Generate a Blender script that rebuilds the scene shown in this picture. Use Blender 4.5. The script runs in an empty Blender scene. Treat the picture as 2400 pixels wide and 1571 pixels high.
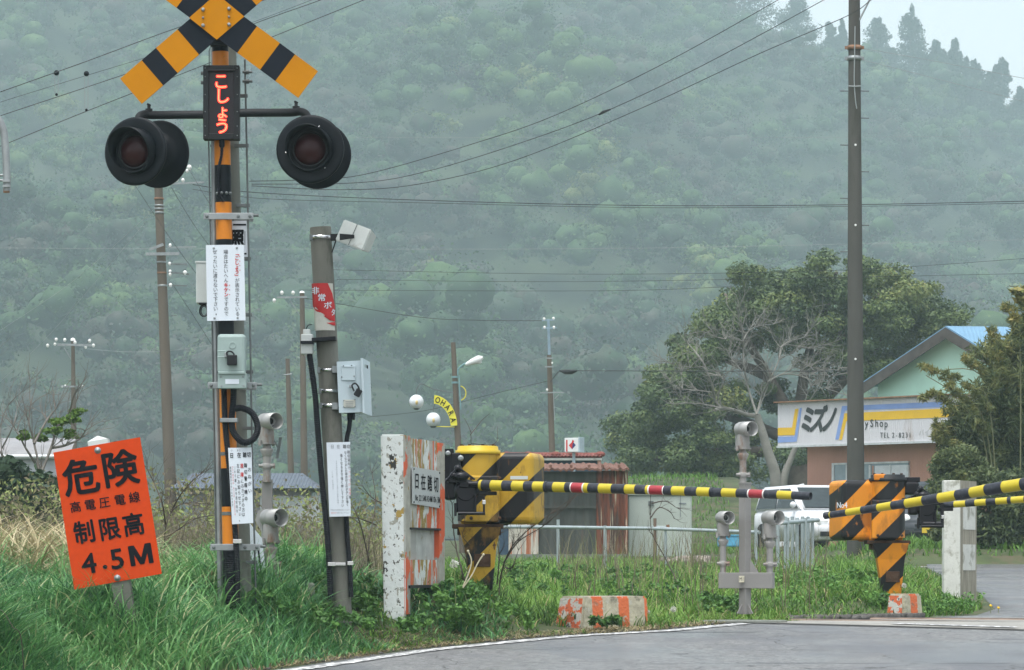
import bpy, bmesh, math, random
import numpy as np
from mathutils import Vector, Matrix
sc = bpy.context.scene
COL = sc.collection
# ---------------------------------------------------------------- camera, sky, sun, exposure
F, U0, V0, CZ = 8350.0, 1200.0, 1330.0, 0.45       # focal length in photo pixels, horizon row, eye height
cd = bpy.data.cameras.new('camera'); cam = bpy.data.objects.new('camera', cd); COL.objects.link(cam)
cam.location = (0, 0, CZ); cam.rotation_euler = (math.radians(90), 0, 0)
cd.sensor_width = 36; cd.lens = 36*F/2400; cd.shift_y = (V0-785.5)/2400
cd.clip_start = .5; cd.clip_end = 3000
sc.camera = cam
W = bpy.data.worlds.new('World'); sc.world = W; W.use_nodes = True
nt = W.node_tree; nt.nodes.clear()
SUN_EL, SUN_AZ = math.radians(72), math.radians(200)
sky = nt.nodes.new('ShaderNodeTexSky'); sky.sky_type = 'NISHITA'; sky.sun_disc = False
sky.sun_elevation = SUN_EL; sky.sun_rotation = SUN_AZ; sky.dust_density = 3; sky.air_density = 1.0; sky.ozone_density = 1.0
hsv = nt.nodes.new('ShaderNodeHueSaturation'); hsv.inputs['Saturation'].default_value = .28      # cloud cover greys the blue
bg = nt.nodes.new('ShaderNodeBackground'); bg.inputs['Strength'].default_value = .15
wo = nt.nodes.new('ShaderNodeOutputWorld')
nt.links.new(sky.outputs[0], hsv.inputs['Color']); nt.links.new(hsv.outputs[0], bg.inputs[0]); nt.links.new(bg.outputs[0], wo.inputs[0])
sd = bpy.data.lights.new('sun', 'SUN'); sun = bpy.data.objects.new('sun', sd); COL.objects.link(sun)
sd.energy = 1.3; sd.angle = math.radians(26); sd.color = (1, .985, .96)
sun.location = (0, 0, 200)
_dir = Vector((math.sin(SUN_AZ)*math.cos(SUN_EL), math.cos(SUN_AZ)*math.cos(SUN_EL), math.sin(SUN_EL)))
sun.rotation_euler = _dir.to_track_quat('Z', 'Y').to_euler()
sc.view_settings.view_transform = 'Standard'; sc.view_settings.look = 'None'
sc.view_settings.exposure = 1.0; sc.view_settings.gamma = 1
sc.cycles.use_denoising = True; sc.cycles.denoiser = 'OPENIMAGEDENOISE'; sc.cycles.denoising_input_passes = 'RGB_ALBEDO_NORMAL'; sc.cycles.denoising_prefilter = 'ACCURATE'
sc.cycles.max_bounces = 6; sc.cycles.diffuse_bounces = 3; sc.cycles.glossy_bounces = 3
sc.cycles.transparent_max_bounces = 8; sc.cycles.volume_bounces = 1
rng = np.random.default_rng(7); random.seed(7)

# ---------------------------------------------------------------- placing
def P(u, v, d): return Vector(((u-U0)/F*d, d, CZ+(V0-v)/F*d))     # photo pixel at distance d
def S(px, d): return px/F*d
def smooth(a, b, x):
    t = np.clip((np.asarray(x, float)-a)/(b-a), 0, 1); return t*t*(3-2*t)
EDGE = np.array([(16, -7.2), (20, -4.2), (22.5, -2.2), (23.5, -1.52), (25.2, -.71), (26.0, -.15), (26.7, .4), (27.2, 1.07), (28, 1.66), (29, 2.3), (31, 3.5), (33, 4.3), (35, 4.75), (42, 5.5), (55, 6.5), (58, 6.75), (70, 7.4)])
def edge_x(y): return np.interp(y, EDGE[:, 0], EDGE[:, 1])
def gz(x, y):
    x = np.asarray(x, float); y = np.asarray(y, float)
    b = np.where(y < 28, -.05*(28-y), np.where(y < 33, 0, .018*(np.minimum(y, 100)-33)))
    b = np.maximum(b, -1.42)
    left = edge_x(y)-x                                          # metres left of the road edge
    b = b+.35*smooth(.25, 1.6, left)*(1-smooth(27, 31, y))*smooth(10, 18, y)*(1-smooth(-.35, .2, x))
    b = b+.16*smooth(.15, 1.0, left)*smooth(27, 29, y)*(1-smooth(44, 60, y))*smooth(30, 33, y)
    b = b+1.75*smooth(84, 97, y)*smooth(1.8, 3.4, x)*(1-smooth(6.0, 8.5, x))*(1-smooth(104, 125, y))
    # bank behind the far bend of the road
    b = b+.28*smooth(57.5, 59.5, y)*smooth(5.5, 6.5, x)*(1-smooth(66, 80, y))
    return b
def G(x, y): return float(gz(x, y))
def ridge(x):
    u = x/450*F+U0
    v = np.interp(u, [-600, 0, 1200, 1500, 1650, 1800, 2000, 2150, 2300, 2400, 2900], [-420, -330, -240, -100, 40, 130, 170, 200, 240, 300, 540])
    return CZ+(V0-v)/F*450
HK = 2.3                                                        # how far off the hill stands
def hill(x, y):
    x = np.asarray(x, float)/HK; y = np.asarray(y, float)/HK
    zr = ridge(x*450/np.maximum(y, 1))
    t = np.clip((y-175)/(450-175), 0, 1.35)
    prof = np.where(t < 1, .22*t+.78*t**1.25, 1-(t-1)*.9)
    bump = 5*np.sin(x*.085+y*.012+1.3)*np.sin(y*.035+.6)+3*np.sin(x*.19+2.)*np.sin(y*.07+x*.03)
    return CZ+HK*(1.2+(zr-1.6)*prof+bump*smooth(.02, .25, t)*(1-smooth(.75, 1, t)))

# ---------------------------------------------------------------- materials
def _n(t, k, **kw):
    n = t.nodes.new(k)
    for a, b in kw.items(): setattr(n, a, b)
    return n
def mat(name, col, rough=.6, metal=0., var=.14, vs=7., bump=0., bs=40., spec=.4, dirt=None, dirt_amt=.0, ds=3., emit=0, stretch=None):
    m = bpy.data.materials.new(name); m.use_nodes = True; t = m.node_tree
    b = t.nodes['Principled BSDF']; b.inputs['Roughness'].default_value = rough; b.inputs['Metallic'].default_value = metal
    b.inputs['Specular IOR Level'].default_value = spec
    tc = _n(t, 'ShaderNodeTexCoord'); src = tc.outputs['Object']
    if stretch:
        mp = _n(t, 'ShaderNodeMapping'); mp.inputs['Scale'].default_value = stretch; t.links.new(src, mp.inputs[0]); src = mp.outputs[0]
    nz = _n(t, 'ShaderNodeTexNoise'); nz.inputs['Scale'].default_value = vs; nz.inputs['Detail'].default_value = 5; t.links.new(src, nz.inputs['Vector'])
    r = _n(t, 'ShaderNodeValToRGB'); r.color_ramp.elements[0].position = .3; r.color_ramp.elements[1].position = .7
    r.color_ramp.elements[0].color = tuple(c*(1-var) for c in col)+(1,); r.color_ramp.elements[1].color = tuple(min(1, c*(1+var)) for c in col)+(1,)
    t.links.new(nz.outputs[0], r.inputs[0]); out = r.outputs[0]
    if dirt:
        n2 = _n(t, 'ShaderNodeTexNoise'); n2.inputs['Scale'].default_value = ds; n2.inputs['Detail'].default_value = 8; n2.inputs['Roughness'].default_value = .65; t.links.new(src, n2.inputs['Vector'])
        r2 = _n(t, 'ShaderNodeValToRGB'); r2.color_ramp.elements[0].position = 1-dirt_amt-.06; r2.color_ramp.elements[1].position = 1-dirt_amt+.06
        t.links.new(n2.outputs[0], r2.inputs[0])
        mx = _n(t, 'ShaderNodeMixRGB'); mx.inputs[2].default_value = dirt+(1,); t.links.new(r2.outputs[0], mx.inputs[0]); t.links.new(out, mx.inputs[1]); out = mx.outputs[0]
    t.links.new(out, b.inputs['Base Color'])
    if bump:
        n3 = _n(t, 'ShaderNodeTexNoise'); n3.inputs['Scale'].default_value = bs; n3.inputs['Detail'].default_value = 4; t.links.new(src, n3.inputs['Vector'])
        bp = _n(t, 'ShaderNodeBump'); bp.inputs['Strength'].default_value = bump; bp.inputs['Distance'].default_value = .01
        t.links.new(n3.outputs[0], bp.inputs['Height']); t.links.new(bp.outputs[0], b.inputs['Normal'])
    if emit:
        b.inputs['Emission Color'].default_value = tuple(col)+(1,); b.inputs['Emission Strength'].default_value = emit
    return m
def add_layer(m, col, scale, lo, hi, stretch=(1, 1, 1), seed=0., rough=None):
    """paint layer over a material's base colour where a noise runs between lo and hi"""
    t = m.node_tree; b = t.nodes['Principled BSDF']; src = b.inputs['Base Color'].links[0].from_socket
    tc = _n(t, 'ShaderNodeTexCoord'); mp = _n(t, 'ShaderNodeMapping'); mp.inputs['Scale'].default_value = stretch; mp.inputs['Location'].default_value = (seed, seed*1.7, seed*.3)
    t.links.new(tc.outputs['Object'], mp.inputs[0])
    nz = _n(t, 'ShaderNodeTexNoise'); nz.inputs['Scale'].default_value = scale; nz.inputs['Detail'].default_value = 6; nz.inputs['Roughness'].default_value = .6
    t.links.new(mp.outputs[0], nz.inputs['Vector'])
    r = _n(t, 'ShaderNodeValToRGB'); r.color_ramp.elements[0].position = lo; r.color_ramp.elements[1].position = hi; t.links.new(nz.outputs[0], r.inputs[0])
    mx = _n(t, 'ShaderNodeMixRGB'); mx.inputs[2].default_value = tuple(col)+(1,)
    t.links.new(r.outputs[0], mx.inputs[0]); t.links.new(src, mx.inputs[1]); t.links.new(mx.outputs[0], b.inputs['Base Color'])
    return m
def add_stripes(m, col, vec, period, frac, offs, soft=.004):
    """second paint colour in bands across the direction vec (metres, object space)"""
    t = m.node_tree; b = t.nodes['Principled BSDF']; src = b.inputs['Base Color'].links[0].from_socket
    tc = _n(t, 'ShaderNodeTexCoord'); d = _n(t, 'ShaderNodeVectorMath', operation='DOT_PRODUCT'); d.inputs[1].default_value = vec
    t.links.new(tc.outputs['Object'], d.inputs[0])
    a = _n(t, 'ShaderNodeMath', operation='ADD'); a.inputs[1].default_value = offs+period*200; t.links.new(d.outputs['Value'], a.inputs[0])
    dv = _n(t, 'ShaderNodeMath', operation='DIVIDE'); dv.inputs[1].default_value = period; t.links.new(a.outputs[0], dv.inputs[0])
    fr = _n(t, 'ShaderNodeMath', operation='FRACT'); t.links.new(dv.outputs[0], fr.inputs[0])
    lt = _n(t, 'ShaderNodeMath', operation='LESS_THAN'); lt.inputs[1].default_value = frac; t.links.new(fr.outputs[0], lt.inputs[0])
    mx = _n(t, 'ShaderNodeMixRGB'); mx.inputs[2].default_value = tuple(col)+(1,)
    t.links.new(lt.outputs[0], mx.inputs[0]); t.links.new(src, mx.inputs[1]); t.links.new(mx.outputs[0], b.inputs['Base Color'])
    return m
def add_ribs(m, axis, scale, strength=.6, dist=.02):
    t = m.node_tree; b = t.nodes['Principled BSDF']
    tc = _n(t, 'ShaderNodeTexCoord'); w = _n(t, 'ShaderNodeTexWave'); w.bands_direction = axis; w.inputs['Scale'].default_value = scale; w.inputs['Distortion'].default_value = 0
    t.links.new(tc.outputs['Object'], w.inputs['Vector'])
    bp = _n(t, 'ShaderNodeBump'); bp.inputs['Strength'].default_value = strength; bp.inputs['Distance'].default_value = dist
    t.links.new(w.outputs['Fac'], bp.inputs['Height']); t.links.new(bp.outputs[0], b.inputs['Normal'])
    return m
def leafmat(name, cols, rough=.55, transl=.25):
    """foliage: colour ramp over a per-leaf 'tint' attribute"""
    m = bpy.data.materials.new(name); m.use_nodes = True; t = m.node_tree
    b = t.nodes['Principled BSDF']; b.inputs['Roughness'].default_value = rough; b.inputs['Specular IOR Level'].default_value = .25
    a = _n(t, 'ShaderNodeAttribute', attribute_name='tint'); r = _n(t, 'ShaderNodeValToRGB')
    e = r.color_ramp.elements
    for i, c in enumerate(cols):
        p = i/(len(cols)-1)
        if i == 0: e[0].position = 0; e[0].color = tuple(c)+(1,)
        elif i == len(cols)-1: e[len(e)-1].position = 1; e[len(e)-1].color = tuple(c)+(1,)
        else: k = e.new(p); k.color = tuple(c)+(1,)
    t.links.new(a.outputs['Fac'], r.inputs[0]); t.links.new(r.outputs[0], b.inputs['Base Color'])
    tr = _n(t, 'ShaderNodeBsdfTranslucent'); t.links.new(r.outputs[0], tr.inputs[0])
    mx = _n(t, 'ShaderNodeMixShader'); mx.inputs[0].default_value = transl
    o = t.nodes['Material Output']; t.links.new(b.outputs[0], mx.inputs[1]); t.links.new(tr.outputs[0], mx.inputs[2]); t.links.new(mx.outputs[0], o.inputs[0])
    return m

# ---------------------------------------------------------------- mesh building
class MB:
    def __init__(s): s.v = []; s.f = []; s.mi = []; s.sm = []
    def add(s, vs, fs, mi=0, smooth_=False):
        o = len(s.v); s.v += [Vector(v) for v in vs]
        for f in fs: s.f.append([i+o for i in f]); s.mi.append(mi); s.sm.append(smooth_)
        return s
    def box(s, c, size, R=None, mi=0, bev=0.0, seg=2):
        bm = bmesh.new(); bmesh.ops.create_cube(bm, size=1)
        bmesh.ops.scale(bm, vec=size, verts=bm.verts)
        if bev: bmesh.ops.bevel(bm, geom=bm.edges[:], offset=bev, segments=seg, affect='EDGES', profile=.5)
        M_ = (R.to_4x4() if R is not None else Matrix.Identity(4)); M_.translation = Vector(c)
        bm.verts.index_update()
        s.add([M_ @ v.co for v in bm.verts], [[v.index for v in f.verts] for f in bm.faces], mi, False); bm.free(); return s
    def tube(s, pts, r, n=10, mi=0, caps=True, sm=True):
        pts = [Vector(p) for p in pts]; k = len(pts); rs = r if isinstance(r, (list, tuple)) else [r]*k
        d0 = (pts[1]-pts[0]).normalized(); a = Vector((0, 0, 1)) if abs(d0.z) < .9 else Vector((1, 0, 0))
        x = d0.cross(a).normalized(); vs = []; fs = []
        for i in range(k):
            d = (pts[min(i+1, k-1)]-pts[max(i-1, 0)])
            d = d.normalized() if d.length > 1e-9 else d0
            x = (x-d*x.dot(d)).normalized(); y = d.cross(x)
            for j in range(n):
                t = 2*math.pi*j/n; vs.append(pts[i]+(x*math.cos(t)+y*math.sin(t))*rs[i])
        for i in range(k-1):
            for j in range(n): fs.append([i*n+j, i*n+(j+1) % n, (i+1)*n+(j+1) % n, (i+1)*n+j])
        s.add(vs, fs, mi, sm)
        if caps:
            s.add(vs[:n][::-1], [list(range(n))], mi); s.add(vs[-n:], [list(range(n))], mi)
        return s
    def lathe(s, prof, o, axis, n=32, mi=0, sm=True, cap0=True, cap1=True):
        """prof: (radius, height along axis)"""
        axis = Vector(axis).normalized(); a = Vector((0, 0, 1)) if abs(axis.z) < .9 else Vector((1, 0, 0))
        x = axis.cross(a).normalized(); y = axis.cross(x); o = Vector(o); vs = []; fs = []
        for r, h in prof:
            for j in range(n):
                t = 2*math.pi*j/n; vs.append(o+axis*h+(x*math.cos(t)+y*math.sin(t))*r)
        for i in range(len(prof)-1):
            for j in range(n): fs.append([i*n+j, i*n+(j+1) % n, (i+1)*n+(j+1) % n, (i+1)*n+j])
        s.add(vs, fs, mi, sm)
        if cap0: s.add(vs[:n][::-1], [list(range(n))], mi)
        if cap1: s.add(vs[-n:], [list(range(n))], mi)
        return s
    def prism(s, poly, o, ax, ay, th, mi=0, mside=None):
        """poly (x,y) in the ax/ay plane; front face at o, body th behind it"""
        o = Vector(o); ax = Vector(ax); ay = Vector(ay); n = ax.cross(ay).normalized(); k = len(poly)
        fr = [o+ax*p[0]+ay*p[1] for p in poly]; bk = [q-n*th for q in fr]
        ar = sum(poly[i][0]*poly[(i+1) % k][1]-poly[(i+1) % k][0]*poly[i][1] for i in range(k))
        idx = list(range(k)) if ar > 0 else list(range(k))[::-1]
        s.add(fr, [idx], mi); s.add(bk, [idx[::-1]], mi if mside is None else mside)
        for a, b in zip(idx, idx[1:]+idx[:1]): s.add([fr[b], fr[a], bk[a], bk[b]], [[0, 1, 2, 3]], mi if mside is None else mside)
        return s
    def quad(s, a, b, c, d, mi=0): return s.add([a, b, c, d], [[0, 1, 2, 3]], mi)
    def sphere(s, c, r, mi=0, n=12, sc_=(1, 1, 1)):
        prof = []; c = Vector(c); vs = []; fs = []; m = n//2
        for i in range(m+1):
            th = math.pi*i/m
            for j in range(n):
                ph = 2*math.pi*j/n; vs.append(c+Vector((math.sin(th)*math.cos(ph)*r*sc_[0], math.sin(th)*math.sin(ph)*r*sc_[1], math.cos(th)*r*sc_[2])))
        for i in range(m):
            for j in range(n): fs.append([i*n+j, (i+1)*n+j, (i+1)*n+(j+1) % n, i*n+(j+1) % n])
        return s.add(vs, fs, mi, True)
    def build(s, name, mats, org=(0, 0, 0), parent=None):
        org = Vector(org); me = bpy.data.meshes.new(name); me.from_pydata([v-org for v in s.v], [], s.f)
        for m in (mats if isinstance(mats, (list, tuple)) else [mats]): me.materials.append(m)
        me.polygons.foreach_set('material_index', s.mi); me.polygons.foreach_set('use_smooth', s.sm); me.update()
        o = bpy.data.objects.new(name, me); COL.objects.link(o)
        if parent is None: o.location = org
        else: o.parent = parent
        return o
def tag(o, label, cat=None, group=None, kind=None):
    if label: o['label'] = label
    if cat: o['category'] = cat
    if group: o['group'] = group
    if kind: o['kind'] = kind
    return o
class T:
    """a thing: an Empty at its base that parents its parts"""
    def __init__(s, name, label, cat, loc, group=None):
        s.o = bpy.data.objects.new(name, None); COL.objects.link(s.o); s.loc = Vector(loc); s.o.location = s.loc; s.o.empty_display_size = .2
        tag(s.o, label, cat, group)
    def part(s, name, mb, mats, parent=None, label=None):
        o = mb.build(name, mats, s.loc, parent or s.o)
        if label: o['label'] = label
        return o
def single(name, label, cat, mb, mats, loc, group=None, kind=None):
    return tag(mb.build(name, mats, loc), label, cat, group, kind)
def np_mesh(name, V, Q, tint, m, org=(0, 0, 0), parent=None):
    """quads from arrays; tint per vertex"""
    V = np.asarray(V, np.float32)-np.asarray(org, np.float32); Q = np.asarray(Q, np.int32)
    me = bpy.data.meshes.new(name); me.vertices.add(len(V)); me.vertices.foreach_set('co', V.ravel())
    k = Q.shape[1]; me.loops.add(Q.size); me.loops.foreach_set('vertex_index', Q.ravel())
    me.polygons.add(len(Q)); me.polygons.foreach_set('loop_start', np.arange(0, Q.size, k, dtype=np.int32)); me.polygons.foreach_set('loop_total', np.full(len(Q), k, np.int32))
    if tint is not None:
        a = me.attributes.new('tint', 'FLOAT', 'POINT'); a.data.foreach_set('value', np.clip(np.asarray(tint, np.float32), 0, 1))
    me.update(calc_edges=True); me.materials.append(m)
    o = bpy.data.objects.new(name, me); COL.objects.link(o)
    if parent is None: o.location = org
    else: o.parent = parent
    return o
# ---------------------------------------------------------------- lettering
_gc = {}
def glyph(ch, bold=0.):
    if ch == 'M' and bold > 0: return [(0, 0), (.125, 0), (.125, .46), (.30, .02), (.42, .02), (.595, .46), (.595, 0), (.72, 0), (.72, .69), (.55, .69), (.36, .20), (.17, .69), (0, .69)], [list(range(13))]
    k = (ch, bold)
    if k not in _gc:
        c = bpy.data.curves.new('t', 'FONT'); c.body = ch; c.size = 1; c.offset = bold; c.resolution_u = 3
        o = bpy.data.objects.new('t', c); m = o.to_mesh()
        vs = [(v.co.x, v.co.y) for v in m.vertices]; fs = [list(p.vertices) for p in m.polygons]
        o.to_mesh_clear(); bpy.data.objects.remove(o); bpy.data.curves.remove(c); _gc[k] = (vs, fs)
    return _gc[k]
def put(mb, ch, cx, cy, w, h, fn, bold=0., mi=0, shear=0., rot=0.):
    """one character centred on (cx,cy) in a cell w x h; fn maps plane (x,y) to the world"""
    vs, fs = glyph(ch, .01 if ch == 'M' and bold else 0)
    if not vs: return
    if ord(ch) < 0x2000:
        xs = [p[0] for p in vs]; gx = (min(xs)+max(xs))/2; gy = .345
    else: gx, gy = .5, .36
    cr, sr = math.cos(rot), math.sin(rot)
    p0 = fn(cx, cy); n_ = (fn(cx+w*.1, cy)-p0).cross(fn(cx, cy+h*.1)-p0).normalized()
    k = 1 if bold < .006 else 2 if bold < .012 else 8                      # heavier strokes: the outline laid down again a hair's breadth aside
    for i in range(k):
        a = 6.2832*i/k; ox, oy = (math.cos(a)*bold, math.sin(a)*bold) if k > 1 else (0, 0); out = []
        for x, y in vs:
            X = (x-gx+ox)*w+(y-gy+oy)*h*shear; Y = (y-gy+oy)*h; out.append(fn(cx+X*cr-Y*sr, cy+X*sr+Y*cr)+n_*(.00012*i))
        mb.add(out, fs, mi)
def plane(o, ax, ay, lift=.002):
    o = Vector(o); ax = Vector(ax); ay = Vector(ay); n = ax.cross(ay).normalized()*lift
    return lambda x, y: o+ax*x+ay*y+n
def uvplane(d, lift=.003):
    return lambda u, v: P(u, -v, d)+Vector((0, -lift, 0))
def rot2(v, a): c, s_ = math.cos(a), math.sin(a); return (v[0]*c-v[1]*s_, v[0]*s_+v[1]*c)
# ================================================================ SETTING
def grid_mesh(name, xs, ys, fz, m):
    X, Y = np.meshgrid(xs, ys); Z = fz(X, Y); V = np.stack([X, Y, Z], -1).reshape(-1, 3); nx = len(xs)
    i = np.arange(len(ys)-1)[:, None]*nx+np.arange(nx-1)[None, :]; i = i.ravel()
    o = np_mesh(name, V, np.stack([i, i+1, i+nx+1, i+nx], -1), None, m)
    o.data.polygons.foreach_set('use_smooth', [True]*len(o.data.polygons)); return o
soil = mat('soil', (.055, .075, .028), .95, var=.45, vs=1.3, dirt=(.10, .085, .05), dirt_amt=.42, ds=2.2, bump=.6, bs=25)
def ground_z(X, Y):
    return gz(X, Y)-.06*smooth(-.05, -.5, edge_x(Y)-X)*(Y < 58.5)*(Y > 9)
xs = np.unique(np.concatenate([np.arange(-9, 13, .35), np.arange(-40, -9, 3), np.arange(13, 40, 3), np.arange(-420, -40, 30), np.arange(40, 421, 30)]))
ys = np.unique(np.concatenate([np.arange(-30, 15, 3), np.arange(15, 63, .4), np.arange(63, 130, 2.), np.arange(130, 645, 20)]))
tag(grid_mesh('ground', xs, ys, ground_z, soil), 'grassy soil of the field beside the crossing', 'ground', kind='structure')

# road: grey asphalt, damp patches smoother and darker
asp = mat('asphalt', (.165, .168, .168), .55, var=.30, vs=16, bump=.7, bs=120, spec=.45)
add_layer(asp, (.29, .29, .28), 26, .55, .66)
add_layer(asp, (.06, .06, .062), 30, .55, .66, seed=4)
add_layer(asp, (.125, .13, .14), .9, .47, .60, (1, .5, 1), seed=9)
add_layer(asp, (.05, .05, .055), 1.6, .6, .66, (.35, 2.2, 1), seed=21)
_t = asp.node_tree; _b = _t.nodes['Principled BSDF']; _src = _b.inputs['Base Color'].links[0].from_socket; _tc = _n(_t, 'ShaderNodeTexCoord')
_nz = _n(_t, 'ShaderNodeTexNoise'); _nz.inputs['Scale'].default_value = 3; _t.links.new(_tc.outputs['Object'], _nz.inputs['Vector']); _ad = _n(_t, 'ShaderNodeMixRGB', blend_type='ADD'); _ad.inputs[0].default_value = .35; _t.links.new(_tc.outputs['Object'], _ad.inputs[1]); _t.links.new(_nz.outputs['Color'], _ad.inputs[2])
_vo = _n(_t, 'ShaderNodeTexVoronoi', feature='DISTANCE_TO_EDGE'); _vo.inputs['Scale'].default_value = .75; _t.links.new(_ad.outputs[0], _vo.inputs['Vector']); _lt = _n(_t, 'ShaderNodeMath', operation='LESS_THAN'); _lt.inputs[1].default_value = .0045; _t.links.new(_vo.outputs['Distance'], _lt.inputs[0])
_mx = _n(_t, 'ShaderNodeMixRGB'); _mx.inputs[2].default_value = (.055, .055, .055, 1); _t.links.new(_lt.outputs[0], _mx.inputs[0]); _t.links.new(_src, _mx.inputs[1]); _t.links.new(_mx.outputs[0], _b.inputs['Base Color'])
for _rot, _sx, _sy, _lo, _hi, _c in ((.60, 2.2, .16, .54, .68, (.115, .116, .118)),):
    _src = _b.inputs['Base Color'].links[0].from_socket; _mp = _n(_t, 'ShaderNodeMapping'); _mp.inputs['Rotation'].default_value = (0, 0, _rot); _mp.inputs['Scale'].default_value = (_sx, _sy, 1); _t.links.new(_tc.outputs['Object'], _mp.inputs[0])
    _nz = _n(_t, 'ShaderNodeTexNoise'); _nz.inputs['Scale'].default_value = 1.3; _nz.inputs['Detail'].default_value = 7; _t.links.new(_mp.outputs[0], _nz.inputs['Vector']); _r = _n(_t, 'ShaderNodeValToRGB'); _r.color_ramp.elements[0].position = _lo; _r.color_ramp.elements[1].position = _hi; _r.color_ramp.elements[1].color = (.7, .7, .7, 1); _t.links.new(_nz.outputs[0], _r.inputs[0])
    _mx = _n(_t, 'ShaderNodeMixRGB'); _mx.inputs[2].default_value = _c+(1,); _t.links.new(_r.outputs[0], _mx.inputs[0]); _t.links.new(_src, _mx.inputs[1]); _t.links.new(_mx.outputs[0], _b.inputs['Base Color'])
def _road():
    ysr = np.concatenate([np.arange(9, 22, 1.), np.arange(22, 36, .25), np.arange(36, 58.6, 1.)]); V = []; k = 26
    for y in ysr:
        x0 = float(edge_x(y)); x1 = x0+7.2
        V.append((x0, y, G(x0, y)-.05))
        for s in np.linspace(0, 1, k): x = x0+(x1-x0)*s; V.append((x, y, G(x, y)+.006))
    w = k+1; Q = [[i*w+j, i*w+j+1, (i+1)*w+j+1, (i+1)*w+j] for i in range(len(ysr)-1) for j in range(k)]
    o = np_mesh('road', V, Q, None, asp); o.data.polygons.foreach_set('use_smooth', [True]*len(o.data.polygons))
    tag(o, 'grey damp asphalt road ramping up to the crossing', 'road', kind='structure')
_road()
# damp gloss: lower roughness where the dark tone lies
_t = asp.node_tree; _nz = _n(_t, 'ShaderNodeTexNoise'); _nz.inputs['Scale'].default_value = .8; _tc = _n(_t, 'ShaderNodeTexCoord'); _t.links.new(_tc.outputs['Object'], _nz.inputs['Vector'])
_mr = _n(_t, 'ShaderNodeMapRange'); _mr.inputs[1].default_value = .4; _mr.inputs[2].default_value = .62; _mr.inputs[3].default_value = .62; _mr.inputs[4].default_value = .3
_t.links.new(_nz.outputs[0], _mr.inputs[0]); _t.links.new(_mr.outputs[0], _t.nodes['Principled BSDF'].inputs['Roughness'])
paint = mat('road_paint', (.72, .73, .72), .6, var=.08, vs=12, dirt=(.22, .22, .22), dirt_amt=.52, ds=18)
def strip(name, pts, w, z, m, label, side=1, rag=0.):
    """flat strip along a ground polyline, on its right side"""
    V = []; pts = [Vector((p[0], p[1], 0)) for p in pts]
    for i, p in enumerate(pts):
        d = (pts[min(i+1, len(pts)-1)]-pts[max(i-1, 0)]).normalized(); n = Vector((d.y, -d.x, 0))*side; q = p+n*(w+random.uniform(-rag, rag)); p = p+n*random.uniform(-rag, rag)
        V += [(p.x, p.y, G(p.x, p.y)+z), (q.x, q.y, G(q.x, q.y)+z)]
    o = np_mesh(name, V, [[2*i, 2*i+1, 2*i+3, 2*i+2] for i in range(len(pts)-1)], None, m); tag(o, label, 'road marking', kind='structure'); return o
_yl = np.arange(16, 28.05, .07)
strip('edge_line', [(float(edge_x(y))+.10, y) for y in _yl], .125, .012, paint, 'worn white edge line along the left of the road', rag=.014)
deckm = mat('crossing_deck', (.29, .285, .26), .8, var=.16, vs=3, dirt=(.14, .135, .12), dirt_amt=.35, ds=5, bump=.3, bs=90)
def fy(x, o=0.): return 28.25+o-.42*(x-1.5)
def deck_poly(x0, o0, x1, o1, z, name, m, label, xs_=14, skew=0.):
    V = []
    for x in np.linspace(x0, x1, xs_):
        for k in range(7):
            o_ = o0+(o1-o0)*k/6; xx = x+skew*(o_-o0); y = fy(xx, o_); V.append((xx, y, G(xx, y)+z))
    q = [[i*7+j, (i+1)*7+j, (i+1)*7+j+1, i*7+j+1] for i in range(xs_-1) for j in range(6)]
    o = np_mesh(name, V, q, None, m); tag(o, label, 'crossing deck', kind='structure'); return o
deck_poly(1.5, 0, 9, 4.0, .012, 'crossing_deck', deckm, 'pale concrete deck of the level crossing', skew=.62)
seam = mat('seam', (.03, .028, .026), .7)
for o_, nm in ((-.07, 'approach'), (1.50, 'near'), (1.62, 'near'), (2.57, 'far'), (2.69, 'far')):
    deck_poly(1.5+.62*max(o_, 0), o_, 9, o_+.045, .018, 'deck_joint', seam, 'dark joint in the crossing deck')
strip('stop_line', [(3.0, fy(3.0, .3)), (3.9, fy(3.9, .22))], .10, .02, paint, 'faded white marking on the crossing deck')
strip('far_line', [(3.75, 31.5), (4.4, 31.3)], .12, .02, paint, 'short white marking by the small striped block')
strip('bend_line', [(6.3, 57.6), (8.0, 57.7), (10., 57.7), (14, 57.7)], .14, .014, paint, 'white line along the far bend of the road')
railm = mat('rail_steel', (.16, .12, .095), .45, .8, var=.3)
trk = T('railway_track', 'steel track rails let into the crossing deck', 'railway track', (4, 29, 0))
for o_ in (1.58, 2.65):
    mb = MB(); a = (2.3, fy(2.3, o_)); b = (9, fy(9, o_)); mb.tube([(a[0], a[1], .0), (b[0], b[1], G(*b)+.0)], .03, 8); trk.part('rail', mb, railm)

# hillside and its wood
hillm = mat('hill_soil', (.030, .045, .018), .95, var=.4, vs=.15)
hs = np.arange(-330, 331, 6.)*HK; hy = np.concatenate([np.arange(150, 470, 6.), np.arange(470, 620, 15.)])*HK
tag(grid_mesh('hill', hs, hy, lambda X, Y: np.maximum(hill(X, Y), -2.), hillm), 'steep wooded hill rising behind the village', 'hill', kind='structure')

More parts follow.
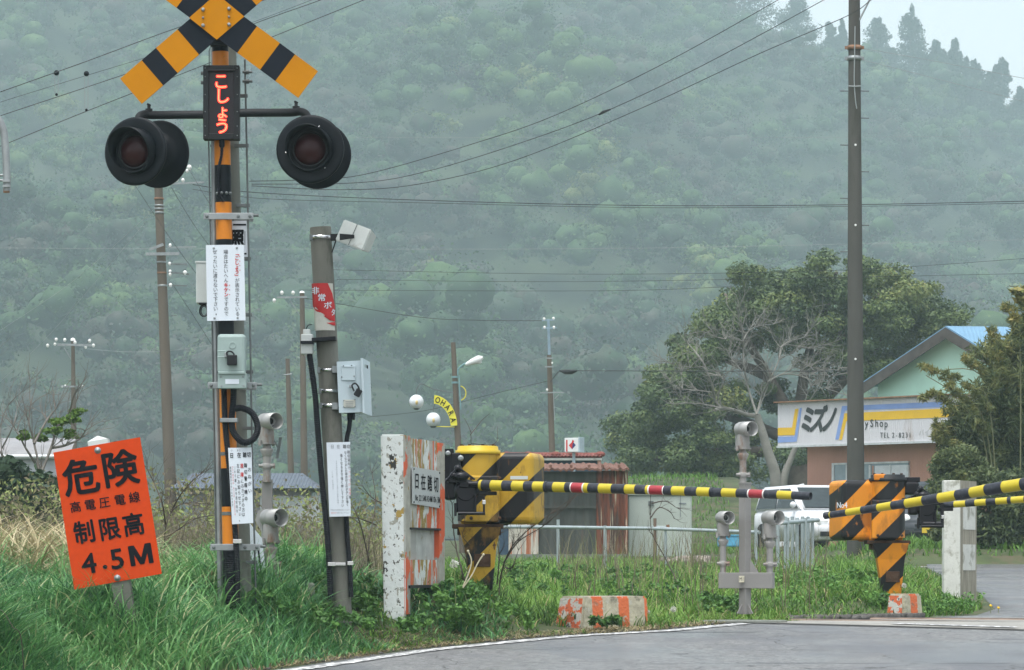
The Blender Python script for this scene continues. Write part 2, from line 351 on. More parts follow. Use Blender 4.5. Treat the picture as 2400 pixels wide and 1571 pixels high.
def leaves(C, R, per, size, tint, flat=.75, up=.25, shell=.55, jit=.12, aspect=.6):
    """leaf quads in ellipsoids: C,R (N,3); per leaves each; size leaf length (N,) or scalar; tint (N,)"""
    N = len(C); n = N*per; ci = np.repeat(np.arange(N), per)
    d = rng.normal(size=(n, 3)); d /= np.linalg.norm(d, axis=1, keepdims=True)
    r = shell+(1-shell)*rng.random(n)**.7
    pos = C[ci]+d*R[ci]*r[:, None]
    nrm = d*flat+rng.normal(size=(n, 3))*(1-flat); nrm[:, 2] += up; nrm /= np.linalg.norm(nrm, axis=1, keepdims=True)
    t = rng.normal(size=(n, 3)); t -= nrm*(t*nrm).sum(1, keepdims=True); t /= np.linalg.norm(t, axis=1, keepdims=True); b = np.cross(nrm, t)
    sz = (np.broadcast_to(size, (N,))[ci]*(.6+.8*rng.random(n)))[:, None]
    V = np.stack([pos-t*sz*.5, pos+b*sz*.5*aspect, pos+t*sz*.5, pos-b*sz*.5*aspect], 1).reshape(-1, 3)
    Q = np.arange(4*n).reshape(n, 4); tt = np.repeat(np.asarray(tint)[ci]+rng.normal(size=n)*jit, 4)
    return V, Q, tt
def merge(parts):
    V = []; Q = []; t = []; o = 0
    for v, q, k in parts: V.append(v); Q.append(q+o); t.append(k); o += len(v)
    return np.concatenate(V), np.concatenate(Q), np.concatenate(t)
woodm = leafmat('wood_leaves', [(.062, .052, .040), (.026, .060, .026), (.042, .098, .028), (.080, .145, .034), (.15, .18, .05)], .6, .15)
def _forest():
    pts = []
    for y in np.arange(176*HK, 470*HK, 10.8):
        hw = 1290/F*y+14
        for x in np.arange(-hw, hw, 10.8):
            q = (x+random.uniform(-4.2, 4.2), y+random.uniform(-4.2, 4.2))
            if q[0]/q[1]*F+U0 > 1640 and q[1] > 425*HK: continue
            pts.append(q)
    p = np.array(pts); N = len(p); z = hill(p[:, 0], p[:, 1])
    s = rng.uniform(4.0, 8.4, N); s *= np.where(rng.random(N) < .12, 1.45, 1)
    tone = .38+.18*np.sin(p[:, 0]*.07+p[:, 1]*.021)+.13*np.sin(p[:, 0]*.03-p[:, 1]*.05+2)+rng.normal(size=N)*.16
    tone = np.where(rng.random(N) < .08, .10, tone)
    bm = bmesh.new(); bmesh.ops.create_icosphere(bm, subdivisions=2, radius=1); bm.verts.index_update()
    IV = np.array([v.co[:] for v in bm.verts]); IF = np.array([[v.index for v in f.verts] for f in bm.faces]); bm.free(); nv = len(IV)
    K = 6; C = []; R = []; Tt = []
    for k in range(K):
        a = rng.random(N)*6.283; q = (0 if k == 0 else 1)*(.35+.45*rng.random(N)); zz = rng.uniform(-.15, .55, N)+(.35 if k == 0 else 0)
        C.append(np.stack([p[:, 0]+np.cos(a)*q*s, p[:, 1]+np.sin(a)*q*s, z+s*(1.0+zz)], 1)); rr = s*rng.uniform(.30, .52, N)
        R.append(np.stack([rr, rr, rr*.82], 1)); Tt.append(tone+rng.normal(size=N)*.06)
    C = np.concatenate(C); R = np.concatenate(R); Tt = np.concatenate(Tt); L = len(C)
    ph = rng.random((L, 3))*6.28; X_ = IV[None]+0*C[:, None]
    lump = 1+.13*np.sin(IV[None, :, 0]*5+ph[:, None, 0])*np.sin(IV[None, :, 1]*5+ph[:, None, 1])+.10*np.sin(IV[None, :, 2]*8+ph[:, None, 2])*np.sin(IV[None, :, 0]*9+ph[:, None, 1])+.085*rng.normal(size=(L, nv))
    V0_ = (C[:, None]+IV[None]*R[:, None]*.60*lump[..., None]).reshape(-1, 3); Q0 = (np.arange(L)[:, None, None]*nv+IF[None]).reshape(-1, 3)
    t0 = (Tt[:, None]+.09*rng.normal(size=(L, nv))).ravel()
    tag(np_mesh('hillside_wood', V0_, Q0, t0, woodm), 'mixed spring wood of green and brown crowns covering the hill', 'wood', kind='stuff')
    V, Q, t = leaves(C, R*rng.uniform(.85, 1.35, (len(C), 3)), 185, .55, Tt, flat=.6, up=.28, shell=.45, jit=.11, aspect=.65)
    tag(np_mesh('hillside_leaves', V, Q, t, woodm), 'loose outer leaves of the wood on the hill', 'wood', kind='stuff')
_forest()
barkm = mat('bark', (.10, .08, .06), .9, var=.3, vs=5, bump=.5, bs=20)
cedarm = leafmat('cedar_leaves', [(.012, .024, .015), (.020, .038, .020), (.032, .055, .026)], .6, .1)
def conifer(u, vt, vb, d, wpx, label, gaps=0.):
    d *= HK
    top = P(u, vt, d); x, y = top.x, top.y; z0 = float(hill(x, y)); h = top.z-z0; r0 = S(wpx/2*1.35, d); vb += 70
    t = T('conifer', label, 'tree', (x, y, z0), 'cedars along the ridge')
    mb = MB(); mb.tube([(x, y, z0-1), (x, y, z0+h*.5), (x, y, z0+h*.97)], [.5, .32, .06], 8); t.part('trunk', mb, barkm)
    C = []; R = []; n = 46
    hb = min(h, S(vb-vt, d)*1.25)
    for i in range(n):
        q = (i+.5)/n; zz = top.z-q*hb; rr = r0*1.25*(.16+.84*min(1, q*1.55)**.8)*random.uniform(.72, 1.12); a = random.uniform(0, 6.28)
        if random.random() < gaps: continue
        C.append((x+math.cos(a)*rr*.5, y+math.sin(a)*rr*.5, zz+random.uniform(-1, 1)*hb/n)); R.append((rr*random.uniform(.5, .8), rr*random.uniform(.5, .8), hb/n*random.uniform(1.5, 4)+.2))
    V, Q, tt = leaves(np.array(C), np.array(R), 170, .75, np.full(len(C), .45)+rng.normal(size=len(C))*.2, flat=.5, up=.2, shell=.35)
    o = np_mesh('crown', V, Q, tt, cedarm, t.loc, t.o)
for a in ((1745, -60, 130, 430, 130, 'broad cedar on the ridge cut by the top of the photo', 0), (1865, -10, 120, 432, 96, 'cedar on the ridge just left of the tall concrete pole'), (1947, 52, 150, 436, 50, 'thin cedar close on the left of the tall concrete pole', .3), (1975, 52, 150, 437, 36, 'slim cedar half behind the tall concrete pole', .2), (2056, 50, 160, 434, 76, 'cedar on the ridge just right of the tall concrete pole'), (2134, 28, 165, 430, 66, 'tallest pointed cedar right of the tall concrete pole', .12), (2196, 100, 200, 430, 56, 'short blunt cedar right of the tallest pointed one'), (2238, 98, 210, 428, 56, 'fuller cedar third from the right end of the ridge', 0), (2285, 145, 240, 428, 50, 'low cedar sunk in the ridge line near its right end'), (2347, 140, 250, 426, 62, 'ragged cedar at the right end of the ridge with sky gaps', .38)):
    conifer(*a)
for a in ((2092, 118, 200, 424, 52, 'low cedar tucked between the first two right of the tall pole', .1), (2168, 128, 215, 424, 50, 'low cedar filling the dip right of the tallest pointed one'), (2216, 128, 220, 423, 48, 'low cedar between the blunt one and the fuller one', .1), (2262, 140, 235, 424, 50, 'low cedar at the foot of the fuller third one', 0), (2318, 178, 265, 422, 56, 'dark low cedar left of the ragged end one'), (2392, 212, 290, 422, 56, 'lowest cedar cut by the right edge of the photo')): conifer(*a)
# pale damp air over the whole valley
hz = bpy.data.materials.new('haze'); hz.use_nodes = True; _t = hz.node_tree; _t.nodes.clear()
pv = _n(_t, 'ShaderNodeVolumePrincipled'); pv.inputs['Color'].default_value = (.72, .92, .97, 1); pv.inputs['Density'].default_value = .00066; pv.inputs['Anisotropy'].default_value = .0
_o = _n(_t, 'ShaderNodeOutputMaterial'); _t.links.new(pv.outputs[0], _o.inputs['Volume'])
mb = MB(); mb.box((0, 710, 128), (1800, 1500, 266)); hzo = single('haze', 'pale drizzle haze filling the valley', 'haze', mb, hz, (0, 710, 0), kind='stuff')
hzo.display_type = 'WIRE'
# ================================================================ CROSSING SIGNAL
blackp = mat('black_paint', (.004, .007, .010), .5, var=.3, vs=14, spec=.2)
black_dull = mat('black_dull', (.005, .007, .009), .6, var=.3, vs=20)
orangep = mat('orange_paint', (.62, .20, .008), .5, var=.10, vs=9, dirt=(.30, .13, .03), dirt_amt=.30, ds=16)
amberp = mat('amber_board', (.52, .205, .002), .6, var=.06, vs=5, spec=.12)
navyp = mat('navy_board', (.007, .011, .018), .6, var=.12, vs=8, spec=.15)
galv = mat('galvanised', (.30, .325, .33), .5, .55, var=.18, vs=9)
galv_dark = mat('galvanised_dark', (.15, .17, .17), .6, .4, var=.25, vs=9)
steel_bright = mat('bright_steel', (.75, .76, .76), .22, 1., var=.08)
conc = mat('concrete', (.15, .152, .13), .9, var=.22, vs=5, dirt=(.075, .082, .064), dirt_amt=.42, ds=4, bump=.35, bs=60, stretch=(1, 1, .35))
conc_pale = mat('concrete_pale', (.19, .205, .18), .9, var=.2, vs=5, dirt=(.16, .17, .14), dirt_amt=.42, ds=4, bump=.3, bs=60, stretch=(1, 1, .35))
whiteb = mat('white_board', (.66, .72, .78), .5, var=.03, vs=3, dirt=(.60, .62, .60), dirt_amt=.30, ds=2.5)
ink = mat('black_ink', (.007, .008, .011), .7, var=.05, spec=.1)
redink = mat('red_ink', (.55, .03, .03), .6, var=.05)
paleink = mat('pale_red_ink', (.62, .28, .26), .6, var=.05)
greyink = mat('faded_grey_ink', (.22, .25, .27), .6, var=.05)
boxgreen = mat('grey_green_enamel', (.30, .39, .37), .4, var=.06, vs=5, dirt=(.21, .26, .24), dirt_amt=.30, ds=6)
rubber = mat('rubber', (.005, .007, .011), .55, var=.3, vs=30, spec=.25)
whitepl = mat('white_plastic', (.56, .60, .58), .45, var=.06, dirt=(.40, .41, .37), dirt_amt=.35, ds=7)
lensm = mat('red_lens', (.026, .0015, .002), .35, var=.2, vs=30, spec=.25)
ledm = mat('led_red', (1.0, .02, .012), .4, var=.0, emit=.75)
ledcore = mat('led_core', (1.0, .22, .10), .4, var=.0, emit=1.0)
darkscreen = mat('dark_screen', (.008, .005, .008), .35, var=.2)
def corr(mb, pts, r, mi=0, pitch=.011, n=10):
    """corrugated conduit along a smooth path"""
    pts = [Vector(p) for p in pts]; out = []
    for i in range(len(pts)-1):
        p0 = pts[max(i-1, 0)]; p1 = pts[i]; p2 = pts[i+1]; p3 = pts[min(i+2, len(pts)-1)]; k = max(2, int((p2-p1).length/(pitch*.5)))
        for j in range(k):
            t = j/k; out.append(.5*((2*p1)+(p2-p0)*t+(2*p0-5*p1+4*p2-p3)*t*t+(3*p1-p0-3*p2+p3)*t**3))
    out.append(pts[-1]); mb.tube(out, [r if i % 2 else r*.86 for i in range(len(out))], n, mi, sm=False); return mb
def spl(pts, k=8):
    pts = [Vector(p) for p in pts]; out = []
    for i in range(len(pts)-1):
        p0 = pts[max(i-1, 0)]; p1 = pts[i]; p2 = pts[i+1]; p3 = pts[min(i+2, len(pts)-1)]
        for j in range(k):
            t = j/k; out.append(.5*((2*p1)+(p2-p0)*t+(2*p0-5*p1+4*p2-p3)*t*t+(3*p1-p0-3*p2+p3)*t**3))
    out.append(pts[-1]); return out
def bolt(mb, c, r=.009, mi=0, ax=(0, -1, 0), h=.008): mb.lathe([(r, 0), (r, h), (r*.5, h*1.3)], c, ax, 8, mi)
D = 25.0; px = D/F
def mu(v): return 516+(v-100)*(543-516)/1310.      # mast axis column at a row
def pu(v): return 533+(v-128)*32/1125.             # support post axis
zb = G(P(543, 1400, D).x, D)
sig = T('crossing_signal', 'tall level crossing signal mast with yellow and black crossbuck and red lit display', 'crossing signal', (P(543, 1400, D).x, D, zb))
mb = MB()
cuts = [(100, 0), (122, 1), (388, 0), (475, 1), (562, 0), (905, 1), (1098, 0), (1188, 1), (1275, 0), (1450, None)]
for (va, mi), (vb, _) in zip(cuts, cuts[1:]):
    mb.tube([P(mu(va), va, D), P(mu(vb), vb, D)], .057, 20, mi, caps=False)
mb.lathe([(.06, 0), (.055, .03), (.015, .05)], P(mu(104), 104, D), (0, 0, 1), 20, 0)
for v in (1060, 1200): mb.tube([P(mu(v), v, D), P(mu(v+8), v+8, D)], .0595, 20, 2)
sig.part('mast', mb, [blackp, orangep, galv_dark])
mb = MB(); mb.tube([P(pu(96), 96, D+.2), P(pu(1450), 1450, D+.2)], .064, 18); sig.part('support_post', mb, conc_pale)
mb = MB(); mb.tube([P(500, 112, D+.06), P(503, 700, D+.06), P(511, 1100, D+.06), P(517, 1430, D+.06)], .020, 10); sig.part('conduit_pipe', mb, galv)
mb = MB(); mb.tube([P(489, 330, D+.05), P(496, 700, D+.05), P(506, 1290, D+.05)], .006, 6)
mb.tube([P(503, 118, D+.0), P(495, 105, D), P(490, 120, D), P(492, 330, D+.02)], .004, 6); sig.part('earth_rod', mb, galv_dark)
mb = MB(); mb.tube([P(574, 140, D+.1), P(578, 330, D+.1), P(585, 700, D+.1), P(592, 1112, D+.1), P(597, 1290, D+.1), P(600, 1420, D+.1)], .0075, 6)
for v in (169, 191):
    c = P(580, v, D+.1); mb.tube([c-Vector((.035, 0, 0)), c+Vector((.035, 0, 0))], .010, 6); mb.tube([c-Vector((.012, 0, 0)), c+Vector((.012, 0, 0))], .018, 6)
sig.part('side_rod', mb, galv_dark)
for v in (225, 342, 482, 607, 738, 872, 1004, 1158, 1318):
    mb = MB(); a = P(pu(v)+14, v, D+.13); b = P(575+(v-140)*.0205, v, D+.1); c = (a+b)/2
    mb.box(c, (abs(b.x-a.x)+.02, .03, .024), mi=0, bev=.003); sig.part('bracket', mb, galv_dark); mb = MB(); a = P(498+(v-140)*.012-8, v, D+.08); b = P(pu(v)-10, v, D+.12)
    mb.box((a+b)/2, (abs(b.x-a.x), .02, .018), bev=.003); sig.part('bracket', mb, galv_dark)
for v, ua, ub in ((507, 477, 594), (904, 487, 602), (1283, 493, 610)):
    mb = MB(); c = P((ua+ub)/2, v, D-.055); mb.box(c, (S(ub-ua, D), .012, .046), bev=.003); mb.box(c+Vector((0, .20, 0)), (S(ub-ua, D)*.9, .012, .04), bev=.003)
    for u in (ua+8, mu(v)+34, ub-8):
        q = P(u, v, D-.06); bolt(mb, q, .012, 1)
        if u != mu(v)+34: mb.tube([q+Vector((0, .0, 0)), q+Vector((0, .28, 0))], .006, 6, 1)
    mb.tube([P(ub-6, v-2, D-.03), P(ub+12, v-2, D-.03)], .012, 6, 1); sig.part('clamp', mb, [galv, galv_dark])
# crossbuck
cb = T('crossbuck', '', '', (0, 0, 0)); bpy.data.objects.remove(cb.o)
cen = P(508, 40, D-.20); s_ = px
for ang in (36.6, 140.4, 216.6, -39.6+360-0):
    pass
for (ax_, lift) in ((Vector((742-697, 0, 0)), 0),): pass
def blade(dirpx, name, lift):
    mb = MB(); L = 264*s_; w = 77*s_/2; d = Vector((dirpx[0], 0, -dirpx[1])).normalized(); n = Vector((-d.z, 0, d.x)); n = n if n.z > 0 else -n
    o = cen+Vector((0, lift, 0)); ax_, ay_ = d, n
    if ax_.cross(ay_).y > 0: ay_ = -ay_
    for a, b, mi in ((-264, -198, 0), (-198, -154, 1), (-154, -88, 0), (-88, 88, 1), (88, 154, 0), (154, 198, 1), (198, 264, 0)):
        mb.prism([(a*s_, -w), (b*s_, -w), (b*s_, w), (a*s_, w)], o, ax_, ay_, .012, mi)
    return sig.part('crossbuck_blade', mb, [amberp, navyp])
b1 = blade((212, 157), 'a', 0.0); b2 = blade((-200, 172), 'b', .016)
mb = MB(); mb.prism([(-64*s_, -2*s_), (0, -53*s_), (64*s_, 1*s_), (0, 54*s_)], cen+Vector((0, -.004, 0)), (1, 0, 0), (0, 0, 1), .004, 0)
for u, v, r in ((476, 23, .013), (476, 60, .013), (537, 21, .013), (537, 58, .013), (476, 42, .008), (537, 40, .008)): bolt(mb, P(u, v, D-.205), r, 1, h=.014)
sig.part('crossbuck_centre', mb, [amberp, galv])
mb = MB(); mb.box(P(512, 60, D-.12), (.10, .12, .22)); mb.box(P(514, 104, D-.05), (.12, .1, .03)); sig.part('crossbuck_mount', mb, black_dull)
# display
mb = MB(); dd = D-.10
def rc(mb, u0, v0, u1, v1, d, th, mi=0, bev=.004):
    c = (P(u0, v0, d)+P(u1, v1, d))/2; mb.box(c+Vector((0, th/2, 0)), (S(u1-u0, d), th, S(v1-v0, d)), mi=mi, bev=bev)
rc(mb, 476, 153, 561, 327, dd, .10, 0, .006)
for a in ((476, 153, 489, 327), (548, 153, 561, 327), (489, 153, 548, 168), (489, 313, 548, 327)): rc(mb, *a, dd-.022, .022, 0, .003)
rc(mb, 487, 163, 551, 167, dd-.034, .012, 0)
for v in (160, 180, 222, 262, 296, 318):
    for u in (481, 556): bolt(mb, P(u, v, dd-.022), .0045, 1, h=.005)
for v in (172, 194): mb.tube([P(471, v, D-.05), P(477, v, D-.05)], .014, 6, 1)
dsp = sig.part('warning_display', mb, [black_dull, galv_dark])
mb = MB(); rc(mb, 489, 168, 548, 313, dd-.003, .003, 0, 0); sig.part('screen', mb, darkscreen, dsp)
mb = MB(); f = uvplane(dd-.004, .002); f2 = uvplane(dd-.004, .004)
for ch, u, v, w, h in (('こ', 518, 191, 38, 40), ('し', 521, 225, 38, 40), ('ょ', 522, 262, 34, 36), ('う', 521, 296, 38, 40)):
    put(mb, ch, u, -v, w, h, f, .045, 0); put(mb, ch, u, -v, w, h, f2, .0, 1)
sig.part('lit_characters', mb, [ledm, ledcore], dsp)
mb = MB(); mb.lathe([(.02, 0), (.02, .05), (.014, .06)], P(520, 326, D-.08), (0, 0, -1), 10); corr(mb, [P(520, 344, D-.08), P(519, 365, D-.078), P(513, 392, D-.075), P(511, 420, D-.072), P(514, 455, D-.07), P(524, 472, D-.066)], .011, 0, .02, 8)
for u in (509, 519, 531, 540): mb.sphere(P(u, 452+abs(u-525)*.1, D-.062), .012, 1, 8)
sig.part('display_cable', mb, [rubber, galv_dark], None)
# lamps on their cross arm
for pts, u, v in (([(476, 269, .09), (420, 269.5, .09), (356, 270, .09), (338, 268, .11), (325, 278, .13), (330, 305, .13)], 349, 262), ([(560, 265, .09), (620, 264.5, .09), (682, 264, .09), (703, 262, .11), (718, 270, .12), (730, 300, .12)], 694, 256)):
    mb = MB(); mb.tube(spl([P(a, b, D-c) for a, b, c in pts]), .0292, 14); mb.lathe([(.026, -.035), (.026, .02), (.012, .022), (.012, .05)], P(u, v, D-.09), (0, 0, 1), 10); mb.box(P(u, v-16, D-.09), (.028, .012, .014), Matrix.Rotation(.5, 3, 'Y')); sig.part('lamp_arm', mb, black_dull)
def lamp(u, v, d, axis, hm=None):
    c = P(u, v, d); ax_ = Vector(axis).normalized(); R = .238
    mb = MB(); mb.lathe([(.02, -.004), (R*.70, .000), (R*.93, .014), (R, .006), (R, -.008), (R*.94, -.004), (R*.68, -.02), (.12, -.03), (.11, -.15)], c, ax_, 48, 0, cap0=True)
    for k in range(3): a = 2.1*k+.9; bolt(mb, c+Vector((math.cos(a)*.168, 0, math.sin(a)*-.168))+ax_*.010, .006, 1, ax_, .006)
    o = sig.part('warning_lamp', mb, [blackp, steel_bright])
    mb = MB(); x = ax_.cross(Vector((0, 0, 1))).normalized(); n = 40; vs = []; fs = []
    for r, q in ((.160, 0), (.156, 1), (.148, 1), (.150, 0)):
        for j in range(n):
            t = 2*math.pi*j/n; up = math.sin(t); L_ = q*(.055+.105*max(0, min(1, .5+up*.75)))
            vs.append(c+ax_*(.002+L_)+(x*math.cos(t)+Vector((0, 0, 1))*up)*r)
    for i in range(3):
        for j in range(n): fs.append([i*n+j, i*n+(j+1) % n, (i+1)*n+(j+1) % n, (i+1)*n+j])
    mb.add(vs, fs, 0, True); sig.part('hood', mb, hm or blackp, o)
    mb = MB(); mb.lathe([(.112, .004), (.108, .020), (.09, .036), (.06, .048), (.025, .054), (.002, .055)], c, ax_, 32, 0); mb.lathe([(.128, .004), (.128, .018), (.112, .018), (.112, .004)], c, ax_, 32, 1, cap0=False, cap1=False)
    sig.part('lens', mb, [lensm, black_dull], o)
lamp(318, 355, D-.28, (-.36, -.93, 0)); lamp(373, 362, D+.08, (.40, .92, 0), galv_dark)
lamp(727, 350, D-.28, (-.12, -.99, .02)); lamp(745, 364, D+.08, (.12, .99, 0))
# boards on the mast
def board(name, q, d, m=whiteb, th=.004, screws=()):
    """flat board through four photo corners (tl,tr,br,bl) at distance d"""
    mb = MB(); o = P(q[3][0], q[3][1], d); pts = [(P(a, b, d)-o) for a, b in (q[3], q[2], q[1], q[0])]
    mb.prism([(p.x, p.z) for p in pts], o, (1, 0, 0), (0, 0, 1), th)
    for u, v in screws: bolt(mb, P(u, v, d), .008, 1, h=.004)
    return mb
def column(mb, s, u, v, pitch, w, h, f, lean=0., red=(), bold=.004, rbold=.022, mi0=0):
    for i, ch in enumerate(s):
        if ch == ' ': continue
        r = i in red; put(mb, ch, u+lean*i, -(v+pitch*i), w, h, f, rbold if r else bold, 1 if r else mi0)
bd = D-.078
nb = sig.part('notice_board', board('n', ((482.5, 574.5), (571.5, 574), (575.5, 751), (485.5, 752.5)), bd, screws=((501, 582), (555, 581), (503, 746), (557, 745.5))), [whiteb, galv], None, 'white notice board with three columns of characters, some red')
mb = MB(); f = uvplane(bd-.0005, .002)
column(mb, '﹁こしょう﹂', 555, 595, 10.6, 11.2, 11.2, f, .12, (0, 1, 2, 3, 4, 5), rbold=.030); column(mb, 'が表示されている', 556, 658, 11.1, 11.2, 11.2, f, .1)
column(mb, '場合はたいへんキケンですので', 529, 591, 11.1, 11.2, 11.2, f, .12, (7, 8, 9), rbold=.03); column(mb, 'ぜったいに渡らないで下さい', 504, 591, 11.1, 11.2, 11.2, f, .12); put(mb, '。', 510, -734, 11, 11, f, .01)
for i in range(4): put(mb, '・', 562+.1*i, -(602+10.6*i), 9, 9, f, .02, 1)
for i in range(3): put(mb, '・', 538+.1*i, -(669+11*i), 9, 9, f, .02, 1)
sig.part('lettering', mb, [ink, redink], nb)
pd = D+.115
rb = sig.part('rear_plate', board('r', ((493, 519), (578, 518), (581, 602), (493, 604)), pd), [whiteb, galv], None, 'white plate half hidden behind the mast with a heavy black character')
mb = MB(); f = uvplane(pd-.0005, .002)
for u0, u1 in ((497, 505), (546, 577)): mb.prism([(u0, -530), (u1, -530), (u1, -525), (u0, -525)], (0, 0, 0), (1, 0, 0), (0, 1, 0), .1) if 0 else mb.add([f(u0, -529), f(u1, -529), f(u1, -525), f(u0, -525)], [[0, 1, 2, 3]])
put(mb, '日', 503, -556, 18, 19, f, .02); put(mb, '照', 556, -558, 33, 40, f, .05); put(mb, '1', 574, -558, 9, 44, f, .03)
mb.add([f(571, -597), f(578, -597), f(578, -593), f(571, -593)], [[0, 1, 2, 3]])
sig.part('lettering', mb, ink, rb)
mb = MB(); rc(mb, 459, 612, 488, 711, D+.10, .16, 0, .008); rc(mb, 457, 612, 488, 617, D+.095, .17, 0, .003); rc(mb, 466, 709, 486, 714, D+.1, .1, 1); cu = P(478, 729, D+.12)
for k in range(3): mb.tube([cu+Vector((math.cos(t)*(.030-.004*k), (k-1)*.012, math.sin(t)*(.042-.004*k))) for t in np.linspace(0, 6.28, 20)], .004, 6, 1+k % 2, caps=False)
sig.part('junction_box', mb, [whitepl, black_dull, galv_dark], None, 'pale grey box with a coil of cable hanging under it')
# phone style box with padlock
td = D-.20
mb = MB(); rc(mb, 509, 783, 575, 876, td, .11, 0, .022); rc(mb, 510, 874, 577, 911, td+.01, .10, 0, .006); rc(mb, 511, 870, 574, 877, td-.006, .1, 0, .004)
mb.lathe([(.024, 0), (.024, .003), (.019, .004), (.019, .001)], P(545, 810, td), (0, -1, 0), 24, 0)
mb.tube([P(509, 823, td-.02), P(530, 823, td-.02)], .004, 6, 0); mb.tube([P(509, 837, td-.02), P(528, 837, td-.02)], .004, 6, 0)
for u, v in ((518, 883), (570, 883), (519, 905), (571, 904)): bolt(mb, P(u, v, td+.01), .006, 2, h=.004)
bx = sig.part('terminal_box', mb, [boxgreen, black_dull, galv])
mb = MB(); rc(mb, 528, 889, 560, 900, td+.007, .003, 0, 0); sig.part('blank_label', mb, whiteb, bx)
mb = MB(); rc(mb, 532, 832, 555, 856, td-.045, .035, 0, .006); mb.tube(spl([P(533, 836, td-.03), P(532, 826, td-.03), P(541, 824, td-.03), P(548, 830, td-.03), P(548, 838, td-.03)], 5), .006, 8, 0); rc(mb, 526, 826, 535, 838, td-.03, .03, 1)
sig.part('padlock', mb, [black_dull, galv], bx)
# corrugated conduits
mb = MB(); corr(mb, [P(525, 908, D-.10), P(526, 960, D-.09), P(529, 1010, D-.085), P(538, 1100, D-.085), P(548, 1200, D-.085), P(553, 1275, D-.085), P(556, 1340, D-.09), P(556, 1420, D-.09)], .022)
sig.part('cable_conduit', mb, rubber)
mb = MB(); corr(mb, [P(548, 908, D-.10), P(546, 950, D-.10), P(543, 985, D-.10), P(548, 1015, D-.12), P(570, 1037, D-.14), P(594, 1029, D-.15), P(604, 1003, D-.15), P(592, 970, D-.14), P(568, 957, D-.12), P(552, 958, D-.10)], .024)
sig.part('cable_conduit', mb, rubber, None, 'corrugated black conduit looped out to one side')
mb = MB(); corr(mb, [P(540, 1292, D-.07), P(541, 1345, D-.08), P(538, 1420, D-.08)], .044, n=14); sig.part('cable_conduit', mb, rubber)
mb = MB(); rc(mb, 515, 980, 556, 990, D-.13, .1, 0, .003); rc(mb, 546, 1264, 566, 1274, D-.11, .1, 1, .002); sig.part('conduit_clip', mb, [galv, steel_bright])
ld = D-.125
lb = sig.part('instruction_board', board('i', ((534.5, 1050), (589.5, 1049), (593.5, 1226), (544, 1229)), ld), [whiteb, galv], None, 'narrow white board with small columns of black and red characters')
mb = MB(); f = uvplane(ld-.0005, .002)
for ch, u, v in (('日', 543, 1068), ('在', 560.5, 1067), ('踏', 573.5, 1066.5), ('切', 583.5, 1066)): put(mb, ch, u, -v, 9.5, 13, f, .016)
for ch, u in (('ひ', 543), ('あ', 557), ('り', 562)): put(mb, ch, u, -1056, 4, 5, f, 0)
column(mb, 'おねがい', 585, 1101, 16.5, 8.5, 11, f, .25, bold=.01); column(mb, '踏切警報機の', 575.5, 1091, 15.5, 7.5, 11, f, .25, bold=.012)
column(mb, '故障', 567, 1092, 21, 8, 12, f, .4, (0, 1), rbold=.015); column(mb, 'におきづきの方は', 568, 1128, 11.2, 7, 10, f, .4, bold=.010)
column(mb, '左記にお知らせ下さい。', 558, 1092, 12.6, 7, 10.5, f, .55, bold=.010)
column(mb, 'JR千葉・信号通信指令', 550.5, 1096, 10.2, 5, 8.5, f, .5); column(mb, 'フリーダイヤル 0120 372570', 545, 1096, 6.1, 5, 6.4, f, .34, range(30), rbold=0.)
column(mb, '携帯電話からもつながります', 540, 1097, 7.3, 4.3, 6.5, f, .4)
sig.part('lettering', mb, [ink, redink], lb)

# ---------------------------------------------------------------- white number plaque leaning behind the mast
d = 25.7; mb = MB(); q = ((583, 1225), (613, 1262), (629, 1400), (592, 1410)); o = P(592, 1410, d)
mb.prism([(P(a, b, d)-o).x if 0 else ((a-592)*d/F, (1410-b)*d/F) for a, b in ((592, 1410), (629, 1400), (613, 1262), (583, 1225))], o, (1, 0, 0), (0, 0, 1), .05)
np_ = T('number_plaque', 'white leaning plaque with black strokes half hidden behind the signal mast', 'marker board', (o.x, d, G(o.x, d)))
pl_ = np_.part('plaque', mb, whiteb); mb = MB(); f = uvplane(d-.001, .003)
for a in ((603, 1284, 607, 1284, 613, 1336, 609, 1337), (602, 1345, 625, 1336, 625, 1343, 603, 1351)): mb.add([f(a[i], -a[i+1]) for i in (0, 2, 4, 6)], [[0, 1, 2, 3]])
n_ = 14; vs = [f(617+(11 if k % 2 else 7)*math.cos(t), -1366+(14 if k % 2 else 10)*math.sin(t)) for t in np.linspace(2.9, -.35, n_) for k in (0, 1)]
mb.add(vs, [[2*i, 2*i+1, 2*i+3, 2*i+2] for i in range(n_-1)]); np_.part('marking', mb, ink, pl_)
mb = MB(); mb.box((P(611, 1395, d).x, d+.08, G(o.x, d)+.02), (.09, .04, .5)); np_.part('backing_post', mb, galv_dark)

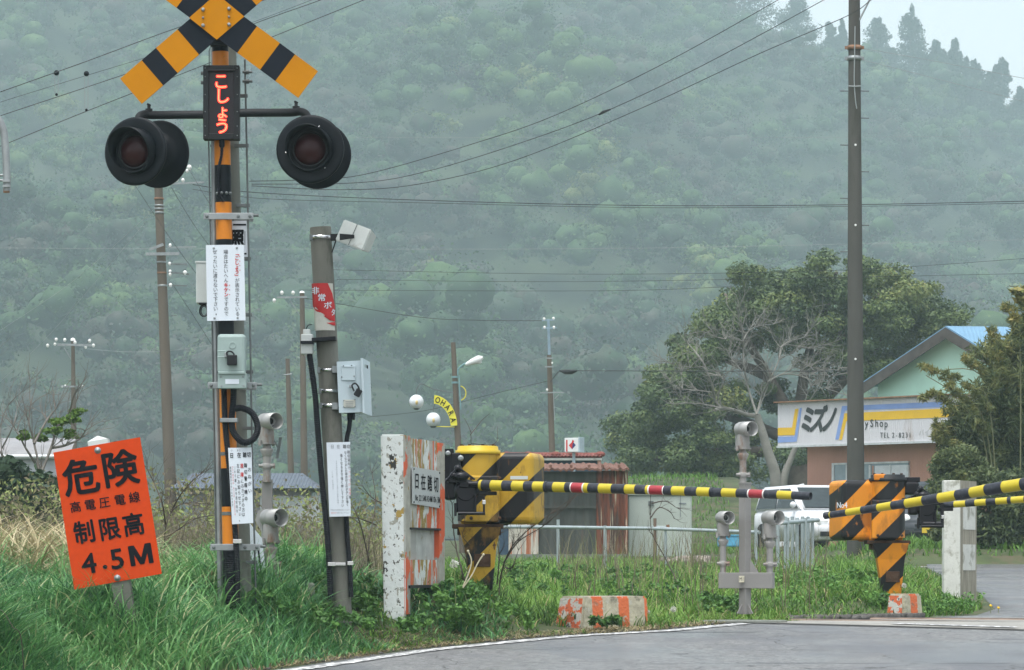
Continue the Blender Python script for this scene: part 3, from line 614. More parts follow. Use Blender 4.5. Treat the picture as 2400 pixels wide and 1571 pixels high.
# ---------------------------------------------------------------- orange height limit board
d = 23.4
signo = mat('orange_sheet', (.58, .055, .006), .6, var=.06, vs=25, spec=.12)
c = P(262, 1395, d); og = T('height_limit_sign', 'tilted bright orange danger board with black characters in the long grass', 'sign', (c.x, d, G(c.x, d)))
ob = og.part('board', board('o', ((125, 1061), (328, 1025), (379, 1345), (174, 1382)), d, th=.006, screws=()), [signo])
mb = MB(); f = uvplane(d-.001, .002); a = math.radians(9.6)
for s, row in (((('危', 190, 1119), ('険', 281, 1099)), (88, 88, .026)), ((('高', 177, 1189), ('電', 211, 1183.5), ('圧', 245, 1178), ('電', 281, 1172), ('線', 315, 1166)), (27, 27, .014)),
               ((('制', 198, 1248), ('限', 256.5, 1240), ('高', 313, 1230)), (52, 56, .026)), ((('4', 208, 1321), ('.', 243, 1310), ('5', 274, 1310), ('M', 330, 1300)), (72, 66, .018))):
    for ch, u, v in s: put(mb, ch, u, -v+(-22 if ch == '.' else 0)*0, row[0], row[1], f, row[2], 0, 0, a)
og.part('lettering', mb, ink, ob)
mb = MB()
for u, v in ((229, 1056), (275, 1355)): mb.lathe([(.022, 0), (.022, .003), (.010, .004), (.010, .016), (.004, .018)], P(u, v, d), (0, -1, 0), 12, 0)
og.part('fixing_bolt', mb, galv)
mb = MB(); R = Matrix.Rotation(math.radians(9.2), 3, 'Y'); pa = P(232, 1040, d+.06); pb = P(300, 1470, d+.06)
dirv = (pa-pb).normalized(); R = dirv.to_track_quat('Z', 'Y').to_matrix(); L = (pa-pb).length
R = Matrix((Vector((dirv.z, 0, -dirv.x)), Vector((0, 1, 0)), dirv)).transposed()
mb.box((pa+pb)/2, (.125, .10, L), R, 0, .006); mb.box(pa+dirv*.005, (.135, .115, .035), R, 1, .004)
vs = [pa+dirv*.022+R @ Vector(p) for p in ((-.067, -.057, 0), (.067, -.057, 0), (.067, .057, 0), (-.067, .057, 0), (0, 0, .03))]; mb.add(vs, [[0, 1, 4], [1, 2, 4], [2, 3, 4], [3, 0, 4]], 1)
og.part('post', mb, [conc, whitepl])

# ================================================================ EMERGENCY BUTTON POST
D2 = 25.6
def bu(v): return 751+(v-533)*45/790.
bz = P(bu(1400), 1400, D2); ep = T('emergency_button_post', 'leaning concrete post with a red alarm plate and grey blue button cabinet', 'button post', (bz.x, D2, G(bz.x, D2)))
mb = MB(); r0 = S(25, D2)
mb.tube([P(bu(v), v, D2) for v in (533, 536, 800, 1100, 1460)], [r0*.97, r0, r0, r0*.94, r0*.88], 28); ep.part('post', mb, conc)
rd = r0+.006
def wrap(u, v):
    """photo column/row to the curved front of the post"""
    t = max(-.98, min(.98, S(u-bu(v), D2)/rd)); a = math.asin(t); c = P(bu(v), v, D2); return c+Vector((math.sin(a)*rd, -math.cos(a)*rd, 0))
def wrap_poly(mb, poly, mi, lift=0., k=10):
    """poly given as rows of (v, u left, u right)"""
    vs = []; fs = []
    for v, ul, ur in poly:
        for j in range(k+1):
            p = wrap(ul+(ur-ul)*j/k, v); c = P(bu(v), v, D2); vs.append(p+(p-c).normalized()*lift)
    for i in range(len(poly)-1):
        for j in range(k): a_ = i*(k+1)+j; fs.append([a_, a_+1, a_+k+2, a_+k+1])
    mb.add(vs, fs, mi, True)
redp = mat('red_plate', (.46, .020, .022), .45, var=.08, vs=14, dirt=(.55, .50, .46), dirt_amt=.20, ds=22)
crackw = mat('cracked_white', (.52, .53, .47), .6, var=.08, vs=20, dirt=(.22, .22, .19), dirt_amt=.30, ds=24)
mb = MB(); wrap_poly(mb, [(666, 727.2, 780.8), (720, 729, 783.5), (776, 732, 786)], 1); wrap_poly(mb, [(666, 727.6, 769), (690, 728, 779), (718, 729.4, 784), (730, 742, 784), (746, 764, 784.5), (753, 774, 784.8), (755, 783, 784.9)], 0, .005)
wrap_poly(mb, [(756, 784, 785), (759, 766, 785.4), (764, 780, 785.6), (765, 785, 785.7)], 0, .005)
al = ep.part('alarm_plate', mb, [redp, crackw]); mb = MB()
f = lambda x, y: (lambda p, c: p+(p-c).normalized()*.008)(wrap(x, -y), P(bu(-y), -y, D2))
for ch, u, v, w in (('非', 742, 683.5, 18), ('常', 756, 700, 18), ('ボ', 769, 718, 18), ('タ', 780.5, 734, 9)): put(mb, ch, u, -v, w, 18, f, .018)
ep.part('lettering', mb, whiteb, al)
mb = MB()
for v in (557, 868, 917, 951):
    for q in np.linspace(0, 6.28, 25)[:-1]: pass
    mb.lathe([(r0+.002, -.011), (r0+.006, -.011), (r0+.006, .011), (r0+.002, .011)], P(bu(v), v, D2), (0, 0, 1), 28, 0, cap0=False, cap1=False)
    rc(mb, bu(v)-27, v-7, bu(v)-20, v+7, D2-.12, .04, 1, .003)
ep.part('steel_band', mb, [steel_bright, galv_dark])
# floodlight-like case on its bracket
fb = T('x', '', '', (0, 0, 0)); bpy.data.objects.remove(fb.o)
mb = MB(); R = Matrix.Rotation(math.radians(23), 3, 'Y') @ Matrix.Rotation(math.radians(-26), 3, 'Z'); c = P(838, 557, D2-.12)
bm = bmesh.new(); bmesh.ops.create_cube(bm, size=1)
for v_ in bm.verts:
    k = .80 if v_.co.y > 0 else 1.; v_.co = Vector((v_.co.x*.245*k, v_.co.y*.15, v_.co.z*.165*k))
bmesh.ops.bevel(bm, geom=bm.edges[:], offset=.008, segments=2, affect='EDGES'); bm.verts.index_update(); mb.add([c+R @ v_.co for v_ in bm.verts], [[v_.index for v_ in f_.verts] for f_ in bm.faces], 0); bm.free()
mb.box(c+R @ Vector((-.0, -.0775, 0)), (.003, .004, .162), R, 1)
lc = ep.part('alarm_lamp_case', mb, [whitepl, galv_dark]); mb = MB()
rc(mb, 774, 548, 800, 564, D2-.12, .05, 0, .003); a = P(797, 555, D2-.20); b = P(829, 551, D2-.24); mb.prism([(0, -.025), (S(34, D2), -.010), (S(34, D2), .014), (0, .022)], P(796, 555, D2-.235), (1, 0, 0), (0, 0, 1), .02)
mb.tube([P(787, 565, D2-.06), P(781, 583, D2-.06), P(778, 592, D2-.06)], .005, 6, 0); ep.part('lamp_bracket', mb, black_dull)
# grey-blue cabinet
cabm = mat('grey_blue_enamel', (.50, .60, .64), .4, var=.04, vs=4, dirt=(.36, .43, .45), dirt_amt=.27, ds=5)
cd_ = D2-.14; mb = MB()
A = [P(789, 848, cd_), P(846, 845, cd_+.02), P(851, 966, cd_+.02), P(794.5, 968, cd_)]; bk = Vector((.03, .20, 0))
mb.add([*A, *[p+bk for p in A]], [[3, 2, 1, 0], [4, 5, 6, 7], [0, 1, 5, 4], [2, 3, 7, 6], [3, 0, 4, 7], [1, 2, 6, 5]], 0)
cab = ep.part('button_cabinet', mb, [cabm]); mb = MB()
B = [P(845, 839, cd_-.01), P(850, 839.5, cd_-.01), P(855, 969, cd_-.01), P(850, 968, cd_-.01)]; e = Vector((S(16, D2), .22, -S(5, D2)*0)); e2 = Vector((S(14, D2), .22, -.010))
mb.add([B[0], B[1], B[2], B[3], B[1]+e2+Vector((0, 0, -.006)), B[2]+e2+Vector((0, 0, .0)), B[0]+e2, B[3]+e2], [[3, 2, 1, 0], [1, 2, 5, 4], [0, 1, 4, 6], [3, 7, 5, 2], [0, 6, 7, 3], [6, 4, 5, 7]], 0)
dr = ep.part('cabinet_door', mb, [cabm], cab); mb = MB()
def side(sx, sz): return B[1]+Vector((.0015+sx*S(14, D2), .22*sx-.004, -.006*sx-sz*S(130, D2)))
for (a, b, c0, c1, mi) in ((.25, .45, .10, .16, 1), (.5, .72, .10, .17, 0), (.35, .62, .27, .47, 2)): mb.add([side(a, c1), side(b, c1), side(b, c0), side(a, c0)], [[0, 1, 2, 3]], mi)
ep.part('door_stickers', mb, [ink, boxgreen, mat('tan_sticker', (.30, .24, .20), .6)], cab)
mb = MB(); rc(mb, 800, 857, 833, 892, cd_-.004, .02, 0, .004); rc(mb, 802, 858, 831, 861, cd_-.008, .01, 0, .001)
for u, v in ((805, 858), (824, 857), (801, 884), (830, 882)): bolt(mb, P(u, v, cd_-.006), .005, 1, h=.003)
ep.part('hatch', mb, [cabm, galv_dark], cab)
mb = MB(); R = Matrix.Rotation(math.radians(-28)*-1, 3, 'Y'); mb.box(P(839, 921, cd_-.03), (.045, .025, .055), R, 0, .006); mb.tube(spl([P(830, 917, cd_-.03), P(825, 904, cd_-.03), P(832, 899, cd_-.03), P(839, 905, cd_-.03), P(842, 914, cd_-.03)], 5), .006, 8, 0); rc(mb, 818, 903, 826, 909, cd_-.03, .03, 1); ep.part('padlock', mb, [black_dull, galv], cab)
mb = MB(); rc(mb, 805, 937, 833, 955, cd_-.003, .006, 0, .001)
for u, v in ((806, 939), (832, 937), (806, 954), (832, 953)): bolt(mb, P(u, v, cd_-.003), .004, 1, h=.003)
for v in (941, 945, 949, 952): rc(mb, 810, v, 828, v+.9, cd_-.0045, .002, 2, 0)
ep.part('rating_plate', mb, [crackw, galv_dark, greyink], cab)
mb = MB()
for v in (866, 952): rc(mb, 778, v-8, 792, v+8, D2-.10, .05, 0, .003)
ep.part('cabinet_bracket', mb, galv)
mb = MB(); rc(mb, 705, 783, 733, 830, D2-.1, .12, 0, .008); rc(mb, 710, 772, 727, 784, D2-.08, .07, 0, .006); rc(mb, 707, 797, 731, 801, D2-.104, .12, 0, .003); rc(mb, 713, 826, 731, 834, D2-.09, .08, 0, .005); ep.part('cable_gland_box', mb, [whitepl])
mb = MB(); rc(mb, 704, 799, 735, 806, D2-.125, .10, 0, .002); mb.box(P(760, 796, D2-.09), (S(56, D2), .16, .026), Matrix.Rotation(-.07, 3, 'Y'), 0, .003); mb.tube(spl([P(717, 772, D2-.05), P(722, 763, D2-.05), P(731, 761, D2-.05)], 5), .004, 6); ep.part('strap', mb, rubber)
mb = MB(); corr(mb, [P(725, 830, D2-.08), P(731, 870, D2-.08), P(739, 930, D2-.08), P(744, 1000, D2-.08), P(754, 1120, D2-.09), P(764, 1220, D2-.10), P(770, 1300, D2-.10), P(775, 1400, D2-.1)], .023, pitch=.012); ep.part('cable_conduit', mb, rubber)
mb = MB(); mb.lathe([(.028, 0), (.028, .05)], P(823, 968, D2-.03), (0, 0, -1), 12); mb.tube(spl([P(821, 975, D2-.03), P(818, 1005, D2-.03), P(812, 1040, D2-.03), P(811, 1130, D2-.03), P(812, 1212, D2-.05)], 6), .017, 10); corr(mb, [P(812, 1212, D2-.05), P(815, 1270, D2-.06), P(820, 1330, D2-.06), P(823, 1400, D2-.06)], .019); ep.part('cable_conduit', mb, rubber)
mb = MB(); rc(mb, 768, 1318, 786, 1327, D2-.13, .1, 0, .002); rc(mb, 786, 1319, 810, 1326, D2-.085, .1, 0, .002); rc(mb, 814, 1316, 828, 1325, D2-.085, .08, 0, .002); ep.part('conduit_clip', mb, steel_bright)
id_ = D2-.135
ib = ep.part('instruction_board', board('e', ((765, 1037.5), (820.5, 1036), (822, 1210), (772, 1211.5)), id_), [whiteb, galv], None, 'narrow white board with sun faded columns of small characters')
mb = MB(); f = uvplane(id_-.0005, .002)
for ch, u, mi in (('日', 779, 2), ('在', 793, 2), ('踏', 807.5, 0), ('切', 816.5, 0)): put(mb, ch, u, -1047, 8, 10, f, .010, mi)
column(mb, '踏切道内で', 817, 1060, 9.3, 6.5, 8.5, f, .3, bold=.008); column(mb, 'クルマが', 819, 1107, 9.5, 6, 8, f, .1, range(9), rbold=0); column(mb, '故障等', 820, 1148, 9, 6, 8, f, .1, (0, 1), rbold=.004)
column(mb, 'なくなりました場合は上のボタンを強く', 809.5, 1061, 7.2, 6.2, 7.2, f, .28, bold=.008); column(mb, '強くなるまで強く押して下さい', 800, 1068, 9, 6.2, 8.5, f, .25, bold=.008)
column(mb, '非常の場合は直ちにボタンを押して係員に連絡', 788.5, 1082, 4.8, 3, 4.2, f, .2, bold=0., mi0=2); column(mb, 'JR千葉 信号通信区', 778.5, 1104, 4.6, 3, 4, f, .25, bold=0., mi0=2)
for i, ch in enumerate('非常以外の使用は罰せられます'): put(mb, ch, 776+3.2*i, -1195.5, 3, 4, f, 0, 2)
for i, ch in enumerate('故障以外は押さないで下さい'): put(mb, ch, 777+3.4*i, -1202.5, 3.2, 4.4, f, .002, 1 if i < 4 else 2)
ep.part('lettering', mb, [ink, paleink, greyink], ib)
# ================================================================ PEELING GUARD WALL WITH NAME PLATE
peelw = mat('peeling_white', (.66, .70, .68), .6, var=.05, vs=6, bump=.5, bs=30)
add_layer(peelw, (.34, .34, .29), 17, .575, .585, (1, 1, .7)); add_layer(peelw, (.10, .10, .085), 26, .61, .62, (1, 1, .8), seed=31); add_layer(peelw, (.38, .26, .06), 9, .62, .63, seed=3); add_layer(peelw, (.035, .035, .03), 8, .63, .64, (1.3, 1, .8), seed=8)
peelo = mat('peeling_orange', (.42, .43, .39), .8, var=.2, vs=12, bump=.6, bs=35)
add_layer(peelo, (.58, .14, .06), 6.5, .485, .505, (1, 1.6, .14), seed=2); add_layer(peelo, (.30, .23, .07), 7, .53, .55, (1, 1.6, .25), seed=6); add_layer(peelo, (.62, .66, .63), 11, .545, .56, (1, 1, .4), seed=11); add_layer(peelo, (.09, .085, .07), 16, .66, .68, seed=15)
edgeo = mat('peeling_edge', (.36, .36, .31), .8, var=.2, vs=12, bump=.5, bs=35)
add_layer(edgeo, (.62, .12, .05), 3.2, .49, .51, (1, 1, .8), seed=5); add_layer(edgeo, (.28, .2, .05), 5, .6, .62, seed=12)
tilem = mat('name_plate_grey', (.43, .47, .47), .45, var=.05, vs=4, dirt=(.45, .38, .18), dirt_amt=.26, ds=3)
d = 26.2; pg = d/F; near = P(949, 1330, d); ex = Vector((.275, 1.0, 0)).normalized(); L = 1.035
gl = T('guard_wall', 'peeling white and orange concrete guard wall with a grey name plate', 'guard wall', (P(920, 1, d).x, d, G(P(920, 1, d).x, d)))
mb = MB(); zt = CZ+(1330-1018)*pg; zb_ = G(-.88, d)-.25; o = P(920, 1330, d)
vs = []
for z, ua, ub in ((zt, 892, 948), (zb_, 901.5, 951.5)):
    for u, y in ((ua, 0), (ub, 0), (ub, .15), (ua, .15)): q = P(u, 1330, d); vs.append(Vector((q.x, d+y, z)))
mb.add(vs, [[0, 1, 2, 3][::-1], [0, 3, 7, 4][::-1], [1, 0, 4, 5][::-1], [2, 1, 5, 6][::-1], [3, 2, 6, 7][::-1]], 0)
bm = bmesh.new(); bvs = [bm.verts.new(v) for v in mb.v]; [bm.faces.new([bvs[i] for i in f_]) for f_ in mb.f]; bmesh.ops.bevel(bm, geom=bm.edges[:], offset=.010, segments=2, affect='EDGES'); bm.verts.index_update()
mb = MB(); mb.add([v_.co for v_ in bm.verts], [[v_.index for v_ in f_.verts] for f_ in bm.faces], 0); bm.free(); gl.part('end_post', mb, peelw)
def zz(v): return CZ+(1330-v)*pg
def wallp(mb, a, b, v0, v1, th, back=0., mi=0, drop=.0):
    o = Vector((near.x, d, 0))-ex.cross(Vector((0, 0, 1)))*back
    mb.prism([(a, zz(v1)), (b, zz(v1)), (b, zz(v0)-drop), (a, zz(v0)-drop)], o, ex, (0, 0, 1), th, mi)
mb = MB(); wallp(mb, .0, .15, 1020, 1440, .10, .004, 0); wallp(mb, L-.15, L, 1022, 1400, .10, .0, 0, .02); gl.part('side_strip', mb, edgeo)
mb = MB(); wallp(mb, .15, L-.15, 1022, 1238, .07, .018, 0, .01); wallp(mb, .15, L-.15, 1312, 1372, .07, .018, 0); gl.part('wall_panel', mb, peelo)
mb = MB(); wallp(mb, .42, L-.15, 1238.3, 1311.7, .05, .04, 0); gl.part('recessed_panel', mb, mat('bare_panel', (.42, .44, .42), .85, var=.2, vs=8, dirt=(.25, .22, .13), dirt_amt=.35, ds=7))
mb = MB(); wallp(mb, .13, L-.13, 1236, 1241, .06, -.01, 0); wallp(mb, .10, L-.13, 1372.5, 1379, .06, -.01, 0); gl.part('ledge', mb, black_dull)
fo = Vector((near.x, d, 0))
mb = MB(); mb.prism([(.16, zz(1180)), (L-.17, zz(1187)), (L-.17, zz(1098)), (.16, zz(1093))], fo+Vector((.012, -.003, 0)), ex, (0, 0, 1), .008); npl = gl.part('name_plate', mb, tilem)
mb = MB(); f = plane(fo+Vector((.012, -.003, 0)), ex, (0, 0, 1), .002)
for i, ch in enumerate('日在踏切'): put(mb, ch, .255+.168*i, zz(1126+1.6*i), .125, .128, f, .014)
s = 'No.22 54K434M 巾6.5M'; x = .215
for ch in s:
    w = .052 if ord(ch) > 999 else (.016 if ch in '.' else .020 if ch == ' ' else .048 if ch == 'M' else .036)
    put(mb, ch, x+w/2, zz(1164+x*4)+(-.012 if ch == '.' else 0), .055 if ord(ch) < 999 else .05, .062, f, .014); x += w
for a, b in ((.18, 1098), (L-.19, 1102), (.18, 1176), (L-.19, 1183)): mb.lathe([(.008, 0), (.006, .004)], f(a, zz(b)), ex.cross(Vector((0, 0, 1))), 8)
gl.part('lettering', mb, ink, npl)

# ================================================================ GATES
yel = mat('yellow_paint', (.60, .42, .025), .45, var=.10, vs=6)
yelbar = mat('yellow_bar', (.52, .42, .025), .4, var=.06, vs=20, dirt=(.46, .40, .08), dirt_amt=.3, ds=25)
blkbar = mat('black_bar', (.028, .032, .042), .40, var=.2, vs=30, dirt=(.06, .064, .075), dirt_amt=.4, ds=30)
redbar = mat('red_bar', (.33, .03, .04), .4, var=.1, vs=20); whtbar = mat('white_ring', (.72, .70, .66), .45)
rustd = mat('rust_dark', (.060, .032, .018), .9, var=.5, vs=14, bump=.4)
blkbar.node_tree.nodes['Principled BSDF'].inputs['Specular IOR Level'].default_value = .3
mech_m = mat('machine_black', (.005, .005, .008), .35, .2, var=.4, vs=14)
def stripe_mat(name, base, u, v, D_, loc, rust, seed, lo=.56):
    m = mat(name, base, .45, var=.09, vs=5)
    s0 = (u-U0)/F*D_-loc.x-(CZ+(V0-v)/F*D_-loc.z)
    add_layer(m, tuple(c*.62 for c in base[:2])+(base[2],), 7, .54, .66, (1, 1, .45), seed=seed+4)
    add_stripes(m, (.007, .008, .010), (1, 0, -1), .404, .475, -s0)
    add_layer(m, rust, 6.5, lo, .68, (1, 1, .5), seed=seed); add_layer(m, (.10, .045, .018), 14, lo+.06, lo+.10, (1, 1, .5), seed=seed+2)
    return m
def gate(label, x, y, zt, dr, m, capm, group='crossing gates'):
    """column, gear case and motor case; dr = side the motor case points to"""
    z0 = G(x, y); t = T('crossing_gate', label, 'crossing gate', (x, y, z0), group); h = zt   # zt: height of the cap top
    mb = MB(); zb1 = h-.614
    mb.lathe([(.158, zb1+.03), (.158, h-.064)], (x, y, 0), (0, 0, 1), 32, 0, cap0=True)
    mb.box((x+dr*.02, y+.10, (zb1+h-.07)/2), (.312, .30, h-.07-zb1), mi=0, bev=.02)
    mb.box((x+dr*.035, y-.02, zb1+.20), (.26, .30, .36), mi=0, bev=.012)
    for a, b in ((-.08, .36), (.14, .36), (-.08, .05), (.14, .05)): bolt(mb, Vector((x+dr*.03+a, y-.17, zb1+b)), .014, 1)
    gc = t.part('gear_case', mb, [m, rustd])
    mb = MB(); mb.lathe([(.172, h-.064), (.176, h-.060), (.176, h-.034), (.160, h-.032), (.158, h-.006), (.150, h)], (x, y, 0), (0, 0, 1), 32, 0)
    for k in range(8): a = k*.785+.3; mb.lathe([(.012, 0), (.012, .014)], (x+.135*math.cos(a), y+.135*math.sin(a), h-.002), (0, 0, 1), 8, 1)
    t.part('gear_cap', mb, [capm, rustd], gc)
    mb = MB(); R = Matrix.Rotation(math.radians(-14*dr), 3, 'Z'); c = Vector((x+dr*.315, y+.14, zb1+.285)); mb.box(c, (.34, .42, .555), R, 0, .05, 4)
    mb.box(c+R @ Vector((-dr*.165, 0, 0)), (.03, .44, .575), R, 0, .05, 3); t.part('motor_case', mb, [m])
    mb = MB(); zf = zb1
    mb.box((x+dr*.0, y+.05, zf-.012), (.40, .32, .035), mi=1, bev=.006); mb.box((x+.01, y+.05, zf-.055), (.34, .28, .05), mi=1, bev=.006)
    q = []
    for z, w, dx in ((zf-.02, .165, .015), (zf-.17, .125, .02), (zf-.52, .082, .03), (z0-.15, .080, .035)): q += [(x+dx-w, y-w*.8, z), (x+dx+w, y-w*.8, z), (x+dx+w, y+w*.8, z), (x+dx-w, y+w*.8, z)]
    fs = [[i*4+j, (i+1)*4+j, (i+1)*4+(j+1) % 4, i*4+(j+1) % 4] for i in range(3) for j in range(4)]; mb.add(q, [f_[::-1] for f_ in fs], 0)
    mb.box((x+.035, y-.085, z0+.22), (.13, .03, .10), mi=1, bev=.005); t.part('column', mb, [m, rustd]); return t
def mech(t, o, sx, L_=.34):
    """crank gear of the arm at o; sx = side the arm leaves to"""
    o = Vector(o); mb = MB(); p = lambda a, b, c: o+Vector((a*sx, b, c))
    mb.lathe([(.085, -.06), (.095, -.05), (.095, .04), (.07, .06)], p(-.04, .02, -.03), (0, -1, 0), 18); mb.box(p(.0, .0, .02), (.18, .10, .05), bev=.01); mb.box(p(-.04, .01, -.11), (.15, .09, .17), bev=.015)
    mb.box(p(.13, -.02, -.045), (.14, .05, .03), bev=.006); mb.box(p(-.16, .05, -.01), (.09, .08, .17), bev=.02); mb.box(p(-.11, .02, .06), (.14, .12, .05), bev=.01)
    mb.tube([p(-.25, -.04, -.02), p(-.10, -.05, .155)], .009, 8); mb.tube([p(-.10, -.05, .155), p(.03, -.05, .06)], .008, 8); mb.sphere(p(-.10, -.03, .145), .032, 0, 10); mb.sphere(p(-.075, -.05, .085), .042, 0, 10, (1.5, 1, .9)); mb.sphere(p(-.13, -.03, .09), .035, 0, 10)
    mb.tube([p(-.10, -.06, -.20), p(.11, -.06, -.20)], .014, 10); mb.box(p(.10, -.06, -.14), (.016, .025, .14), bev=.003); mb.box(p(.035, -.06, -.12), (.016, .025, .14), bev=.003); mb.box(p(-.12, -.03, -.17), (.02, .05, .1), bev=.004)
    mb.box(p(.10, -.075, -.115), (.030, .02, .035), bev=.004, mi=1); mb.tube([p(-.02, -.05, .025), p(.10, -.04, .03)], .022, 10)
    return t.part('arm_crank', mb, [mech_m, steel_bright])
def arm(t, segs, line, name='barrier_arm'):
    """segs: (u0,u1,kind); line(u) -> point, radius"""
    mb = MB()
    for a, b, k in segs:
        p, r = line(a); q, r2 = line(b); mb.tube([p, q], [r*(1.0 if k != 'j' else 1.12), r2*(1.0 if k != 'j' else 1.12)], 16, {'y': 0, 'b': 1, 'r': 2, 'w': 3, 'j': 1}[k], caps=(k == 'j'))
    return t, mb
# near left gate
Dg = 27.8; kx = (1120-U0)/F*Dg; zL = CZ+(1330-1046)/F*Dg
locL = Vector((kx, Dg, G(kx, Dg)))
mL = stripe_mat('yellow_black_stripes', (.50, .31, .026), 1176, 1190, Dg-.17, locL, (.20, .11, .02), 3)
gL = gate('yellow and black striped gate machine beside the peeling guard wall with its arm lowered', kx, Dg, zL, 1, mL, yel)
mech(gL, P(1104, 1143, Dg-.34), 1)
mb = MB(); mb.prism([(-.04, -.26), (.06, -.26), (.03, 0), (-.045, 0)], P(1054, 1052, Dg-.12), (1, 0, 0), (0, 0, 1), .03); bolt(mb, P(1050, 1063, Dg-.12), .022, 1, h=.02); bolt(mb, P(1080, 1074, Dg-.17), .024, 1, h=.02); mb.box(P(1068, 1095, Dg-.1), (.08, .05, .22), bev=.01); gL.part('arm_support_plate', mb, [mech_m, galv])
mb = MB(); rc(mb, 1196, 1116, 1237, 1124, Dg-.115, .01, 0, .001); gL.part('rating_strip', mb, whitepl)
def lineL(u):
    t = (u-1130)/(1900-1130.); v = 1137.5+t*25.5-2.0*math.sin(math.pi*t); d_ = 27.42-t*1.4; return P(u, v, d_), S(12.6-2.9*t, d_)
sg = []; u = 1130.; ck = 'b'
for w in (26, 25, 25, 26, 24): sg.append((u, u+w, ck)); u += w; ck = 'y' if ck == 'b' else 'b'
sg = [(1126, 1132, 'y'), (1132, 1153, 'b'), (1153, 1180, 'y'), (1180, 1203, 'b'), (1203, 1231, 'y'), (1231, 1252, 'b'), (1252, 1278, 'y'), (1278, 1283, 'j'), (1283, 1299, 'b'), (1299, 1327, 'y'), (1327, 1340, 'b'), (1340, 1342.5, 'w'), (1342.5, 1368, 'r'), (1368, 1371, 'w'), (1371, 1381, 'y'), (1381, 1406, 'b'), (1406, 1436, 'y'), (1436, 1463, 'b'), (1463, 1467, 'j'), (1467, 1491, 'y'), (1491, 1516, 'b'), (1516, 1522, 'y'), (1522, 1525, 'w'), (1525, 1556, 'r'), (1556, 1558, 'w'), (1558, 1577, 'b'), (1577, 1608, 'y'), (1608, 1636, 'b'), (1636, 1666, 'y'), (1666, 1672, 'j'), (1672, 1694, 'b'), (1694, 1728, 'y'), (1728, 1755, 'b'), (1755, 1758, 'w'), (1758, 1790, 'r'), (1790, 1793, 'w'), (1793, 1824, 'b'), (1824, 1858, 'y'), (1858, 1900, 'b')]
_, mb = arm(gL, sg, lineL); p, r = lineL(1900); q, _ = lineL(1899); dv = (p-q).normalized(); mb.lathe([(r, 0), (r*.86, .001), (r*.86, -.04)], p, dv, 16, 1, cap0=False, cap1=True)
gL.part('barrier_arm', mb, [yelbar, blkbar, redbar, whtbar])
# far gate, orange
Df = 33.0; kx = (2081-U0)/F*Df; zR = CZ+(1330-1113)/F*Df; locR = Vector((kx, Df, G(kx, Df)))
mR = stripe_mat('orange_black_stripes', (.72, .26, .010), 2015, 1200, Df-.17, locR, (.42, .15, .02), 17, .62)
gR = gate('orange and black striped gate machine on the far side of the crossing', kx, Df, zR, -1, mR, black_dull)
mech(gR, P(2182, 1183, Df-.25), 1); mb = MB(); mb.box(P(2135, 1180, Df-.05), (.24, .12, .10), bev=.02); mb.box(P(2136, 1125, Df+.1), (.14, .2, .045), bev=.005); mb.box(P(2132, 1145, Df+.1), (.15, .25, .12), bev=.02)
mb.tube([P(2160, 1228, Df-.3), P(2208, 1228, Df-.3)], .022, 8); mb.box(P(2208, 1205, Df-.3), (.03, .04, .20)); mb.box(P(2160, 1205, Df-.3), (.03, .04, .18)); gR.part('arm_support', mb, mech_m)
mb = MB(); mb.box(P(2062, 1119, Df-.1), (.11, .1, .06), bev=.012); gR.part('cap_block', mb, orangep)
mb = MB(); fR = plane(P(1975, 1184, Df-.135), Vector((1, -.25, 0)).normalized(), (0, 0, 1), .004)
for ch, x_, w in (('N', -.035, .055), ('o', .0, .05), ('4', .03, .06)): put(mb, ch, x_, 0, w, .075, fR, .01)
gR.part('number', mb, whiteb)
def lineR(u):
    t = (u-2212)/188.; d_ = 32.75-t*.35; return P(u, 1184.5-14*t, d_), S(7.6+.7*t, d_)
sg = []; u = 2205.; ck = 'b'
for w in (32, 27, 22, 26, 23, 27, 9, 30, 26, 30, 26, 30, 30, 30, 30, 30, 30, 30, 30, 30, 30, 30, 30): sg.append((u, u+w, ck)); u += w; ck = 'y' if ck == 'b' else 'b'
_, mb = arm(gR, sg, lineR); gR.part('barrier_arm', mb, [yelbar, blkbar, redbar, whtbar])
# near right gate: only its long arm reaches the photo
xN, yN = 5.35, 22.2; zN = 1.52; gN = gate('striped gate machine right of the road whose drooping arm slants in from the right edge', xN, yN, zN, 1, stripe_mat('amber_black_stripes', (.58, .37, .03), 1176, 1190, Dg, Vector((xN, yN, G(xN, yN))), (.2, .11, .02), 29), yel)
mech(gN, (xN-.1, yN-.3, zN-.32), -1)
NT = [P(1941, 1208, 24.5), P(2090, 1185.5, 24.1), P(2240, 1161.5, 23.75), P(2400, 1135, 23.35), Vector((4.3, 22.6, 1.115)), Vector((xN-.1, yN-.3, 1.19))]
NP = spl(NT, 24)
def lineN(u):
    best = None
    for i in range(len(NP)-1):
        a = NP[i].x/NP[i].y*F+U0; b = NP[i+1].x/NP[i+1].y*F+U0
        if a <= u <= b or i == len(NP)-2: t = min(1, (u-a)/(b-a)); return NP[i].lerp(NP[i+1], t), (.0225+(NP[i].x-2.17)/(3.35-2.17)*.0195 if NP[i].x < 3.35 else .042)
sg = [(1941.5, 1949, 'y'), (1949, 1986, 'b'), (1986, 2021, 'y'), (2021, 2059, 'b'), (2059, 2092, 'y'), (2092, 2124, 'b'), (2124, 2165, 'y'), (2165, 2202, 'b'), (2202, 2243, 'y'), (2243, 2278, 'b'), (2278, 2313, 'y'), (2313, 2353, 'b'), (2353, 2396, 'y')]
u = 2396
while u < 3100: sg.append((u, u+44, 'b' if sg[-1][2] == 'y' else 'y')); u += 44
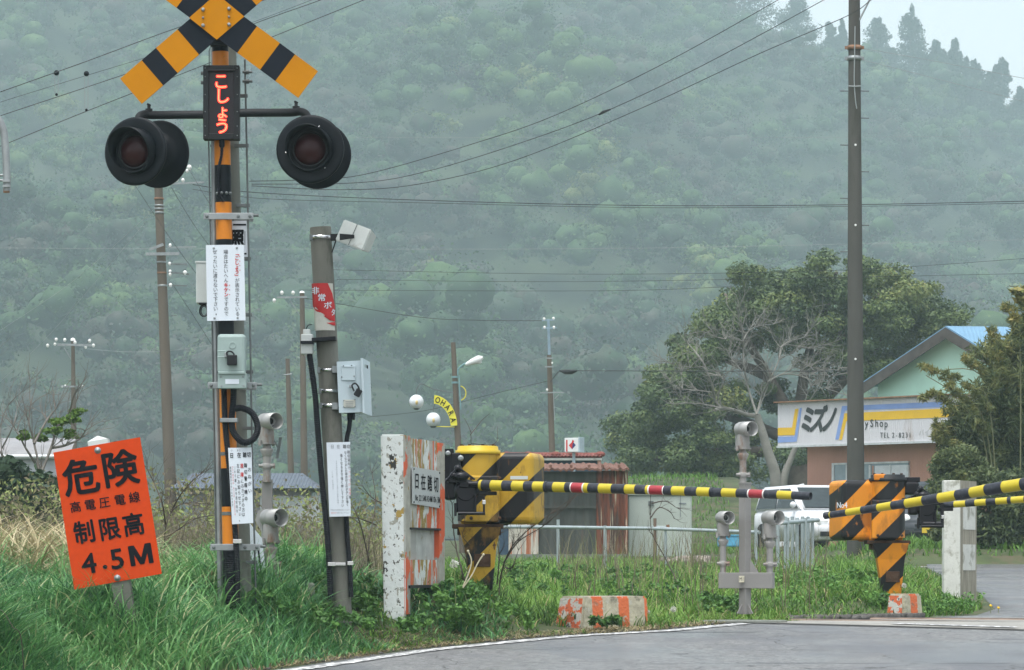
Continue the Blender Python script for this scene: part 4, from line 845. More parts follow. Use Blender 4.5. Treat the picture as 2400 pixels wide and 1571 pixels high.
_, mb = arm(gN, sg, lineN); p, r = lineN(1941.6); q, _ = lineN(1946); mb.lathe([(r*1.1, .0), (r*1.1, .05), (r*.9, .05), (r*.9, .01)], p+(q-p).normalized()*-.03, (q-p), 16, 1)
gN.part('barrier_arm', mb, [yelbar, blkbar, redbar, whtbar])

# ================================================================ BLOCKS, POSTS AND DETECTORS
blockm = mat('block_concrete', (.40, .375, .28), .9, var=.22, vs=18, bump=.7, bs=45); add_stripes(blockm, (.58, .145, .055), (1, 0, 0), .235, .40, .115); add_layer(blockm, (.17, .165, .12), 10, .55, .68, seed=3)
add_layer(blockm, (.42, .41, .34), 24, .58, .64, seed=5)
blocke = mat('block_end', (.60, .135, .055), .85, var=.15, vs=14, bump=.6, bs=40); add_layer(blocke, (.50, .50, .46), 9, .52, .54, (1, 1, 1.5), seed=2); add_layer(blocke, (.08, .08, .07), 26, .60, .64, seed=6)
blockt = mat('block_top', (.55, .54, .47), .85, var=.2, vs=14, bump=.5); add_layer(blockt, (.55, .15, .06), 8, .56, .6, seed=4)
def block(name, label, near_, yaw, L_, Wd, H, sl):
    o = Vector(near_); R = Matrix.Rotation(yaw, 3, 'Z'); z0 = -.12
    b = [(0, 0), (L_, 0), (L_, Wd), (0, Wd)]; tp = [(sl, .03), (L_-.02, .03), (L_-.02, Wd-.03), (sl, Wd-.03)]
    bm = bmesh.new(); v = [bm.verts.new((x, y, z0)) for x, y in b]+[bm.verts.new((x, y, H)) for x, y in tp]
    for f_, mi in (([0, 1, 5, 4], 0), ([1, 2, 6, 5], 0), ([2, 3, 7, 6], 0), ([3, 0, 4, 7], 1), ([4, 5, 6, 7], 2), ([3, 2, 1, 0], 0)): bm.faces.new([v[i] for i in f_]).material_index = mi
    bmesh.ops.bevel(bm, geom=bm.edges[:], offset=.016, segments=2, affect='EDGES'); bm.verts.index_update()
    me = bpy.data.meshes.new(name); bm.to_mesh(me); bm.free()
    for m in (blockm, blocke, blockt): me.materials.append(m)
    ob_ = bpy.data.objects.new(name, me); COL.objects.link(ob_); ob_.location = o; ob_.rotation_euler = (0, 0, yaw); tag(ob_, label, 'concrete block', 'striped blocks at the road edge')
block('striped_block', 'long low orange and cream striped concrete block on the grass verge', P(1360, 1462, 27.5), .50, .64, .44, .21, .05)
block('striped_block', 'small squat orange topped block in front of the orange gate machine', P(2118, 1458, 31.8), .75, .30, .24, .25, .03)
# far white post
dw = 36.; wx = P(2231, 1, dw).x; z0 = G(wx, dw); gw = T('guard_post', 'white concrete post with pale patches in front of the dark bamboo', 'guard post', (wx, dw, z0))
whitec = mat('white_concrete', (.62, .63, .58), .7, var=.08, vs=8, dirt=(.33, .33, .27), dirt_amt=.42, ds=7, bump=.3); stain = mat('stained_wood', (.30, .28, .22), .9, var=.4, vs=14, stretch=(3, 3, .3))
mb = MB(); c = (P(2212, 1330, dw)+P(2251, 1330, dw))/2; zt = CZ+(1330-1126)/F*dw; mb.box((c.x, dw+.08, (zt+z0-.2)/2), (S(39, dw), .16, zt-z0+.2), None, 0, .008); gw.part('end_post', mb, whitec)
mb = MB(); o = Vector((P(2251.5, 1, dw).x, dw+.02, 0)); e1 = Vector((.27, .60, 0)).normalized(); zf = lambda v: CZ+(1330-v)/F*dw
mb.prism([(0, z0-.2), (.56, z0-.2), (.56, zf(1126)), (0, zf(1126))], o, e1, (0, 0, 1), .08, 0); pn = gw.part('wall_panel', mb, stain)
mb = MB(); nn = e1.cross(Vector((0, 0, 1)))*.006
for a, b in ((1186, 1241), (1276, 1337)): mb.prism([(.08, zf(b)), (.50, zf(b)), (.50, zf(a)), (.08, zf(a))], o+nn, e1, (0, 0, 1), .005)
gw.part('white_patch', mb, whitec, pn)
# optical detectors
sensor = mat('cast_grey', (.36, .365, .355), .5, .35, var=.12, vs=9, dirt=(.24, .22, .18), dirt_amt=.36, ds=8)
sensord = mat('cast_grey_rusty', (.31, .305, .29), .65, .2, var=.15, vs=9, dirt=(.22, .12, .07), dirt_amt=.42, ds=7, stretch=(1, 1, .4))
postg = mat('post_grey', (.25, .245, .235), .6, .1, var=.07, vs=4, dirt=(.18, .17, .155), dirt_amt=.30, ds=5)
glassd = mat('dark_glass', (.01, .02, .02), .1, spec=.8)
def head(t, c, ax_, sc_=1., extra=None):
    c = Vector(c); a = Vector(ax_).normalized(); k = sc_; mb = MB()
    mb.lathe([(.052*k, -.07*k), (.058*k, -.05*k), (.058*k, .10*k), (.054*k, .10*k), (.052*k, .03*k), (.040*k, .028*k), (.040*k, .022*k)], c, a, 24, 0, cap1=False)
    mb.lathe([(.060*k, -.012*k), (.060*k, .0)], c, a, 24, 0, cap0=False, cap1=False)
    q = c-a*.02*k; sd_ = a.cross(Vector((0, 0, 1)))
    mb.lathe([(.035*k, 0), (.048*k, -.05*k), (.052*k, -.10*k), (.050*k, -.145*k)], q, (0, 0, 1), 12, 1, cap0=False); mb.lathe([(.065*k, -.145*k), (.065*k, -.158*k)], q, (0, 0, 1), 4, 1); mb.lathe([(.024*k, -.158*k), (.03*k, -.185*k), (.044*k, -.19*k), (.046*k, -.20*k), (.030*k, -.24*k)], q, (0, 0, 1), 16, 1)
    for s_1 in (-1, 1):
        b = q+sd_*s_1*.056*k+Vector((0, 0, -.15*k)); mb.lathe([(.012*k, -.02), (.012*k, .022)], b, (0, 0, 1), 6, 1)
    mb.box(q-a*.048*k+Vector((0, 0, -.06*k)), (.07*k, .012, .17*k), Matrix(((a.y, a.x, 0), (-a.x, a.y, 0), (0, 0, 1))), 0, .003)
    o = t.part('sensor_head', mb, [sensor, sensord]); mb = MB(); mb.lathe([(.050*k, 0), (.001, .001)], c+a*.024*k, a, 24, 0); mb.lathe([(.030*k, .002), (.034*k, .012), (.026*k, .012), (.022*k, .002)], c+a*.026*k, a, 20, 1, cap0=False, cap1=False); t.part('lens', mb, [glassd, sensor], o); return q+Vector((0, 0, -.23*k))
def collar(mb, c, r): mb.lathe([(r*1.25, -.02), (r*1.35, -.01), (r*1.35, .012), (r*1.15, .02)], c, (0, 0, 1), 14, 1); mb.tube([Vector(c)-Vector((r*2, .02, 0)), Vector(c)+Vector((r*2, -.02, 0))], .012, 8, 1); mb.box(Vector(c)+Vector((r*1.7, 0, 0)), (.02, .05, .04), None, 1)
d = 28.4; sM = d/F; mx = P(1746, 1440, d).x; z0 = G(mx, d)
M1 = T('obstacle_detector', 'grey detector stand with three round heads on one post by the crossing deck', 'detector', (mx, d, z0), 'obstacle detectors')
R45 = Matrix.Rotation(math.radians(42), 3, 'Z'); zv = lambda v: CZ+(1330-v)*sM
mb = MB(); w = .070; mb.box((mx, d, (zv(1131)+zv(1440))/2), (w, w, zv(1131)-zv(1440)), R45, 0, .003); mb.box((mx, d, zv(1133)), (w*1.12, w*1.12, .012), R45, 0)
for a in (0, 1.57, 3.14, 4.71):
    e = Vector((math.cos(a+.73), math.sin(a+.73), 0)); mb.prism([(w/2, 0), (w/2+.055, 0), (w/2, .075)], Vector((mx, d, zv(1438)))+e.cross(Vector((0, 0, 1)))*.004, e, (0, 0, 1), .008)
for u, hgt in ((1759, .10),): mb.prism([(0, 0), (.075, 0), (0, .12)], Vector((mx+w*.5, d-.02, zv(1343))), (1, 0, 0), (0, 0, 1), .008)
M1.part('post', mb, postg)
mb = MB(); mb.box((P(1750, 1, d).x, d+.005, zv(1361)), (S(128, d), .115, S(37, d)), Matrix.Rotation(math.radians(-13), 3, 'Z'), 0, .004); xb = M1.part('cross_box', mb, postg)
mb = MB(); fM = plane(P(1738, 1357.5, d-.072), Vector((1, .0, 0)), (0, 0, 1), .0); mb.prism([(-.021, -.026), (.021, -.026), (.021, .026), (-.021, .026)], P(1738, 1357.5, d-.068), Vector((1, -.23, 0)).normalized(), (0, 0, 1), .012, 0)
fM = plane(P(1738, 1357.5, d-.068), Vector((1, -.23, 0)).normalized(), (0, 0, 1), .001); put(mb, 'M', -.007, 0, .028, .042, fM, .0, 1); put(mb, '1', .012, 0, .024, .042, fM, .0, 1); M1.part('label', mb, [mat('cream_label', (.6, .57, .44), .6), ink], xb)
mb = MB(); mb.box((mx+.0, d, z0-.03), (.46, .5, .12), R45, 0, .01); M1.part('footing', mb, conc_pale)
for (u, v, k, v2, ub) in ((1745, 1006, 1.02, 1131, 1746), (1697, 1214, .92, 1343, 1697), (1808, 1214, 1.0, 1343, 1802)):
    axv = (.55, -.83, 0) if u != 1697 else (.38, -.92, 0); q = head(M1, P(u, v, d), axv, k); mb = MB(); e = P(ub, v2+2, d); e.y = q.y; mb.tube([q+Vector((0, 0, .05)), Vector((q.x, q.y, e.z))], .027*k, 14); collar(mb, (q.x, q.y, e.z+(q.z-e.z)*.35), .027*k); M1.part('head_pipe', mb, [sensord, sensord])
# left stand, half behind the signal mast
d = 26.6; lx = P(625, 1, d).x; z0 = G(lx, d); LS = T('obstacle_detector', 'grey detector stand with two round heads stacked beside the signal mast', 'detector', (lx, d, z0), 'obstacle detectors')
zv = lambda v: CZ+(1330-v)/F*d
q = head(LS, P(629, 988, d), (.60, -.80, 0), 1.08); mb = MB(); mb.tube([q+Vector((0, 0, .05)), (q.x, q.y, zv(1130))], .030, 14); collar(mb, (q.x, q.y, zv(1092)), .030); mb.box((P(625, 1, d).x, d+.06, (zv(1124)+z0)/2), (S(25, d), .07, zv(1124)-z0), None, 2, .003); LS.part('head_pipe', mb, [sensord, sensord, postg])
q = head(LS, P(638, 1214, d-.12), (.62, -.78, 0), 1.16); mb = MB(); mb.tube([q+Vector((0, 0, .05)), Vector((P(645, 1, d).x, d-.12, z0-.05))], [.033, .036], 14); collar(mb, (q.x+.012, q.y, zv(1322)), .034); LS.part('head_pipe', mb, [sensord, sensord])
mb = MB(); mb.prism([(0, -.02), (.11, -.22), (.13, -.10), (.07, .07), (.02, .05)], P(598, 1214, d-.05), (1, 0, 0), (0, 0, 1), .03); LS.part('head_cover', mb, sensor)
mb = MB(); mb.prism([(0, 0), (.020, 0), (.048, .16), (.026, .16)], P(646, 1075, d+.02), (1, 0, 0), (0, 0, 1), .012); mb.tube([P(640, 1030, d+.02), P(652, 1050, d+.02)], .006, 6); LS.part('loose_flap', mb, galv_dark)
# small things in the verge
woodg = mat('grey_wood', (.16, .145, .12), .9, var=.3, vs=10, stretch=(3, 3, .3))
d = 27.; c = P(672, 1400, d); mb = MB(); mb.prism([(-.07, 0), (.075, 0), (.03, S(95, d)), (-.085, S(85, d))], (c.x, d, c.z-.08), (1, 0, 0), (0, 0, 1), .05); single('wooden_stake', 'weathered grey wooden stake leaning in the grass', 'stake', mb, woodg, (c.x, d, G(c.x, d)))
d = 25.9; c = P(728, 1408, d); mb = MB(); mb.lathe([(.030, -.1), (.030, S(36, d)), (.026, S(40, d)), (.012, S(42, d))], (c.x, d, c.z), (0, 0, 1), 12); single('concrete_stub', 'short mossy concrete marker stub in the grass', 'marker', mb, mat('mossy_concrete', (.24, .25, .21), .9, var=.35, vs=20, bump=.6, dirt=(.10, .11, .08), dirt_amt=.4, ds=20), (c.x, d, G(c.x, d)))
d = 27.4; c = P(846, 1374, d); mb = MB(); rb_ = mat('red_can', (.34, .02, .025), .5, var=.15, vs=9); mb.box((c.x, d, c.z), (.10, .10, .15), Matrix.Rotation(.3, 3, 'Z'), 0, .006); mb.box((c.x, d, c.z+.085), (.115, .115, .025), Matrix.Rotation(.3, 3, 'Z'), 0, .005); mb.box((c.x, d, c.z-.14), (.06, .06, .16)); single('red_box', 'small dark red box low in the grass by the button post', 'box', mb, rb_, (c.x, d, G(c.x, d)))
# ================================================================ POLES AND WIRES
poleg = mat('pole_concrete', (.078, .077, .068), .9, var=.14, vs=4, dirt=(.05, .052, .04), dirt_amt=.42, ds=1.5, stretch=(1, 1, .2))
poleb = mat('pole_brown', (.125, .105, .080), .9, var=.15, vs=4, dirt=(.13, .11, .085), dirt_amt=.4, ds=2, stretch=(1, 1, .2))
porc = mat('porcelain', (.80, .80, .78), .3, var=.03); wirem = mat('wire_black', (.018, .02, .02), .6); wireg = mat('wire_grey', (.30, .33, .33), .5, var=.05); rusty = mat('rust_band', (.26, .15, .09), .8, var=.3)
def pole(name, label, a, b, d, m, cat='utility pole', group='utility poles'):
    """a,b: (u, v, width px) at top and at a low point; runs on to the ground"""
    p = P(a[0], a[1], d); q = P(b[0], b[1], d); z0 = G(q.x, d); k = (z0-.3-p.z)/(q.z-p.z); e = p.lerp(q, k); ra = S(a[2]/2, d); rb_ = S(b[2]/2, d)
    t = T(name, label, cat, (e.x, d, z0), group); mb = MB(); mb.tube([p, p.lerp(q, .5), q, e], [ra, (ra+rb_)/2, rb_, ra+(rb_-ra)*k], 18); t.part('shaft', mb, m); return t
def xarm(t, u0, v0, u1, v1, d, th=6, ins=(), m=None, dd=-.22, name='cross_arm'):
    mb = MB(); a = P(u0, v0, d); b = P(u1, v1, d); a.y += dd; b.y += dd; c = (a+b)/2; L = (b-a).length; R = Matrix.Rotation(-math.atan2(b.z-a.z, b.x-a.x), 3, 'Y'); mb.box(c, (L, S(th, d), S(th, d)), R); o = t.part(name, mb, m or galv)
    for u, v, r in ins:
        mb = MB(); p = P(u, v, d); p.y += dd; rr = S(r, d); mb.lathe([(rr*.5, -rr*1.1), (rr*.8, -rr*.5), (rr, 0), (rr*.7, rr*.7), (rr*.3, rr)], p, (0, 0, 1), 10); t.part('insulator', mb, porc, o)
def spike(t, pts, d, w, m=None, name='step_bolt'):
    for u0, v0, u1, v1 in pts: mb = MB(); mb.tube([P(u0, v0, d), P(u1, v1, d)], S(w/2, d), 6); t.part(name, mb, m or galv_dark)
d = 62.
bp = pole('utility_pole', 'tall dark concrete pole in front of the shop with step bolts up both sides', (2002, -70, 26), (2006, 1290, 43), d, poleg)
spike(bp, [(1969, v, 1990, v+.5) for v in (213.5, 340, 465, 590)]+[(2016, v, 2037, v+.5) for v in (213.5, 277, 402.5, 528)], d, 3)
spike(bp, [(2042, -8, 2014, 48)], d-.05, 5, galv, 'stay_bar')
for v, m in ((112, rusty), (137, galv)):
    mb = MB(); r_ = S(16.5, d); mb.lathe([(r_*.9, -.035), (r_*1.02, -.035), (r_*1.02, .035), (r_*.9, .035)], P(2002.5, v, d), (0, 0, 1), 20, cap0=False, cap1=False); mb.box(P(1984, v, d), (.06, .05, .05)); mb.box(P(2021, v, d), (.06, .05, .05)); bp.part('pole_band', mb, m)
mb = MB(); mb.tube(spl([P(2004, 62, d-.13), P(2003, 130, d-.14), P(2002, 190, d-.13), P(2005, 235, d-.14), P(2008, 255, d-.13)]), S(1.3, d), 5); mb.tube([P(1989, 202, d-.1), P(2003, 203, d-.14), P(2017, 202, d-.1)], S(1.5, d), 5); bp.part('hanging_cord', mb, wireg)
for v in (340, 528, 1012-170, 1190-160): mb = MB(); mb.lathe([(.014, 0), (.02, .01), (.012, .012)], P(2005, v, d-.155), (0, -1, 0), 10); bp.part('number_tack', mb, porc)
d = 80.
lp = pole('utility_pole', 'brown grey pole with many thin arms standing behind the signal lamps', (370, 405, 19), (398, 1110, 28), d, poleb)
xarm(lp, 344, 598, 422, 597, d, 7); xarm(lp, 352, 588, 385, 575, d, 6); xarm(lp, 395, 582, 462, 581, d, 2.5, ((401, 577, 4),), wireg); xarm(lp, 398, 621, 440, 622, d, 4, ((400, 620, 4),), galv_dark); xarm(lp, 396, 640, 445, 645, d, 4, ((401, 638, 4), (401, 645, 4), (436, 641, 5)), galv_dark); xarm(lp, 396, 671, 440, 672, d, 3, ((402, 670, 4.5),), galv_dark)
xarm(lp, 350, 436, 480, 430, d, 4, ((417, 424, 4.5), (431, 425, 4.5), (446, 395, 6), (441, 403, 4)), galv)
for v in (466, 482, 490, 499, 615, 640, 670): mb = MB(); r_ = S(11.5, d); mb.lathe([(r_*.8, -.02), (r_, -.02), (r_, .02), (r_*.8, .02)], P(370+(v-405)*.04, v, d), (0, 0, 1), 14, cap0=False, cap1=False); lp.part('pole_band', mb, rusty if v in (466, 640) else galv)
spike(lp, [(364, 702, 375, 702), (402, 740, 414, 740)], d, 2)
d = 105.
tp = pole('utility_pole', 'distant pole at the left with a wide top arm of white insulators', (171, 800, 8), (173, 1010, 13), d, poleb)
xarm(tp, 137, 809, 222, 811, d, 5, ((114, 811, 4), (134, 797, 4), (131, 808, 3.5), (154, 798, 4), (178, 804, 4), (212, 800, 4), (221, 811, 4), (203, 815, 3.5))); xarm(tp, 144, 907, 198, 907, d, 4, ((148, 907, 2.5), (155, 905, 2.5), (196, 906, 2.5)))
spike(tp, [(150, 815, 168, 845)], d, 2.5, galv, 'arm_brace'); mb = MB(); mb.lathe([(S(6, d), 0), (S(5, d), S(5, d)), (.01, S(7, d))], P(171, 799, d), (0, 0, 1), 12); tp.part('pole_cap', mb, porc); spike(tp, [(160, 890, 182, 890), (163, 925, 176, 925), (160, 941, 172, 941), (184, 944, 190, 950)], d, 2, galv)
d = 95.
pb_ = pole('utility_pole', 'pale thin pole with one side arm of insulators by the red alarm plate', (708, 688, 11), (713, 1110, 17), d, poleb)
xarm(pb_, 650, 699, 720, 698, d, 4, ((662, 688, 4.5), (688, 688, 4.5), (644, 706, 4.5))); spike(pb_, [(680, 705, 708, 748)], d, 2.2, galv, 'arm_brace'); mb = MB(); mb.lathe([(S(6.5, d), 0), (S(5, d), S(4, d)), (.01, S(5, d))], P(708, 687, d), (0, 0, 1), 12); pb_.part('pole_cap', mb, porc)
spike(pb_, [(698, 838, 718, 838), (700, 857, 716, 857), (698, 893, 716, 893), (697, 964, 716, 964), (697, 981, 714, 981)], d, 2, galv)
pc_ = pole('utility_pole', 'low brown pole without insulators left of the pale thin pole', (674, 841, 10), (682, 1110, 15), 92., poleb)
spike(pc_, [(665, 879, 684, 877)], 91.8, 3, galv, 'pole_band'); spike(pc_, [(677, 826, 690, 823)], 92., 2, galv_dark)
d = 90.
pd_ = pole('utility_pole', 'brown pole with a blue grey steel top section left of the bare tree', (1287, 832, 11), (1294, 1060, 15), d, poleb)
bluesteel = mat('blue_steel', (.28, .38, .46), .5, .3); mb = MB(); mb.tube([P(1285, 748, d), P(1287.5, 836, d)], S(3.2, d), 8); pd_.part('steel_extension', mb, bluesteel)
xarm(pd_, 1270, 753, 1300, 751, d, 3, ((1275, 749, 3.5), (1297, 748, 3.5)), bluesteel); xarm(pd_, 1270, 771, 1304, 770, d, 3, ((1276, 769, 3.5), (1298, 769, 3.5)), bluesteel); xarm(pd_, 1278, 841, 1296, 841, d, 3); xarm(pd_, 1277, 861, 1297, 861, d, 3, ((1294, 852, 2.5),)); xarm(pd_, 1266, 922, 1322, 921, d, 2.5, ((1282, 915, 3),)); spike(pd_, [(1297, 923, 1300, 985), (1300, 935, 1310, 925)], d, 2.5, wireg, 'guy_pipe')
# street lamp
d = 75.
sl = pole('street_lamp', 'brown pole carrying a white lamp head and a yellow lettered arc', (1062, 803, 11), (1074, 1045, 15.5), d, poleb, 'street lamp', 'street lights')
teal = mat('teal_pipe', (.22, .38, .40), .5, .3); lampw = mat('lamp_white', (.72, .75, .73), .4, var=.03)
mb = MB(); mb.tube(spl([P(1072, 880, d), P(1074, 866, d), P(1084, 856, d), P(1094, 851, d)]), S(2.2, d), 8)
for v in (884, 897): mb.lathe([(S(8, d), -.02), (S(8.3, d), .02)], P(1066, v, d), (0, 0, 1), 14)
mb.tube([P(1076, 880, d-.05), P(1080, 960, d-.05)], S(1.6, d), 6); arm_ = sl.part('lamp_arm', mb, teal)
mb = MB(); a = P(1091, 855, d); b = P(1132, 838, d); mb.tube([a, a.lerp(b, .12), a.lerp(b, .45), a.lerp(b, .8), b], [S(3, d), S(5, d), S(8, d), S(9, d), S(3, d)], 14); mb.sphere(P(1122, 849, d), S(6, d), 0, 10, (1.3, 1, .7)); sl.part('lamp_head', mb, lampw, arm_)
arcy = mat('yellow_sign', (.80, .74, .06), .5, var=.04); mb = MB(); vs = []; n_ = 16
cx, cy, r1, r2 = 1010., 1000., 74., 54.
for i in range(n_+1):
    a = math.radians(86-i*84/n_)
    for r_ in (r1, r2): p = P(cx+r_*math.cos(a)*.78+4, cy-r_*math.sin(a), d-.12); vs += [p, p+Vector((0, .03, 0))]
fs = []
for i in range(n_): k = i*4; fs += [[k+2, k+6, k+4, k], [k+1, k+5, k+7, k+3], [k, k+4, k+5, k+1], [k+3, k+7, k+6, k+2]]
mb.add(vs, fs); mb.quad(vs[0], vs[1], vs[3], vs[2]); mb.quad(vs[-2], vs[-1], vs[-3], vs[-4]); ay_ = sl.part('arc_sign', mb, arcy); mb = MB(); f = uvplane(d-.13, .004)
for i, ch in enumerate('OHARA'): a = math.radians(76-i*15.5); put(mb, ch, cx+64*math.cos(a)*.78+4, -(cy-64*math.sin(a)), 15, 19, f, .02, 0, 0, a-math.pi/2)
sl.part('lettering', mb, ink, ay_)
mb = MB(); mb.tube([P(1077+15*math.cos(t), 922-17*math.sin(t), d+.1) for t in np.linspace(1.4, -1.5, 14)], S(1.4, d), 6); mb.tube([P(1018, 1000, d-.1), P(1066, 1001, d-.05)], S(1.2, d), 5); sl.part('ring_bracket', mb, arcy)
for u, v, lab in ((976, 942, 'upper one of two white globe lamps left of the yellow lettered arc'), (1015.5, 984, 'lower one of two white globe lamps, beside the foot of the lettered arc')):
    gl_ = T('globe_lamp', lab, 'street lamp', P(u, v-17, d-.1), 'street lights'); mb = MB(); mb.sphere(P(u, v, d-.1), S(17, d), 0, 20); gb = gl_.part('globe', mb, mat('opal_glass', (.66, .70, .71), .35, var=.10, vs=2)); mb = MB(); mb.lathe([(S(6, d), 0), (S(7, d), -.02)], P(u, v-16, d-.1), (0, 0, 1), 12); mb.lathe([(S(8, d), 0), (S(5, d), -.03)], P(u, v+15.5, d-.1), (0, 0, 1), 12)
    mb.tube(spl([P(u, v-17, d-.1), P(u+1, v-30, d-.1), P(u+12, v-42, d-.08), P(u+40, v-30, d-.05), P(1066, v-20, d-.03)], 5), S(1.1, d), 5); gl_.part('hanger', mb, galv_dark); mb = MB(); mb.sphere(P(u+1, v+2, d-.1), S(4, d), 0, 8, (1, 1, 1.5)); mb.v = [p+Vector((0, -S(14.5, d), 0)) for p in mb.v]; gl_.part('bulb', mb, mat('bulb_amber', (.62, .48, .20), .4))
# grey bracket pipe at the left edge of the photo
d = 30.; mb = MB(); mb.tube(spl([P(-60, 268, d), P(-14, 272, d), P(6, 300, d), P(13, 350, d), P(17, 448, d)]), [S(9, d)]*33, 12); o_ = mb
for v in (413, 425): mb.box(P(16, v+12, d-.02), (S(17, d), S(17, d), S(5, d))); mb.tube([P(-40, v-2, d), P(14, v-2, d)], S(3, d), 6)
mb.tube([P(15, 442, d), P(15, 452, d)], S(7.5, d), 10, 1); tr_ = P(-60, 268, d)
mb.tube([tr_, Vector((tr_.x, d, G(tr_.x, d)))], .09, 14)
single('catenary_bracket', 'grey curved pipe bracket reaching down at the top left edge', 'bracket', mb, [galv, rusty], (tr_.x, d, G(tr_.x, d)))
def wire(label, pts, w, m, group='overhead wires', smooth_=True):
    q = [Vector((p[0], p[1], 1e4/p[2])) for p in pts]; q = spl(q, 8) if smooth_ and len(q) > 2 else q; q = [P(p.x, p.y, 1e4/p.z) for p in q]
    mb = MB(); mb.tube(q, [S(w*.30, p.y) for p in q], 5, sm=True); return single('overhead_wire', label, 'overhead wire', mb, m, q[len(q)//2], group)
Wb, Wg = wirem, wireg
w1 = [(-80, 245, 34), (0, 216, 36), (200, 145, 40), (414, 66, 46), (620, 0, 52), (760, -50, 58)]
wire('thick wire rising behind the left crossbuck arm, topmost at the left edge', w1, 3.6, Wb)
wire('thinnest of the left wires, just under the topmost one', [(-80, 268, 36), (0, 240, 38), (200, 178, 42), (480, 92, 48), (700, 12, 54), (800, -30, 58)], 2.0, Wb)
wire('wire third down at the left edge passing under the crossbuck centre', [(-80, 300, 34), (0, 272, 36), (300, 172, 44), (480, 108, 48), (590, 58, 52), (752, 0, 56), (850, -40, 60)], 3.4, Wb)
wire('lowest of the left wires, reaching the top edge right of the crossbuck', [(-80, 372, 34), (0, 343, 36), (200, 262, 42), (480, 152, 48), (640, 86, 54), (853, 0, 60), (960, -45, 64)], 3.4, Wb)
for u, va, vb, lab in ((132.5, 171, 222, 'first hanging dropper loop with a black ball at the left'), (202.5, 173, 258, 'second longer dropper loop with a black ball at the left')):
    d = 39.5; t = T('wire_dropper', lab, 'wire dropper', P(u, va, d), 'wire droppers'); mb = MB(); mb.sphere(P(u, va, d), S(6.5, d), 0, 12); mb.sphere(P(u, vb, d), S(3.5, d), 0, 8); t.part('clamp', mb, blackp); mb = MB(); mb.tube([P(u-4, va+4, d), P(u-3.5, vb-4, d), P(u, vb, d), P(u+3.5, vb-4, d), P(u+4, va+4, d)], S(.8, d), 5); t.part('loop', mb, wireg)
wire('upper of three wires climbing to the top edge left of the tall pole', [(585, 425, 80), (760, 420, 78), (877, 404, 76), (1100, 340, 72), (1300, 271, 68), (1560, 147, 63), (1824, 0, 58), (1900, -45, 56)], 3.0, Wb)
wire('middle of three wires climbing to the top edge, with a small dark splice', [(590, 432, 80), (847, 428, 77), (1000, 402, 74), (1200, 342, 70), (1413, 264, 66), (1650, 152, 61), (1931, 0, 56), (2010, -45, 54)], 3.0, Wb)
mb = MB(); mb.tube([P(1404, 269, 66.1), P(1414, 263, 66), P(1430, 257, 65.8)], [S(2, 66), S(3.6, 66), S(2, 66)], 8); single('wire_splice', 'small dark splice on the middle climbing wire', 'wire splice', mb, wirem, P(1414, 263, 66))
wire('lowest of three climbing wires, crossing in front of the tall concrete pole', [(590, 436, 80), (800, 445, 77), (980, 432, 74), (1210, 375, 70), (1512, 250, 65), (1780, 126, 61), (1985, 38, 58), (2042, 0, 57), (2110, -45, 55)], 3.0, Wb)
wire('dark sagging cable across the hillside at the height of the lamps', [(452, 433, 80), (605, 452, 82), (1000, 470, 85), (1512, 482, 88), (2000, 480, 90), (2480, 470, 92)], 3.0, Wb)
wire('faint dark cable just under the sagging one', [(452, 444, 80), (620, 466, 82), (1000, 476, 85), (1512, 487, 88), (2000, 484, 90), (2480, 475, 92)], 2.0, Wb)
wire('pale wire level across the hillside behind the white notice board', [(-60, 581, 100), (500, 584, 100), (1400, 583, 100), (2000, 572, 100), (2480, 560, 100)], 1.6, Wg)
wire('faint level wire a third of the way down the hillside', [(-60, 322, 110), (700, 322, 110), (1700, 323, 110), (2480, 318, 110)], 1.2, Wg)
wire('thin dark wire level with the white lamp case', [(750, 632, 95), (1400, 643, 97), (2000, 632, 99), (2480, 600, 100)], 1.6, Wb)
wire('thin dark wire level with the red alarm plate top', [(790, 655, 95), (1400, 660, 97), (2480, 640, 100)], 1.6, Wb)
wire('thin dark wire crossing at the foot of the alarm plate', [(700, 680, 95), (1400, 682, 97), (1720, 672, 98)], 1.6, Wb)
wire('dark wire dipping from the pale thin pole to the steel topped pole', [(652, 697, 95), (720, 700, 95), (970, 742, 93), (1120, 751, 92), (1275, 752, 90)], 2.2, Wb)
wire('heavy dark cable running level to the tall pole from the steel topped pole', [(1290, 895, 90), (1308, 872, 88), (1330, 869, 86), (1600, 870, 78), (1990, 870, 62.2)], 3.2, Wb, smooth_=False)
mb = MB(); mb.tube([P(1312, 869, 86.2), P(1326, 872, 86), P(1340, 872, 85.8), P(1352, 869, 85.6)], [S(2, 86), S(6, 86), S(6, 86), S(2, 86)], 10); single('cable_splice', 'fat dark splice box on the heavy level cable', 'cable splice', mb, wirem, P(1330, 871, 86))
wire('dark cable rising from the globe lamps to the steel topped pole', [(860, 978, 95), (1000, 962, 94), (1150, 925, 92), (1285, 893, 90)], 1.8, Wb)
wire('upper of two wires falling to the right of the tall pole', [(2016, 113, 62), (2160, 138, 64), (2400, 184, 68), (2500, 205, 70)], 2.2, Wg)
wire('lower of two wires falling to the right of the tall pole', [(2018, 140, 62), (2160, 176, 64), (2400, 238, 68), (2500, 265, 70)], 2.2, Wg)
wire('wire slanting from the signal lamps down behind the mast, left of two', [(318, 437, 60), (400, 560, 70), (470, 655, 78)], 2.0, Wb)
wire('wire slanting from under the left lamps down to the mast, right of two', [(402, 440, 60), (450, 520, 65), (500, 590, 70)], 2.0, Wb)
wire('short wire slanting from the lamp insulators to the mast', [(445, 400, 76), (475, 452, 74), (505, 500, 72)], 2.0, Wb)
wire('wire slanting down from the arms of the brown grey pole', [(400, 660, 80), (450, 735, 82), (510, 830, 84)], 1.8, Wb)
wire('pale wire rising from the left edge towards the brown grey pole, upper one', [(0, 775, 110), (170, 660, 105), (340, 510, 95), (368, 480, 80)], 1.3, Wg)
